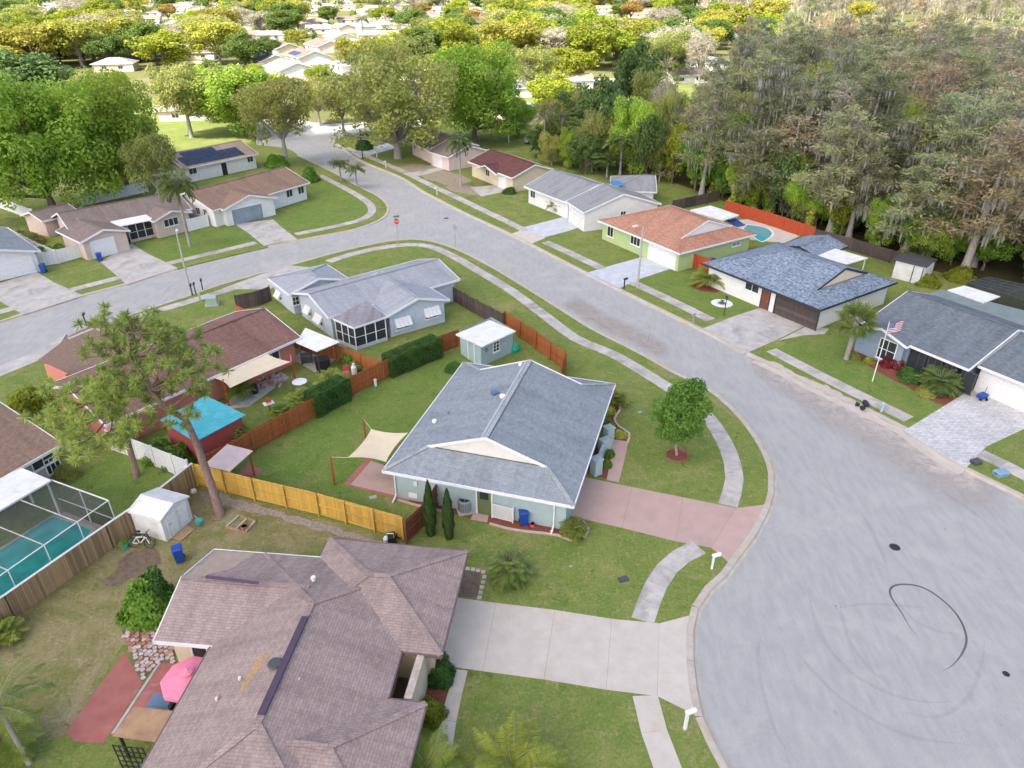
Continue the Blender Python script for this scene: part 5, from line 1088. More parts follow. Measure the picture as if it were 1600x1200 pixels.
# blue-grey shed with flat white roof
t = thing('garden_shed', 'grey blue shed with white flat roof and window', 'shed', G(760, 560)); slab_roof('roof', [G(712, 522, 2.45), G(765, 500, 2.35), G(806, 517, 2.45), G(754, 541, 2.55)], offwhite, t, .14, posts=[])
sw = [G(u, v) for u, v in ((720, 553), (752, 573), (801, 550), (768, 530))]
Hs = House.__new__(House); Hs.root = t; Hs.walls = []; Hs.trim = white; Hs.wall = W_teal
for i in range(4):
    a, b = sw[i], sw[(i + 1) % 4]; nn = (b - a).cross(Z).normalized(); nn = nn if nn.dot((a + b) / 2 - sum(sw, Vector()) / 4) > 0 else -nn
    MB().poly([a - Z * .2, b - Z * .2, b + Z * 2.36, a + Z * 2.36]).poly([k - nn * .1 for k in (a + Z * 2.36, b + Z * 2.36, b - Z * .2, a - Z * .2)]).build('wall', W_teal, t); Hs.walls.append((a, b, nn, 2.4))
Hs.window(775, 541, .75, 1.0, rows=3, cols=2); Hs.door(737, 550, .9, 1.9, W_teal)
p, tt, nn = Hs.hit(759, 547); mb = MB(); ring = [p + nn * .04 + (tt * math.cos(k * .6283) + Z * math.sin(k * .6283)) * .17 for k in range(11)]; mb.tube(ring, .035, 6); tag(mb.build('wreath', wood_dark, t))
mb = MB(); t = thing('green_tarp_bundle', 'bright green tarp bundle beside the blue shed', 'tarp', G(804, 548)); MB().lathe(G(804, 548), [(.5, 0), (.55, .3), (.4, .7), (.15, .85)], 9).build('cover', plain('green_tarp', (.02, .33, .20), .5), t)
# white metal shed
Hw = House('white metal shed with double doors in the dry yard', G(255, 820), offwhite, offwhite, name='garden_shed', cat='shed', trim=offwhite)
Hw.block((250, 813), (200, 799), (296, 776), 1.8, .33, 'gg', .06, th=.05, caps=False)
for u, v in ((273, 824), (287, 814)): Hw.door(u, v, .78, 1.55, white)
pieces('step', [[(271, 842), (292, 822), (305, 828), (284, 846)]], wood_tan, .09, 'plank')
def bicycle(u, v, yaw, lean, label, fm):
    g = G(u, v); t = thing('bicycle', label, 'bicycle', g, 'bikes at the white shed'); c, s = math.cos(yaw), math.sin(yaw)
    def B(x, z, y=0): yy = y + z * math.sin(lean); return g + Vector((x * c - yy * s, x * s + yy * c, z * math.cos(lean)))
    for x in (-.52, .52):
        w = MB().tube([B(x + .33 * math.cos(k * math.pi / 10), .34 + .33 * math.sin(k * math.pi / 10)) for k in range(21)], .022, 6, cap=False).build('wheel', rubber, t)
        mb = MB()
        for k in range(8): mb.bar(B(x, .34), B(x + .31 * math.cos(k * math.pi / 4), .34 + .31 * math.sin(k * math.pi / 4)), .008)
        tag(mb.build('spokes', steel, w), kind='stuff')
    mb = MB(); bb, st, hd = B(-.08, .30), B(-.22, .78), B(.36, .80)
    for a, b in ((bb, st), (st, hd), (bb, hd), (bb, B(-.52, .34)), (st, B(-.52, .34)), (hd, B(.52, .34))): mb.bar(a, b, .045)
    mb.build('frame', fm, t); MB().bar(st, B(-.25, .92), .03).box(B(-.25, .93), (.26, .14, .06), yaw, taper=.7).build('saddle', rubber, t)
    MB().bar(hd, B(.33, .98), .03).bar(B(.33, .98, -.28), B(.33, .98, .28), .03).build('handlebar', rubber, t); MB().tube([B(-.08, .3, -.04), B(-.08, .3, .04)], .09, 10).bar(B(-.08, .3, .06), B(.06, .2, .06), .025).build('crank', dark_grey, t)
bicycle(226, 851, -.2, .12, 'black bicycle leaning on the white shed, nearer its wall', black); bicycle(222, 856, -.05, .15, 'white framed bicycle in front of the black one by the shed', white)
def pot(u, v, r_, h, label, mat, kind=None, pr=.3, ph=.5, z=0):
    g = G(u, v, z); t = thing('plant_pot', label, 'plant pot', g); MB().lathe(g, [(r_ * .7, 0), (r_, h), (r_ * 1.08, h), (r_ * 1.08, h + .04), (r_ * .9, h + .04), (r_ * .85, h - .05)], 14).build('pot', mat, t)
    if kind:
        me = PROTO[kind][0]; o = bpy.data.objects.new('foliage', me[0]); COL.objects.link(o); o.parent = t; o.location = (0, 0, h - .05); o.scale = (pr / me[3],) * 2 + (ph / me[2],)
    return t
pot(196, 856, .28, .4, 'teal planter with green leaves beside the bicycles', teal_plastic, 'shrub_green', .3, .3)
terr = surf('terracotta_pot', (.42, .16, .07), (.36, .13, .06), 3, .85, .1); pot(383, 828, .2, .3, 'terracotta pot standing in the timber bed frame', terr)
t = thing('timber_bed_frame', 'rectangular timber bed frame lying in the dry grass', 'bed frame', G(378, 820)); q = [G(u, v) for u, v in ((354, 825), (374, 807), (399, 816), (384, 833))]
for i in range(4): MB().bar(q[i] + Z * .07, q[(i + 1) % 4] + Z * .07, .1, .16).build('sleeper', plywood if i % 2 else old_conc, t)
MB().bar(q[0].lerp(q[3], .5) + Z * .07, q[1].lerp(q[2], .5) + Z * .07, .08, .14).build('sleeper', old_conc, t)
g = G(313, 822); t = thing('net', 'teal pool net leaning on the white shed', 'net', g); MB().bar(g + Vector((.0, 0, .5)), G(303, 805, 1.3), .03).build('handle', offwhite, t); MB().lathe(g, [(.02, 0), (.2, .25), (.25, .5)], 10).build('bag', teal_plastic, t)
g = G(303, 770); t = thing('pot_stone', 'white stone lump in the fence corner', 'stone', g); MB().lathe(g, [(.15, 0), (.22, .1), (.18, .28), (.05, .33)], 8).build('stone', offwhite, t)
# screened pool
Hq = thing('pool_cage', 'white framed screen cage over the turquoise swimming pool', 'pool cage', G(60, 860)); zc = 2.6; c1, c2, c3 = G(80, 750, zc), G(169, 782, zc), G(-8, 905, zc); c4 = c1 + c3 - c2
scr = screen_mat('fly_screen', (.05, .06, .065), .4); dk = surf('pool_deck', (.42, .38, .345), (.37, .33, .30), 1.5, .9, .1)
base = [Vector((k.x, k.y, 0)) for k in (c1, c2, c3, c4)]; ext = (c3 - c2) * .6
sheet('pool_deck', [base[0], base[1], base[2] + ext, base[3] + ext], .01, dk)
pl = g2([(83, 808), (97, 812), (142, 829), (134, 843), (0, 945), (-80, 1005), (-90, 920), (0, 862), (60, 822)]); pl = smooth(pl + [pl[0]], .6)[:-1]; ctr = sum(pl, Vector()) / len(pl)
po = thing('swimming_pool', 'turquoise swimming pool under the screen cage', 'swimming pool', (ctr.x, ctr.y, 0)); mb = MB(); mb.prism(pl, -.0, .02); mb.build('water', water_m, po)
mb = MB(); out = [p + (p - ctr).normalized() * .3 for p in pl]
for i in range(len(pl)): j = (i + 1) % len(pl); mb.poly([pl[i] + Z * .045, pl[j] + Z * .045, out[j] + Z * .045, out[i] + Z * .045]); mb.poly([pl[i] + Z * .0, pl[j] + Z * .0, pl[j] + Z * .045, pl[i] + Z * .045]); mb.poly([out[i], out[j], out[j] + Z * .045, out[i] + Z * .045])
mb.build('coping', old_conc, po)
nb = 5; dirty = surf('dirty_aluminium', (.62, .58, .54), (.40, .33, .29), 2.5, .7, .05)
for k in range(nb + 1):
    f = k / nb * 1.5; a, b = c2 + (c3 - c2) * f, c1 + (c4 - c1) * f; MB().bar(a, b, .05, .06).build('beam', dirty, Hq)
    if k < nb:
        f2 = (k + 1) / nb * 1.5; a2, b2 = c2 + (c3 - c2) * f2, c1 + (c4 - c1) * f2; MB().poly([a, a2, b2, b]).build('roof_screen', scr, Hq); lo = lambda p: Vector((p.x, p.y, 0)); MB().poly([lo(a), lo(a2), a2, a]).build('wall_screen', scr, Hq)
    MB().bar((a.x, a.y, 0), a, .05, .05).build('post', white, Hq)
MB().bar(c2, c2 + (c3 - c2) * 1.5, .045, .05).build('top_rail', white, Hq); MB().bar(c1, c2, .06, .07).build('top_rail', white, Hq); m1 = c1.lerp(c2, .5)
MB().poly([Vector((c1.x, c1.y, 0)), Vector((c2.x, c2.y, 0)), c2, c1]).build('wall_screen', scr, Hq); MB().bar((m1.x, m1.y, 0), m1, .06).bar(Vector((c1.x, c1.y, 1.1)), Vector((c2.x, c2.y, 1.1)), .05).build('rail', white, Hq)
MB().bar(Vector((c2.x, c2.y, 1.1)), Vector((c3.x, c3.y, 1.1)), .05).build('rail', white, Hq)
t = thing('patio_cover', 'white insulated patio roof between mauve wall and pool cage', 'patio cover', G(20, 790)); slab_roof('roof', [G(34, 731, 2.75), G(80, 750, 2.75), G(-60, 832, 2.75), G(-110, 800, 2.75)], offwhite, t, .12, pm=white)
# patio of the near house
sheet('patio', g2([(194, 1018), (223, 1068), (162, 1162), (118, 1159), (102, 1145)]), .014, red_conc); sheet('patio', g2([(249, 1037), (282, 1038), (300, 1060), (240, 1150), (176, 1148)]), .03, red_conc)
pieces('patio_edging', [[(248, 1036), (252, 1036), (180, 1146), (174, 1147)]], old_conc, .05, 'edging')
fs = thing('flagstone_patio', None, None, G(230, 1010), kind='structure'); reg = [(190, 985), (212, 973), (242, 980), (272, 1007), (276, 1036), (247, 1035), (223, 1066), (205, 1026)]; poly = [Vector((*k, 0)) for k in reg]
sm = [surf('flagstone_pink', (.47, .255, .19), (.40, .21, .16), 4, .9, .2), surf('flagstone_pale', (.54, .44, .39), (.47, .37, .33), 4, .9, .2), surf('flagstone_red', (.36, .17, .13), (.30, .14, .11), 4, .9, .2), surf('flagstone_grey', (.56, .52, .49), (.46, .43, .41), 4, .9, .2)]
def inside(u, v):
    c = False
    for i in range(len(reg)):
        (x0, y0), (x1, y1) = reg[i], reg[i - 1]
        if (y0 > v) != (y1 > v) and u < (x1 - x0) * (v - y0) / (y1 - y0) + x0: c = not c
    return c
lo = g2([(u, v) for u, v in reg]); x0, x1, y0, y1 = min(p.x for p in lo), max(p.x for p in lo), min(p.y for p in lo), max(p.y for p in lo); stp = .27; rg = random.Random(4)
sheet('patio_bedding', lo, .006, soil); yy = y0; row = 0
while yy < y1:
    xx = x0 + (row % 2) * stp / 2
    while xx < x1:
        cx, cy = xx + rg.uniform(-.05, .05), yy + rg.uniform(-.05, .05); pu, pv = P((cx, cy, 0))
        if inside(pu, pv):
            n = rg.randint(5, 7); a0 = rg.random() * 6; MB().prism([(cx + .14 * rg.uniform(.75, 1.1) * math.cos(a0 + 6.283 * k / n), cy + .13 * rg.uniform(.75, 1.1) * math.sin(a0 + 6.283 * k / n)) for k in range(n)], -.02, .03 + rg.uniform(0, .03)).build('flagstone', sm[rg.choice((0, 0, 2, 1)) if pv < 1010 and pu < 235 else rg.choice((1, 1, 3, 0))], fs)
        xx += stp
    yy += stp * .88; row += 1
um = thing('patio_umbrella', 'bright pink patio umbrella at the near house', 'umbrella', G(300, 1095)); top = G(291, 1048, 2.55); um.location = (top.x, top.y, 0); pk = plain('pink_canvas', (.80, .22, .32), .8)
rim = [top + Vector((1.3 * math.cos(R(45 * k + 10)), 1.3 * math.sin(R(45 * k + 10)), -.55)) for k in range(8)]; cn = MB()
for k in range(8): a, b = rim[k], rim[(k + 1) % 8]; m_ = (a + b) / 2 - Z * -.02; cn.poly([a, m_, top - Z * .1]); cn.poly([m_, b, top - Z * .1]); cn.poly([a, b, b - Z * .14, a - Z * .14])
ca = cn.build('canopy', pk, um); vt = MB()
for k in range(8): vt.poly([top + Vector((.3 * math.cos(R(45 * k + 10)), .3 * math.sin(R(45 * k + 10)), -.06)), top + Vector((.3 * math.cos(R(45 * k + 55)), .3 * math.sin(R(45 * k + 55)), -.06)), top + Z * .07])
vt.build('vent_cap', pk, ca); MB().tube([(top.x, top.y, 0), top + Z * .15], .025, 8).build('pole', white, um); MB().lathe((top.x, top.y, 0), [(.28, 0), (.28, .06), (.08, .1)], 14).build('base', black, um)
for k in range(8): MB().bar(top - Z * .14, rim[k] - Z * .03, .02).build('rib', white, um)
t = thing('plywood_shelter', 'weathered plywood roof over a black metal lattice frame', 'shelter', G(215, 1190)); slab_roof('roof', [G(209, 1104, 1.9), G(275, 1111, 1.9), G(250, 1160, 1.75), G(176, 1150, 1.75)], plywood, t, .05, pm=black)
a, b = G(192, 1200), G(238, 1205); 
for k in range(5): MB().bar(a + Z * (.2 + .36 * k), b + Z * (.2 + .36 * k), .04).build('lattice_bar', black, t)
for k in range(6): p = a.lerp(b, k / 5); MB().bar(p, p + Z * 1.7, .04).build('lattice_bar', black, t)
def crate_box(u, v, size, yaw, label, name, cat, mat, lid=None, z=0):
    g = G(u, v, z); t = thing(name, label, cat, g); MB().box(g, (size[0], size[1], size[2] * .82), yaw, taper=1.04).build('body', mat, t); MB().box(g + Z * size[2] * .82, (size[0] * 1.1, size[1] * 1.1, size[2] * .18), yaw, taper=.86).build('lid', lid or mat, t)
    for sg in (-1, 1): MB().box(g + Vector((math.cos(yaw), math.sin(yaw), 0)) * sg * size[0] * .54 + Z * size[2] * .55, (.05, size[1] * .35, .05), yaw).build('handle', black, t)
    return t
crate_box(258, 1112, (1.1, .7, .9), -.1, 'black grill with blue grey lid under the near eave', 'barbecue_grill', 'grill', black, plain('grill_lid', (.13, .2, .3), .3))
# side of the teal house
g = G(727, 797); t = thing('air_conditioner', 'grey outdoor air conditioner unit beside the green door', 'air conditioner', g); MB().box(g, (1.1, 1.1, .08), .3).build('pad', old_conc, t)
ac = MB().tube([g + Z * .08, g + Z * .12, g + Z * .88, g + Z * .95], [.44, .46, .46, .42], 18).build('casing', grey_paint, t); MB().lathe(g + Z * .93, [(.38, 0), (.38, .035)], 18).build('fan_grille', black, t)
for k in range(18): a = k * math.pi / 9; MB().bar(g + Vector((.465 * math.cos(a), .465 * math.sin(a), .14)), g + Vector((.465 * math.cos(a), .465 * math.sin(a), .86)), .02).build('fin', dark_grey, ac)
for k in range(4): a = k * 1.57; MB().bar(g + Z * .985, g + Vector((.36 * math.cos(a), .36 * math.sin(a), .985)), .03).build('grille_bar', grey_paint, ac)
a, b, c = G(769, 809), G(801, 817), G(809, 801); t = thing('lattice_screen', 'white diagonal lattice screen hiding equipment by teal wall', 'lattice', a); d = b - a; L = d.length; hh = 1.15
for p in (a, b, c): MB().bar(p, p + Z * (hh + .1), .09).build('post', white, t)
for p, q in ((a, b), (b, c)):
    for z in (.12, hh): MB().bar(p + Z * z, q + Z * z, .05, .07).build('rail', white, t)
    dd = (q - p); l_ = dd.length; dd.normalize(); k = -hh
    while k < l_:
        x0, z0, x1, z1 = k, .12, k + hh, hh
        if x0 < 0: z0 -= x0; x0 = 0
        if x1 > l_: z1 -= (x1 - l_); x1 = l_
        if z1 > z0 + .02: MB().bar(p + dd * x0 + Z * z0, p + dd * x1 + Z * z1, .02, .07).build('slat', white, t)
        k += .16
pieces('door_pad', [[(743, 793), (766, 796), (761, 817), (735, 812)]], pink_conc, .04); g = G(832, 823); t = thing('bucket', 'small pink bucket beside the blue bin', 'bucket', g); MB().lathe(g, [(.13, 0), (.17, .3), (.18, .3), (.16, .27)], 12).build('pail', pink_plastic, t); MB().tube([g + Vector((.17 * math.cos(a), 0, .3 + .12 * math.sin(a))) for a in (0, .8, 1.57, 2.3, 3.14)], .01, 5).build('handle', white, t)
sheet('mulch_bed', smooth(g2([(622, 771), (655, 776), (690, 785), (735, 792), (800, 806), (880, 822), (906, 814), (917, 824), (911, 838), (893, 842), (870, 834), (800, 826), (760, 818), (700, 800), (650, 788), (622, 780)]), 1), .012, mulch)
def edging(pts, closed=False, w=.16, h=.09):
    ln = smooth(g2(pts), .5); root = thing('bed_edging', None, None, ln[0], kind='structure'); k = 0
    while k < len(ln) - 1:
        seg = ln[k:k + 4]; a, b = offset(seg, -w / 2), offset(seg, w / 2)
        MB().prism(a + list(reversed(b)), -.05, h).build('edging_block', pink_edge, root); k += 3
    return root
pink_edge = surf('edging_concrete', (.56, .42, .37), (.47, .36, .32), 2, .9, .1)
edging([(622, 782), (650, 790), (690, 799)]); edging([(765, 819), (800, 828), (850, 834), (872, 837), (893, 845), (913, 840), (919, 824), (910, 815)])
sheet('mulch_bed', smooth(g2([(917, 738), (946, 749), (960, 705), (950, 698), (935, 690)]), 1), .012, mulch); pieces('front_walk', [[(948, 750), (967, 754), (975, 722), (954, 716)], [(954, 716), (975, 722), (982, 690), (955, 686)]], pink_conc)
sheet('mulch_bed', smooth(g2([(952, 686), (978, 691), (981, 678), (966, 668), (958, 655), (966, 641), (966, 630), (950, 622), (945, 650)]), 1), .012, mulch); edging([(981, 692), (983, 678), (967, 667), (960, 655), (968, 642), (969, 630)])
t = thing('garden_wall', 'low pale teal garden wall with square pillars by the entry', 'garden wall', G(935, 735))
for u, v in ((931, 740), (950, 690)): g = G(u, v); MB().box(g - Z * .1, (.62, .62, 1.35), .55).box(g + Z * 1.25, (.72, .72, .1), .55).build('pillar', W_teal, t)
a, b = G(934, 732), G(948, 696); MB().bar(a + Z * .45, b + Z * .45, .25, 1.0).build('low_wall', W_teal, t); g = a.lerp(b, .72); MB().box(g, (.7, .7, 1.1), .55).build('planter_block', W_teal, t)
for i, (k, u, v, r_, h) in enumerate((('croton', 963, 632, .8, 1.3), ('shrub_yellow', 952, 644, .55, .5), ('croton', 948, 668, .55, .8), ('shrub_yellow', 968, 681, .5, .5), ('shrub_green', 952, 712, .4, .5), ('shrub_green', 948, 728, .4, .5), ('croton', 896, 834, .75, 1.15), ('shrub_green', 900, 838, .5, .45))):
    plant(k, 'garden_plant', ['spiky yellow green plant at the far end of teal house bed', 'low yellow plant beside the teal house eave', 'yellow leafy plant behind the far teal pillar', 'low yellow plant at the bend of pink walk', 'small green plant beside low teal wall', 'small green plant before the near teal pillar', 'golden cycad in the rounded bed at driveway corner', 'low green plant under the golden cycad'][i], 'plant', u, v, r_, h)
# small things on the lawns
sheet('mulch_ring', [G(1058, 712) + Vector((.75 * math.cos(k * .35), .75 * math.sin(k * .35), 0)) for k in range(18)], .012, mulch); rgp = [G(1058, 712) + Vector((.8 * math.cos(k * .314), .8 * math.sin(k * .314), 0)) for k in range(20)]
root = thing('tree_ring', None, None, G(1058, 712), kind='structure')
for k in range(20): MB().bar(rgp[k] + Z * .05, rgp[(k + 1) % 20] + Z * .05, .08, .1).build('edging_brick', plain('brick_edge', (.28, .10, .08), .9), root)
for i, (u, v, w, m_, l) in enumerate(((974, 905, .55, dark_grey, 'dark square meter cover in the olive lawn'), (1000, 644, .3, green_box, 'small pale green cover on the lawn near the round tree'), (892, 885, .16, steel, 'tiny grey cap in the lawn above the concrete driveway'), (583, 777, .42, green_box, 'pale green cover beside the pink patio'), (862, 830, .18, offwhite, 'white round cap at the bed edge of teal house'))):
    g = G(u, v); t = thing('lawn_cover', l, 'utility cover', g); MB().box(g - Z * .05, (w * 1.15, w * .8, .07), .35).build('frame', m_, t); MB().box(g + Z * .02, (w, w * .62, .02), .35).build('lid', m_, t)
g = G(332, 476); t = thing('transformer_box', 'pale green transformer box by the left road', 'utility box', g); MB().box(g, (1.4, 1.2, .12), .3).build('plinth', old_conc, t); MB().box(g + Z * .12, (1.1, .95, .75), .3, taper=.95).box(g + Z * .87, (1.12, .97, .08), .3, taper=.9).build('cabinet', green_box, t)
g = G(313, 470); t = thing('pedestal', 'slim pale utility pedestal left of the transformer box', 'utility box', g); MB().box(g, (.22, .22, .9), .3).box(g + Z * .9, (.26, .26, .08), .3, taper=.6).build('cabinet', green_box, t)
g = G(586, 607); t = thing('pedestal', 'white capped pipe standing on the green lawn', 'pipe', G(587, 603)); g = G(587, 603); MB().lathe(g, [(.13, 0), (.13, .55), (.15, .55), (.15, .65)], 12).build('pipe', offwhite, t)
g = G(612, 845); t = thing('lawn_machine', 'black and white garden machine against the yellow fence', 'mower', g); MB().box(g + Z * .12, (.55, .75, .35), .3, taper=.9).build('body', black, t); MB().lathe(g + Vector((-.3, -.2, .1)), [(.16, 0), (.18, .3), (.1, .42)], 12).build('tank', white, t); MB().bar(g + Vector((.2, -.2, .4)), g + Vector((.25, -.45, 1.0)), .05).bar(g + Vector((-.2, -.2, .4)), g + Vector((-.15, -.45, 1.0)), .05).bar(g + Vector((.25, -.45, 1.0)), g + Vector((-.15, -.45, 1.0)), .05).build('handle', offwhite, t)
for x, y in ((-.3, .3), (.3, .3), (.3, -.3)): MB().tube([g + Vector((x - .03, y, .14)), g + Vector((x + .03, y, .14))], .14, 12).build('wheel', rubber, t)
# coral house yard
g = G(470, 608); t = thing('round_table', 'white round garden table on the coral house lawn', 'table', g); MB().lathe(g + Z * .72, [(.02, 0), (.62, 0), (.62, .04), (.02, .05)], 20).build('top', white, t); MB().lathe(g, [(.25, 0), (.22, .05), (.05, .1), (.05, .72)], 10).build('stand', steel, t)
sheet('patio', g2([(345, 640), (365, 618), (440, 582), (452, 590), (388, 636)]), .012, old_conc); g = G(399, 614); t = thing('barrel', 'black barrel on the coral house patio', 'barrel', g); MB().lathe(g, [(.24, 0), (.28, .3), (.26, .75), (.22, .78)], 14).build('drum', black, t); MB().lathe(g + Z * .3, [(.29, 0), (.29, .04)], 14).build('hoop', dark_grey, t)
bp = thing('brick_pile', 'loose pile of pink paving bricks on the patio', 'brick pile', G(420, 600)); brm = MB().box((0, 0, 0), (.4, .2, .1)).mesh('brick', sm[1]); brm2 = MB().box((0, 0, 0), (.4, .2, .1)).mesh('brick', sm[0])
for k in range(46):
    o = bpy.data.objects.new('brick', brm if k % 3 else brm2); COL.objects.link(o); o.parent = bp; lay = k // 20; g = G(rg.uniform(404, 440), rg.uniform(588, 606)); o.location = Vector((g.x, g.y, .013 + .11 * lay)) - wloc(bp); o.rotation_euler.z = rg.random() * 3
pot(377, 626, .3, .4, 'teal potted palm beside the red sail post', teal_plastic, 'areca', 1.1, 1.4)
g = G(505, 574); crate_box(505, 575, (1.2, .8, 1.1), .4, 'covered black grill under the pale carport edge', 'barbecue_grill', 'grill', black); crate_box(480, 565, (.9, .7, .8), .2, 'dark storage chest in the carport shade', 'storage_chest', 'chest', dark_grey)
g = G(424, 652); t = thing('bird_table', 'red roofed bird table in the coral house yard', 'bird table', g); MB().bar(g, g + Z * 1.3, .09).build('post', wood_red, t); MB().box(g + Z * 1.3, (.8, .55, .05), .6).build('tray', offwhite, t); MB().box(g + Z * 1.5, (.45, .4, .35), .6, taper=.3).build('roof', wood_red, t)
g = G(554, 585); t = thing('gas_tank', 'white upright tank by the orange fence', 'tank', g); MB().lathe(g, [(.2, 0), (.25, .1), (.25, .75), (.15, .9), (.06, .95), (.06, 1.02)], 14).build('tank', white, t); MB().lathe(g + Z * .95, [(.12, 0), (.12, .12)], 10).build('collar', offwhite, t)
g = G(541, 588); t = thing('garden_chair', 'red and white folding chair by the orange fence', 'chair', g); MB().box(g + Z * .42, (.5, .5, .05), .5).build('seat', plain('red_slat', (.6, .1, .1), .6), t); MB().box(g + Vector((0, .25, .45)), (.5, .05, .55), .5).build('backrest', plain('red_slat2', (.6, .12, .12), .6), t)
for x, y in ((-.2, -.2), (.2, -.2), (-.2, .2), (.2, .2)): MB().bar(g + Vector((x, y, 0)), g + Vector((x, y, .42)), .04).build('leg', white, t)
for i, (k, u, v, r_, h) in enumerate((('croton', 521, 612, 1.2, 2.0), ('croton', 476, 634, 1.2, 1.5), ('croton', 443, 652, 1.0, 1.2), ('shrub_olive', 360, 690, 1.6, 1.9), ('shrub_green', 545, 573, .8, 1.2), ('croton', 560, 577, .7, 1.1))):
    plant(k, 'garden_plant', ['tall golden yellow palm behind the orange fence', 'yellow green palm left of the shorter hedge', 'lowest yellow palm by the bird table', 'olive round bush behind the pink roofed shelter', 'dark green bush beside the white tank', 'small yellow plant at the orange fence corner'][i], 'plant', u, v, r_, h)
# right-hand front yards
sheet('mulch_bed', smooth(g2([(1322, 545), (1345, 563), (1375, 583), (1420, 606), (1462, 630), (1490, 638), (1506, 622), (1450, 600), (1405, 576), (1360, 556), (1335, 542)]), 1), .012, mulch); sheet('mulch_bed', smooth(g2([(1080, 447), (1095, 455), (1118, 458), (1138, 450), (1125, 440), (1095, 438)]), 1), .012, mulch); sheet('gravel_circle', [G(1128, 474) + Vector((1.15 * math.cos(k * .314), 1.15 * math.sin(k * .314), 0)) for k in range(20)], .014, offwhite)
g = G(1128, 474); t = thing('garden_ornament', 'dark ornament on the white gravel circle', 'ornament', g); MB().lathe(g, [(.3, 0), (.3, .08), (.1, .14), (.08, .3), (.22, .36), (.05, .4)], 12).build('bowl', dark_grey, t); MB().lathe(g, [(.5, 0), (.5, .04)], 12).build('plinth', steel, t)
g = G(1131, 494); t = thing('garden_lamp', 'black garden lamp post by the gravel circle', 'lamp post', g); MB().tube([g, g + Z * 1.9], .04, 8).build('pole', black, t); MB().box(g + Z * 1.9, (.2, .2, .28), 0, taper=1.2).build('lantern', dark_grey, t); MB().box(g + Z * 2.18, (.3, .3, .1), 0, taper=.2).build('cap', black, t)
for i, (k, u, v, r_, h) in enumerate((('areca', 1108, 447, 1.9, 2.0), ('croton_red', 1401, 574, .7, 1.0), ('croton_red', 1384, 572, .6, .9), ('shrub', 1422, 592, 1.1, .9), ('shrub_olive', 1447, 616, .8, .6), ('pygmy', 1464, 610, 1.7, 2.0), ('shrub_yellow', 1357, 566, .5, .5), ('shrub_olive', 1335, 560, .5, .6), ('shrub_lime', 1448, 444, 1.4, 1.1), ('shrub_lime', 1500, 437, 1.6, 1.4))):
    plant(k, 'garden_plant', ['wide yellow green areca palm in the round mulch bed', 'taller red leafed plant below the flag', 'lower red leafed plant left of the flagpole house corner', 'dark green low shrub before the porch screen', 'olive shrub at the front edge of mulch bed', 'small date palm before the porch screen', 'yellow shrub in the mulch near the fan palm', 'olive shrub at the fan palm foot', 'lime shrub right of the white shed', 'second lime shrub near the wood edge'][i], 'plant', u, v, r_, h)
g = G(1350, 637); t = thing('black_pot_heap', 'heap of black nursery pots lying on the verge', 'pots', g)
for x, y, a in ((0, 0, .4), (.35, .1, 1.9), (-.35, .15, 2.8), (.1, .35, .9), (-.15, -.3, 3.6)): d = Vector((math.cos(a), math.sin(a), .1)) * .28; MB().tube([g + Vector((x, y, .2)), g + Vector((x, y, .2)) + d], [.14, .2], 12).build('pot', black, t)
g = G(1377, 643); t = thing('hydrant_marker', 'pale blue utility post at the kerb', 'utility post', g); MB().lathe(g, [(.12, 0), (.1, .12), (.1, .7), (.13, .75), (.05, .85)], 10).build('post', plain('pale_blue', (.33, .48, .56), .5), t); MB().box(g + Z * .5, (.35, .1, .1), .4).build('valve', plain('pale_blue2', (.33, .48, .56), .5), t)
t = thing('hand_cart', 'blue hand cart on the white paver driveway', 'cart', G(1533, 624)); g = G(1533, 624); MB().box(g + Z * .2, (.75, .5, .3), .5, taper=1.15).build('tray', blue_plastic, t); MB().bar(g + Vector((.3, .25, .4)), g + Vector((.5, .5, .95)), .04).build('handle', black, t)
for x in (-.25, .25): MB().tube([g + Vector((x, -.25, .14)), g + Vector((x + .05, -.25, .14))], .14, 10).build('wheel', rubber, t)
crate_box(1563, 742, (.9, .6, .35), .3, 'blue grey crate on the verge at the right edge', 'crate', 'crate', plain('crate_blue', (.2, .33, .42), .6)); crate_box(1524, 724, (.6, .5, .3), .3, 'small dark crate at the paver driveway corner', 'crate', 'crate', dark_grey)
Hz = House('white shed with dark roof at the edge of the wood', G(1435, 430), plain('dark_felt', (.05, .05, .055), .8), offwhite, name='garden_shed', cat='shed', trim=dark_grey); Hz.block((1399, 404), (1448, 416), (1430, 397), 2.3, .12, 'gg', .1, caps=False); Hz.door(1432, 432, .9, 1.9, offwhite)
cg = thing('pool_cage', 'dark screened pool cage behind the charcoal roof', 'pool cage', G(1570, 450)); k4 = [G(1512, 441, 2.9), G(1545, 433, 2.9), G(1680, 462, 2.9), G(1640, 480, 2.9)]
for i in range(4):
    a, b = k4[i], k4[(i + 1) % 4]; MB().bar(a, b, .07).bar((a.x, a.y, 0), a, .07).build('frame_bar', dark_grey, cg); MB().poly([Vector((a.x, a.y, 0)), Vector((b.x, b.y, 0)), b, a]).build('screen', screen_mat('cage_screen', (.03, .035, .04), .55), cg)
MB().poly(k4).build('roof_screen', screen_mat('cage_roof_screen', (.03, .035, .04), .75), cg)
for k in (1, 2, 3): MB().bar(k4[0].lerp(k4[3], k / 4), k4[1].lerp(k4[2], k / 4), .06).bar(k4[0].lerp(k4[1], k / 4), k4[3].lerp(k4[2], k / 4), .06).build('frame_bar', dark_grey, cg)
ps = smooth(g2([(1168, 352), (1195, 356), (1206, 366), (1190, 378), (1178, 370), (1160, 362), (1168, 352)]), .8)[:-1]; ctr = sum(ps, Vector()) / len(ps); sheet('pool_deck', g2([(1140, 345), (1175, 342), (1255, 366), (1225, 380), (1150, 372)]), .01, concrete)
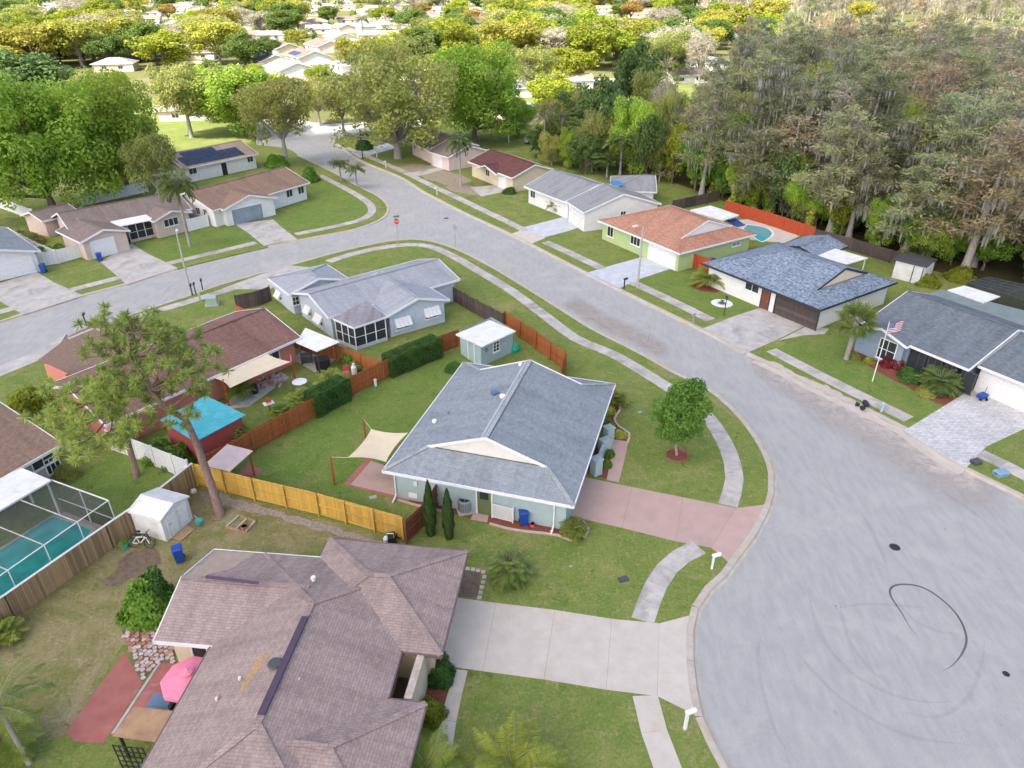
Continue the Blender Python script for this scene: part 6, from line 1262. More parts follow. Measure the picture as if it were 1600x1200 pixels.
po = thing('swimming_pool', 'bright turquoise pool behind the terracotta roof', 'swimming pool', (ctr.x, ctr.y, 0)); MB().prism(ps, 0, .03).build('water', pool_clear, po); mb = MB()
out = [p + (p - ctr).normalized() * .35 for p in ps]
for i in range(len(ps)): j = (i + 1) % len(ps); mb.poly([ps[i] + Z * .06, ps[j] + Z * .06, out[j] + Z * .06, out[i] + Z * .06])
mb.build('coping', offwhite, po); t = thing('pavilion', 'white flat roofed pavilion by the turquoise pool', 'pavilion', G(1110, 350)); slab_roof('roof', [G(1078, 328, 2.7), G(1110, 321, 2.7), G(1155, 336, 2.7), G(1130, 344, 2.7)], offwhite, t, .14)
sail('navy shade canopy at the pool pavilion', [(1133, 344, 2.2), (1150, 341, 2.2), (1166, 352, 1.9), (1150, 356, 1.9)], .05, mat=plain('navy_cloth', (.02, .05, .2), .8))
slab_roof('tarp', [G(951, 284, 3.3), G(966, 282, 3.5), G(977, 288, 3.5), G(963, 293, 3.3)], plain('blue_tarp', (.06, .19, .38), .5), H6.root, .03, posts=[])
def car(u, v, yaw, label, mat, pickup=False, z=0):
    g = G(u, v, z); t = thing('pickup_truck' if pickup else 'parked_car', label, 'car', g); c, s = math.cos(yaw), math.sin(yaw); B = lambda x, y, zz: g + Vector((x * c - y * s, x * s + y * c, zz))
    mb = MB(); pr = [(-2.2, .35), (2.2, .35), (2.25, .75), (1.2, .95), (-2.2, 1.0)]; cb = [(-1.5 if not pickup else -.3, .95), (1.1, .93), (.5, 1.5), (-.9 if not pickup else -.2, 1.52)]
    for q, w, nm, m_ in ((pr, .88, 'body', mat), (cb, .74, 'cabin', glass)):
        mb = MB(); l = [B(x, -w, zz) for x, zz in q]; r_ = [B(x, w, zz) for x, zz in q]; mb.poly(l).poly(list(reversed(r_)))
        for i in range(len(q)): j = (i + 1) % len(q); mb.poly([l[i], r_[i], r_[j], l[j]])
        o = mb.build(nm, m_, t)
    MB().poly([B(.48, -.7, 1.53), B(.48, .7, 1.53), B(-.85 if not pickup else -.18, .7, 1.55), B(-.85 if not pickup else -.18, -.7, 1.55)]).build('roof', mat, t)
    for x in (-1.35, 1.4):
        for y in (-.82, .82): w = MB().tube([B(x, y - .1, .33), B(x, y + .1, .33)], .33, 14).build('tyre', rubber, t)
    for y in (-.6, .6): MB().box(B(2.22, y, .62), (.08, .3, .16), yaw).build('headlight', white, t)
    return t
car(10, 291, 1.2, 'dark red car parked at far left under the oak', plain('red_paint', (.28, .02, .03), .25)); car(836, 224, .1, 'silver pickup truck parked beside the far grey house', plain('silver_paint', (.42, .42, .43), .3), True)
# ------------------------------------------------------------------ trees one by one
def tree(kind, u, vb, vt, wpx, label, name='tree', group=None, z=0.0, minh=2.5, cat='tree'):
    g = G(u, vb, z); h = max(minh, height_at(g, vt)); rad = wpx / 2 * depth((g.x, g.y, h * .7)) / FPX
    if name == 'far_tree': h = max(h, rad * 1.2); rad = min(rad, h * .72)
    return place(kind, name, label, cat, g, h, rad, group)
for a in (('oaklow', 85, 335, 108, 215, 'huge dark green oak at far left above the beige house'), ('oaklow', 200, 300, 100, 185, 'large green oak right of the huge left oak'), ('dark', 50, 210, 72, 190, 'dark olive tree behind the huge left oak'),
          ('oak', 335, 190, 100, 95, 'green oak behind the airy corner oak'), ('lime', 420, 178, 105, 90, 'lime oak beyond the cross street'), ('olive', 500, 196, 118, 70, 'olive tree at the far street bend'), ('lime', 690, 170, 70, 90, 'lime tree between the giant oak and deep green oak'), ('olive', 300, 215, 95, 115, 'sparse olive brown tree behind the solar roof'), ('oak', 380, 210, 94, 165, 'airy green oak on the far street corner'), ('olive', 448, 258, 116, 130, 'pale trunked olive tree leaning over the street'),
          ('olive', 538, 214, 112, 80, 'olive tree on the cross street verge'), ('olivelow', 622, 247, 55, 215, 'giant brownish oak in front of the pink house'), ('oaklow', 742, 222, 60, 150, 'tall deep green oak behind the pink house'),
          ('olive', 255, 330, 205, 80, 'small yellowish tree beside the left queen palm'), ('dark', 985, 205, 60, 95, 'dark dense cedar behind the palm row'), ('olive', 1040, 130, 45, 85, 'grey green oak with forked trunk beyond the palms'),
          ('dark', 940, 245, 115, 95, 'dark cedar just behind the feather palms'), ('oaklow', 985, 275, 150, 80, 'mid green tree between palms and wood'), ('olive', 868, 236, 150, 60, 'olive tree behind the first feather palm'), ('olivelow', 925, 268, 172, 60, 'olive tree between the tall feather palms'), ('dark', 1008, 284, 175, 60, 'dark tree in front of the wood corner'), ('olivelow', 1022, 262, 135, 60, 'olive tree between cedar and wood corner'),
          ('dark', 845, 245, 195, 50, 'dark bushy tree left in the thicket behind the palms'), ('olivelow', 862, 258, 205, 48, 'olive bushy tree low in the palm thicket'), ('oaklow', 890, 262, 200, 52, 'green bushy tree between second and third feather palm'), ('dark', 915, 272, 205, 55, 'dark bushy tree under the third feather palm'),
          ('olivelow', 940, 262, 170, 62, 'tall olive tree in the middle of the palm thicket'), ('dark', 962, 262, 140, 60, 'tall dark tree in the middle of the palm thicket'), ('oaklow', 1000, 262, 150, 66, 'tall green tree right in the palm thicket'), ('olivelow', 1030, 284, 200, 55, 'low olive tree at the right of the palm thicket'), ('dark', 880, 235, 140, 70, 'dark tree behind the second feather palm'), ('olive', 1012, 230, 105, 80, 'airy olive tree high behind the thicket'), ('oaklow', 1060, 226, 140, 60, 'green tree filling the corner before the border row'), ('oaklow', 810, 215, 150, 70, 'green tree left of the far silver pickup'), ('lime', 860, 190, 110, 80, 'lime tree beyond the palm thicket'), ('dark', 770, 200, 130, 60, 'dark tree between deep green oak and utility pole'),
          ('oaklow', 1078, 246, 172, 50, 'vivid green border tree, lowest of the row up the wood edge'), ('oaklow', 1100, 218, 146, 50, 'vivid green border tree, second up the wood edge'), ('oaklow', 1122, 190, 122, 48, 'vivid green border tree, third up the wood edge'), ('oaklow', 1146, 166, 104, 46, 'vivid green border tree, fourth up the wood edge'), ('oaklow', 1168, 140, 88, 44, 'vivid green border tree, highest up the wood edge'), ('lime', 1050, 287, 192, 50, 'bright lime young tree at the corner of the wood'),
          ('green', 1085, 300, 210, 60, 'green tree right of the lime young tree'), 
          ('bare', 1035, 250, 120, 50, 'bare grey tree at the wood corner'), ('olive', 905, 235, 130, 70, 'olive tree behind the feather palms'), ('dark', 30, 420, 380, 40, 'dark shrub tree between white fences'),
          ('green', 1195, 98, 38, 55, 'bright green round tree at top right'), ('green', 1218, 75, 38, 26, 'small bright green tree beside white far house')): tree(*a)
t = place('young', 'street_tree', 'round young green tree in the mulch ring on the lawn', 'tree', G(1057, 711), height_at(G(1057, 711), 595), 2.05, idx=0)
for a in (('queen', 297, 385, 262, 60, 'tall queen palm in front of the beige house'), ('queen', 720, 292, 203, 40, 'queen palm in front of the maroon roof'), ('queen', 533, 283, 247, 32, 'small queen palm by the corner lawn, left'), ('queen', 558, 293, 253, 34, 'small queen palm by the corner lawn, right'),
          ('coco', 850, 252, 165, 50, 'tall feather palm left of the palm row'), ('coco', 877, 250, 170, 50, 'second feather palm in the palm row'), ('coco', 911, 260, 188, 60, 'third feather palm in the palm row'), ('queen', 948, 278, 240, 50, 'short palm behind the grey roof, left'), ('queen', 968, 280, 205, 55, 'tall straight palm behind the grey roof'),
          ('queen', 555, 112, 88, 26, 'distant palm among the far roofs'), ('queen', 567, 52, 22, 25, 'distant palm farthest among white roofs'), ('sabal', 1322, 561, 470, 78, 'fan palm with stout trunk before the slate blue house')): tree(*a, name='palm', cat='palm')
place('pygmy', 'palm', 'bushy date palm on the lawn above the concrete driveway', 'palm', G(797, 905), 2.1, 1.25); place('areca', 'palm', 'bright yellow green palm at the bottom edge', 'palm', G(800, 1235), 2.9, 1.85); place('areca', 'palm', 'bluish green palm by the front walk at bottom', 'palm', G(668, 1235), 2.8, 1.5)
place('coco', 'palm', 'leaning feather palm with pale trunk at lower left', 'palm', G(46, 1192), 5.0, 1.9, rz=1.0); place('areca', 'palm', 'yellow palm clump at the bottom left corner', 'palm', G(5, 1185), 2.2, 1.5); place('croton', 'palm', 'small yellow palm at the left edge under the tan fence', 'palm', G(0, 1000), 1.3, 1.0)
for a in (('shrub_green', 232, 958, 1.35, 1.9, 'big glossy green bush at the near house corner'), ('shrub', 245, 940, 1.0, 2.1, 'darker bush behind the glossy green bush'), ('shrub', 690, 1058, .72, 1.35, 'dark clipped bush beside the near front walk'), ('shrub_lime', 675, 1120, .68, 1.1, 'light green clipped bush nearest the entry'), ('shrub_olive', 105, 745, .9, .9, 'round bush beside the lush lawn'),
          ('shrub_green', 250, 712, 1.2, 1.2, 'green bush behind white vinyl fence, left'), ('shrub_green', 280, 720, 1.3, 1.3, 'green bush behind white vinyl fence, right'), ('shrub_lime', 50, 642, 1.8, 1.9, 'lime green bush above the brown roof at left'), ('shrub_green', 70, 405, 2.0, 1.4, 'bush between white fence and beige house'), ('shrub_olive', 40, 380, 2.2, 1.6, 'olive bush by the long white fence'), ('shrub_green', 95, 395, 1.0, 1.1, 'green bush by the beige house side wall'),
          ('shrub_green', 360, 338, 1.0, .8, 'low bush before the screened garage'), ('shrub_green', 485, 283, 1.5, 2.2, 'round bush beside the brown hip roof'), ('shrub_green', 432, 260, 2.0, 2.0, 'bush at the foot of the leaning olive tree'), ('shrub', 796, 302, 1.1, 1.0, 'dark bush before the white grey-roofed house'), ('areca', 870, 330, 1.6, 2.2, 'fern palm before the white garage'), ('shrub', 570, 233, 1.6, 3.0, 'dark conical bush before the giant oak'), ('shrub_olive', 1410, 150 + 260, 1.5, 1.5, 'olive bush behind the white shed'), ('shrub', 709, 580, .7, 1.0, 'dark bush at the back corner of teal house')):
    plant(a[0], 'bush', a[5], 'bush', a[1], a[2], a[3], a[4])
spire('italian_cypress', 'slim Italian cypress by teal wall, left and taller', 674, 836, 4.3, .42, 1, 'Italian cypresses'); spire('italian_cypress', 'slim Italian cypress by teal wall, right and shorter', 702, 841, 3.9, .4, 2, 'Italian cypresses')
# ---- the two pines over the coral house
def pine(label, trunk, rads, clumps, seed, r_=1.0):
    g = G(trunk[0][0], trunk[0][1]); t = thing('pine_tree', label, 'pine tree', g, 'pines'); path = [G(*k) for k in trunk]; path[0].z = -.3
    tr = MB().tube(path, rads, 10); rg = np.random.default_rng(seed); C, N, T, K = [], [], [], []; top = path[-1]
    for (u, v, z) in clumps:
        p = G(u, v, z); j = min(range(2, len(path)), key=lambda i: (path[i] - p).length + abs(path[i].z + 1 - p.z)); m_ = path[j].lerp(p, .55) + Vector((0, 0, -.3)); tr.tube([path[j], m_, p], [rads[j] * .45 + .01, .05, .02], 5, cap=False)
        nsub = 5
        for s in range(nsub):
            c = np.array(p) + rg.normal(size=3) * [.55, .55, .32] * r_; tr.tube([m_.lerp(p, .6), Vector(c)], [.02, .01], 3, cap=False); n = 62
            d = unit(rg.normal(size=(n, 3)) + [0, 0, .35]); ln = rg.uniform(.16, .34, n); C.append(c + d * ln[:, None] * .9); T.append(d * ln[:, None]); N.append(unit(np.cross(d, rg.normal(size=(n, 3)))) * .028); tb = rg.random()
            K.append(np.c_[np.clip(tb + rg.normal(size=n) * .15, 0, 1), rg.random(n)])
    tr.build('trunk', bark_pine, t, True); me = leaf_mesh('crown', np.concatenate(C) - np.array(wloc(t)), np.concatenate(T), np.concatenate(N), np.concatenate(K), L_pine); o = bpy.data.objects.new('crown', me); COL.objects.link(o); o.parent = t
    return t
rp = random.Random(11)
def scatter(n, cx, cy, rx, ry, z0, z1, mind=15):
    out = []
    while len(out) < n:
        a, r_ = rp.uniform(0, 6.283), rp.random() ** .5; u, v = cx + rx * r_ * math.cos(a), cy + ry * r_ * math.sin(a)
        if all((u - q[0]) ** 2 + (v - q[1]) ** 2 > mind * mind for q in out) or rp.random() < .03: out.append((u, v, z0 + (z1 - z0) * (1 - (v - cy + ry) / (2 * ry)) + rp.uniform(-.7, .7)))
    return out
pine('tall pine with bare leaning trunk in the dry yard', [(345, 808, 0), (334, 770, 1.4), (308, 695, 4.2), (290, 655, 6.0), (262, 640, 7.2), (235, 610, 8.6), (205, 560, 10.6), (198, 520, 12.2)], [.34, .27, .24, .2, .17, .13, .09, .05],
     scatter(34, 232, 558, 88, 62, 8.2, 12.5, 15) + [(290, 640, 7.6), (318, 618, 8.0), (275, 660, 7.0), (300, 600, 8.6), (150, 500, 12), (180, 498, 12.4)], 1, 1.0)
pine('pale trunked pine behind the lush green lawn', [(214, 745, 0), (204, 705, 1.9), (192, 665, 4.0), (178, 640, 5.6), (160, 620, 7.0), (150, 590, 8.6)], [.26, .2, .17, .14, .1, .05], scatter(27, 150, 645, 75, 62, 5.8, 9.2, 15) + [(110, 690, 5.4), (125, 712, 4.8), (100, 660, 6.2)], 2, 1.0)
# ---- the cypress wood on the right
fe = [(985, 264), (1060, 288), (1150, 321), (1280, 366), (1400, 408), (1500, 432), (1600, 448), (1850, 505)]; FE = smooth(g2(fe), 1.0)
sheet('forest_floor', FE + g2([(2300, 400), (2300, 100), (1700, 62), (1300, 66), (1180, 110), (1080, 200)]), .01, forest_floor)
def bound(v): return np.interp(v, [40, 60, 90, 130, 180, 250, 300], [1290, 1250, 1215, 1190, 1150, 1095, 1060])
cands = []; rf = random.Random(5); y_off = 0; row = 0
while y_off < 190:
    step = 5.2 + y_off * .018; x = -10 + (row % 2) * step / 2; base = [(p.x, p.y) for p in FE]
    while x < 190:
        yb = np.interp(x, [b[0] for b in base], [b[1] for b in base]); g = Vector((x + rf.uniform(-1.6, 1.6), yb + y_off + rf.uniform(-1.6, 1.6) + 1.5, 0)); u, v = P(g)
        if 1000 < u < 1720 and u > bound(v): cands.append((g, y_off))
        x += step
    y_off += 4.6 + y_off * .022; row += 1
cands.sort(key=lambda c: P(c[0])[0]); rf.shuffle(cands); cands = cands[:290]; print('forest', len(cands))
rows_ = {'front': [c for c in cands if c[1] < 14], 'middle': [c for c in cands if 14 <= c[1] < 70], 'back': [c for c in cands if c[1] >= 70]}
for rn, cs in rows_.items():
    cs.sort(key=lambda c: P(c[0])[0])
    for i, (g, yo) in enumerate(cs):
        hgt = rf.uniform(12, 16.5) if yo < 8 else rf.uniform(14.5, 20) if yo < 60 else rf.uniform(15.5, 21.5)
        k = 'snag' if rf.random() < .12 else 'cypress'
        if yo > 6 and rf.random() < .27:
            place(rf.choice(('green', 'olive', 'oak', 'olive')), 'forest_tree', f'leafy tree among cypresses in the {rn} of the wood, {ordinal(i, len(cs))} trunk there', 'tree', g, hgt * .8, rf.uniform(2.8, 4.0), 'leafy trees of the wood'); continue
        place(k, 'cypress_tree', ('bare grey ' if k == 'snag' else 'moss hung ') + f'cypress in the {rn} of the wood, {ordinal(i, len(cs))} there', 'cypress tree', g, hgt * rf.uniform(.88, 1.1), rf.uniform(4.0, 5.8), 'cypresses of the wood')
ue = []
for k in range(62):
    f = k / 61; p = FE[int(f * (len(FE) - 1))]; g = Vector((p.x + rf.uniform(-1, 1), p.y + rf.uniform(.2, 8), 0)); u, v = P(g)
    if 1080 < u < 1680: ue.append(g)
ue.sort(key=lambda g: P(g)[0])
for i, g in enumerate(ue): place(rf.choice(('green', 'green', 'oak', 'dark', 'oak', 'lime', 'olive')), 'understory_tree', f'low leafy tree at the foot of the wood, {ordinal(i, len(ue))}', 'tree', g, rf.uniform(4.0, 9.5), rf.uniform(1.6, 3.0), 'low trees at the wood edge')
def vine(u, v, h, r_, label, seed):
    g = G(u, v); t = thing('climbing_vine', label, 'vine', g, 'yellow vines at the wood edge'); rg = np.random.default_rng(seed); n = 420; z = rg.random(n) * h; a = rg.random(n) * 6.28; rr = r_ * (.6 + .5 * rg.random(n)) * (1.05 - .5 * z / h) * (1 + .25 * np.sin(z * 3))
    C = np.c_[np.cos(a) * rr, np.sin(a) * rr, z]; N = unit(np.c_[np.cos(a), np.sin(a), np.full(n, .3)] + rg.normal(size=(n, 3)) * .4); tt, bb = leaf_axes(N, rg.uniform(.1, .24, n), rg, .7)
    o = bpy.data.objects.new('foliage', leaf_mesh('foliage', C, tt, bb, np.c_[rg.random(n), rg.random(n)], L_vine)); COL.objects.link(o); o.parent = t; MB().tube([g, g + Z * h * .95], [.16, .08], 7).build('stem', bark, t)
for i, (u, v, h) in enumerate(((1113, 303, 4.8), (1152, 316, 6.0), (1145, 320, 3.0), (1176, 328, 4.6), (1200, 336, 3.6), (1262, 362, 3.2))): vine(u, v, h, .75, f'yellow leaved vine column at the wood edge, {ordinal(i, 6)}', 40 + i)
# ---- far wood at the top right and far trees
fb = []
for k in range(260):
    u, v = rf.uniform(1090, 1640), rf.uniform(9, 38)
    if u < 1250 and v > 26: continue
    g = G(u, v, -.13)
    fb.append(g)
fb.sort(key=lambda g: P(g)[0])
for i, g in enumerate(fb): place('snag' if i % 4 else 'cypress', 'far_cypress', f'pale bare cypress of the farthest wood, {ordinal(i, len(fb))}', 'cypress tree', g, rf.uniform(20, 27), rf.uniform(4, 6), 'far cypresses')
y1, y2 = R(12), R(-57.5)
fh = [(432, 138, 16, 12, y2, S_grey, 0), (474, 145, 15, 11, y2, S_tan, 0), (424, 104, 16, 12, y2, S_grey, 0), (445, 84, 16, 12, y2, S_taupe, 0), (532, 66, 16, 12, y2, S_grey, 0), (562, 80, 16, 12, y2, S_slate_light, 0), (592, 86, 15, 11, y2, S_tan, 0), (400, 80, 16, 11, y1, S_terra, 0), (620, 74, 15, 11, y2, S_grey, 0), (655, 66, 15, 11, y1, S_slate_light, 0), (1040, 60, 16, 12, y2, S_grey, 0), (965, 70, 16, 12, y1, S_slate_light, 0), (360, 75, 15, 11, y1, S_grey, 0), (210, 34, 16, 10, y1, S_slate, 1), (285, 14, 18, 10, y1, S_grey, 0), (225, 60, 15, 10, y1, S_grey, 0), (285, 62, 15, 10, y1, S_terra, 0), (183, 110, 14, 10, y1, S_grey, 0), (332, 40, 14, 10, y1, S_terra, 0), (80, 12, 16, 10, y1, S_slate, 0), (300, 185, 14, 9, y1, S_tan, 0), (8, 70, 14, 10, y1, S_tan, 0), (385, 62, 14, 10, y1, S_terra, 0), (310, 92, 14, 9, y1, S_grey, 0),
      (482, 98, 18, 13, y2, S_taupe, 1), (455, 118, 18, 13, y2, S_grey, 0), (508, 80, 18, 13, y2, S_taupe, 0), (543, 112, 13, 9, y2, S_grey, 0), (510, 134, 13, 9, y2, S_tan, 0), (575, 42, 16, 11, y2, S_grey, 0), (600, 44, 16, 11, y2, S_tan, 0), (536, 50, 16, 11, y2, S_tan, 0), (495, 40, 15, 11, y1, S_tan, 0), (628, 20, 16, 11, y1, S_taupe, 0), (672, 20, 16, 11, y1, S_grey, 0), (540, 16, 18, 11, y1, S_taupe, 0), (748, 62, 14, 10, y1, S_grey, 0), (425, 62, 14, 10, y1, S_grey, 0),
      (580, 62, 14, 10, y1, S_grey, 0), (610, 62, 14, 10, y1, S_tan, 0), (690, 48, 14, 10, y1, S_grey, 0), (920, 40, 15, 10, y2, S_grey, 0), (948, 40, 15, 10, y2, S_slate, 0), (982, 52, 15, 10, y1, S_grey, 0), (1008, 50, 15, 10, y2, S_tan, 0), (1072, 50, 14, 10, y1, S_tan, 0), (1148, 68, 14, 11, y2, S_slate, 0), (885, 138, 15, 9, y1, S_tan, 0), (1068, 128, 15, 10, R(15), S_taupe, 0), (812, 188, 14, 11, y2, S_slate, 0), (1225, 46, 14, 10, y1, S_grey, 0), (1466, 46, 14, 10, y1, S_tan, 0), (1105, 108, 14, 10, y2, S_grey, 0), (640, 148, 14, 10, y1, S_tan, 0), (790, 150, 14, 10, y1, S_grey, 0)]
rh = random.Random(3)
while len(fh) < 175:
    u, v = rh.uniform(-60, 1180), 1 + 62 * rh.random()
    if all(abs(u - q[0]) > 12 + q[1] * .25 or abs(v - q[1]) > 3 + q[1] * .06 for q in fh): fh.append((u, v, rh.uniform(13, 18), rh.uniform(9, 11), rh.choice((y1, y2, y1)), rh.choice((S_grey, S_tan, S_taupe, S_slate, S_terra, S_slate_light)), 0))
far = [('lime', 40, 62, 25, 70), ('yellow', 60, 108, 45, 115), ('yellow', 130, 104, 44, 115), ('lime', 182, 100, 50, 80), ('fgreen', 28, 55, 14, 50), ('lime', 155, 52, 25, 60), ('bare', 112, 36, 5, 60), ('yellow', 345, 100, 40, 105), ('fgreen', 246, 102, 62, 75), ('lime', 300, 48, 15, 50),
       ('rust', 265, 36, 5, 30), ('bare', 382, 46, 8, 50), ('yellow', 350, 46, 9, 55), ('fgreen', 450, 50, 14, 70), ('fgreen', 514, 38, 8, 34), ('yellow', 466, 76, 45, 45), ('fgreen', 420, 86, 55, 48), ('lime', 430, 28, 0, 60), ('fgreen', 645, 56, 20, 70), ('rust', 745, 62, 12, 55), ('lime', 712, 36, 4, 50),
       ('yellow', 562, 112, 56, 75), ('lime', 605, 112, 52, 95), ('lime', 655, 98, 48, 90), ('yellow', 703, 82, 38, 62), ('bare', 768, 72, 12, 55), ('yellow', 792, 62, 34, 50), ('lime', 822, 95, 14, 100), ('fgreen', 880, 92, 22, 80), ('yellow', 920, 90, 40, 70), ('lime', 960, 104, 45, 65), ('olive', 832, 150, 70, 85),
       ('lime', 898, 135, 72, 80), ('rust', 985, 36, 0, 40), ('bare', 1030, 62, 17, 80), ('yellow', 1100, 88, 40, 62), ('lime', 1140, 62, 14, 90), ('fgreen', 1075, 36, 7, 40), ('yellow', 1342, 44, 0, 42), ('bare', 1090, 140, 45, 60), ('lime', 770, 120, 60, 60), ('yellow', 10, 130, 70, 60), ('lime', 500, 140, 100, 40), ('yellow', 215, 25, 0, 50), ('fgreen', 90, 45, 12, 50), ('lime', 600, 40, 8, 50), ('yellow', 850, 40, 8, 60), ('fgreen', 1010, 90, 55, 60), ('lime', 1180, 60, 20, 50), ('bare', 940, 60, 22, 50), ('fgreen', 720, 130, 85, 50), ('rust', 660, 30, 5, 30), ('fgreen', 330, 130, 95, 60), ('lime', 400, 140, 100, 50), ('yellow', 800, 100, 45, 70)]
rt = random.Random(9)
for _ in range(4000):
    if len(far) >= 320: break
    u, v = rt.uniform(-60, 1200), 3 + 105 * rt.random() ** 1.6
    w = 24 + v * .55
    if any(a < u < b and c < v < d for a, b, c, d in ((410, 560, 70, 145), (480, 660, 26, 56), (180, 320, 18, 66), (900, 1070, 34, 60), (1060, 1150, 90, 130))): continue
    if any(abs(u - q[1]) < w * .4 and abs(v - q[2]) < 4 for q in far) or any(abs(u - q[0]) < 9 + w * .3 and -1 < v - q[1] < 2 + w * .3 for q in fh): continue
    far.append((rt.choice(('lime', 'lime', 'yellow', 'fgreen', 'olive', 'lime', 'bare', 'fgreen', 'fgreen')), u, v, v - w * rt.uniform(.5, .72), w * rt.uniform(.9, 1.5)))
look = {'fgreen': 'fresh green', 'lime': 'lime green', 'yellow': 'golden yellow', 'green': 'fresh green', 'olive': 'olive', 'bare': 'bare grey', 'rust': 'rusty orange', 'oak': 'dark green'}
bands = {}
for a in far: bands.setdefault((a[0], 'nearest' if a[2] > 85 else 'middle' if a[2] > 45 else 'farthest'), []).append(a)
for (k, b), lst in bands.items():
    lst.sort(key=lambda a: a[1])
    for i, a in enumerate(lst): tree(*a, f'{look[k]} tree in the {b} band of distant trees, {ordinal(i, len(lst))}', 'far_tree', 'distant trees', -.13, 4.0)
# ---- the farthest canopy, a mass nobody could count
for kn, (mt, sd) in enumerate(((L_lime, 1), (L_fgreen, 2), (L_bare, 3))):
    rg = np.random.default_rng(sd); C, N, S_, K = [], [], [], []
    for k in range(230):
        g = G(rg.uniform(-120, 1750), rg.uniform(-9, 16), -.13); r_ = rg.uniform(4, 8); n = 70; d = unit(rg.normal(size=(n, 3))); d[:, 2] = np.abs(d[:, 2]) * .9 + .05
        C.append(np.array(g) + [0, 0, rg.uniform(2, 6)] + d * [r_, r_, r_ * .7]); N.append(unit(d + rg.normal(size=(n, 3)) * .4)); S_.append(np.full(n, r_ * .22)); K.append(np.c_[np.clip(rg.random() + rg.normal(size=n) * .2, 0, 1), rg.random(n)])
    for k in range(150):
        u, v = rg.uniform(-80, 1230), rg.uniform(12, 72)
        if any(abs(u - q[0]) < 12 + v * .2 and -1 < v - q[1] < 4 + v * .12 for q in fh): continue
        g = G(u, v, -.13); r_ = rg.uniform(2.6, 4.8); n = 170; d = unit(rg.normal(size=(n, 3))); d[:, 2] = np.abs(d[:, 2]) * .9 + .05; w_ = 1 + .25 * np.sin(4 * d[:, 0] + k) + .2 * np.sin(5 * d[:, 1])
        C.append(np.array(g) + [0, 0, rg.uniform(.5, 3)] + d * [r_, r_, r_ * .85] * w_[:, None]); N.append(unit(d + rg.normal(size=(n, 3)) * .5)); S_.append(np.full(n, r_ * .14)); K.append(np.c_[np.clip(rg.random() + rg.normal(size=n) * .2, 0, 1), rg.random(n)])
    C, N, S_, K = map(np.concatenate, (C, N, S_, K)); tt, bb = leaf_axes(N, S_, rg, .7); o = bpy.data.objects.new('far_canopy', leaf_mesh('far_canopy', C, tt, bb, K, mt)); COL.objects.link(o)
    tag(o, ['lime green mass of farthest treetops between the distant roofs', 'green mass of farthest treetops between the distant roofs', 'bare grey mass of farthest treetops between the distant roofs'][kn], 'trees', kind='stuff')
rg = np.random.default_rng(8); C, T_, B_, K = [], [], [], []
for k in range(900):
    g = np.array(G(rg.uniform(1080, 1720), rg.uniform(3, 33), -.13)); h = rg.uniform(14, 24); n = 26
    z = rg.uniform(.15, 1, n) * h; C.append(g + np.c_[rg.normal(size=n) * 1.3, rg.normal(size=n) * 1.3, z]); d = unit(rg.normal(size=(n, 3)) * .5 + [0, 0, 1.]); l = rg.uniform(.8, 2.4, n); T_.append(d * l[:, None]); a = rg.random(n) * 6.28; B_.append(np.c_[np.cos(a), np.sin(a), np.zeros(n)] * rg.uniform(.12, .3, n)[:, None]); K.append(np.c_[np.clip(rg.random() + rg.normal(size=n) * .2, 0, 1), rg.random(n)])
o = bpy.data.objects.new('far_cypress_wood', leaf_mesh('far_cypress_wood', *map(np.concatenate, (C, T_, B_, K)), L_bare)); COL.objects.link(o); tag(o, 'pale leafless wood along the top right horizon', 'wood', kind='stuff')
# ---- far houses
def far_house(u, v, L, W, yaw, roof, wall, label, win=True, ends='gg', solar_=False):
    c = G(u, v, -.13); d = Vector((math.cos(yaw), math.sin(yaw), 0)); n = Vector((-d.y, d.x, 0)); n = n if n.y > 0 else -n
    H = House(label, c, roof, wall, name='far_house', group='distant houses'); a = c - d * L / 2 - n * W / 2; b = c + d * L / 2 - n * W / 2; a.z = b.z = 2.55
    nn = Vector((-d.y, d.x, 0)); H.block(a, b, W if nn.dot(n) > 0 else -W, 2.55, .33, ends, .45, caps=False)
    if win:
        f = a + d * L * .3; g = a + d * L * .68
        for p in (f, g):
            q = p + n * .45; pu, pv = P((q.x, q.y, 1.3)); H.window(pu, pv, 1.6, 1.1, sill=False)
        if L > 12: q = a + d * L * .88 + n * .45; pu, pv = P((q.x, q.y, 1.0)); H.garage(pu, pv, 2.6, 2.0)
    if solar_:
        X, LL, WW, zr, sl, pi_, ze = H.frame
        for k in range(6): MB().poly([X(2 + k * 1.6, 1, ze + pi_ + .08), X(3.5 + k * 1.6, 1, ze + pi_ + .08), X(3.5 + k * 1.6, 3.6, ze + pi_ * 3.6 + .08), X(2 + k * 1.6, 3.6, ze + pi_ * 3.6 + .08)]).build('solar_panel', solar, H.root)
fh.sort(key=lambda q: q[0]); rn = {id(S_grey): 'grey', id(S_slate): 'slate', id(S_tan): 'tan', id(S_taupe): 'taupe', id(S_terra): 'terracotta', id(S_slate_light): 'pale grey'}
cl = {}
for q in fh: cl.setdefault((rn[id(q[5])], 'nearer' if q[1] > 75 else 'farther'), []).append(q)
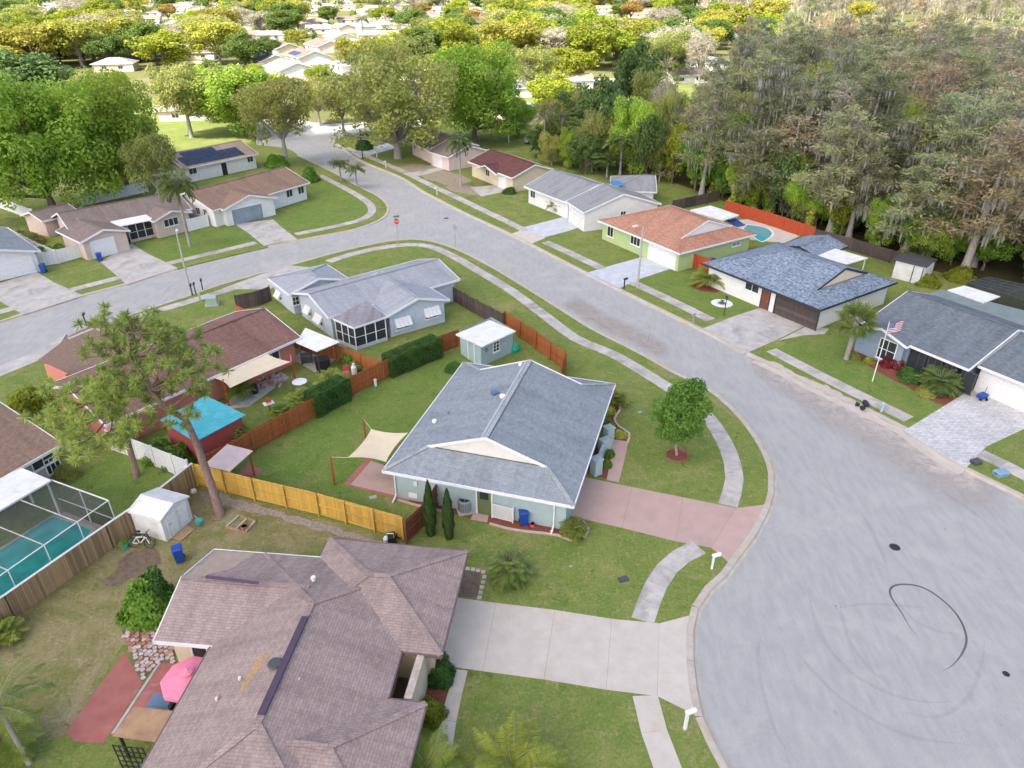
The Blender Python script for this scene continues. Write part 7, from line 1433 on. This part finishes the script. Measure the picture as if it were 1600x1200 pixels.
for (c, b), lst in cl.items():
    for i, q in enumerate(lst): far_house(q[0], q[1], q[2], q[3], q[4], q[5], rh.choice((W_white, W_white, W_tan, W_pink)), f'pale house with {c} roof in the {b} distant rows, {ordinal(i, len(lst))}', ends=rh.choice(('gg', 'gg', 'hh')), solar_=bool(q[6]))
for pts in ([(-50, 72), (420, 66), (420, 70), (-50, 77)], [(405, 172), (330, 120), (300, 95), (318, 95), (352, 120), (440, 175)], [(560, 128), (1010, 122), (1060, 128), (560, 134)], [(-50, 28), (1150, 26), (1150, 28), (-50, 30)], [(520, 120), (640, 48), (650, 48), (540, 120)]): sheet('far_road', g2(pts, -.13), -.125, surf('far_asphalt', (.42, .40, .38), (.36, .34, .32), .3, .9, 0))
# ------------------------------------------------------------------ the cloud that shades the near streets
def cloud(cx, cy, z, rx, ry, seed):
    bm = bmesh.new(); rg = random.Random(seed)
    for k in range(46):
        a, r_ = rg.uniform(0, 6.283), rg.random() ** .5; s = rg.uniform(45, 85); M_ = Matrix.Translation((cx + rx * .86 * r_ * math.cos(a), cy + ry * .86 * r_ * math.sin(a), z + rg.uniform(-8, 25))) @ Matrix.Diagonal((s, s, s * .42, 1))
        bmesh.ops.create_icosphere(bm, subdivisions=3, radius=1, matrix=M_)
    me = bpy.data.meshes.new('cloud'); bm.to_mesh(me); bm.free(); me.polygons.foreach_set('use_smooth', [True] * len(me.polygons)); o = bpy.data.objects.new('cloud', me); COL.objects.link(o); o['kind'] = 'structure'
    m = bpy.data.materials.new('cloud_vapour'); m.use_nodes = True; nt = m.node_tree; nt.nodes.remove(nt.nodes['Principled BSDF']); tr = nt.nodes.new('ShaderNodeBsdfTranslucent'); df = nt.nodes.new('ShaderNodeBsdfDiffuse'); mx = nt.nodes.new('ShaderNodeMixShader')
    tr.inputs[0].default_value = (.97, .97, .97, 1); df.inputs[0].default_value = (.97, .97, .97, 1); mx.inputs[0].default_value = .8; nt.links.new(df.outputs[0], mx.inputs[1]); nt.links.new(tr.outputs[0], mx.inputs[2]); nt.links.new(mx.outputs[0], nt.nodes['Material Output'].inputs[0]); me.materials.append(m)
    return o
CZ = 420.0; off = SDIR * (CZ / SDIR.z)
cloud(30 + off.x, 40 + off.y, CZ, 330, 150, 2)
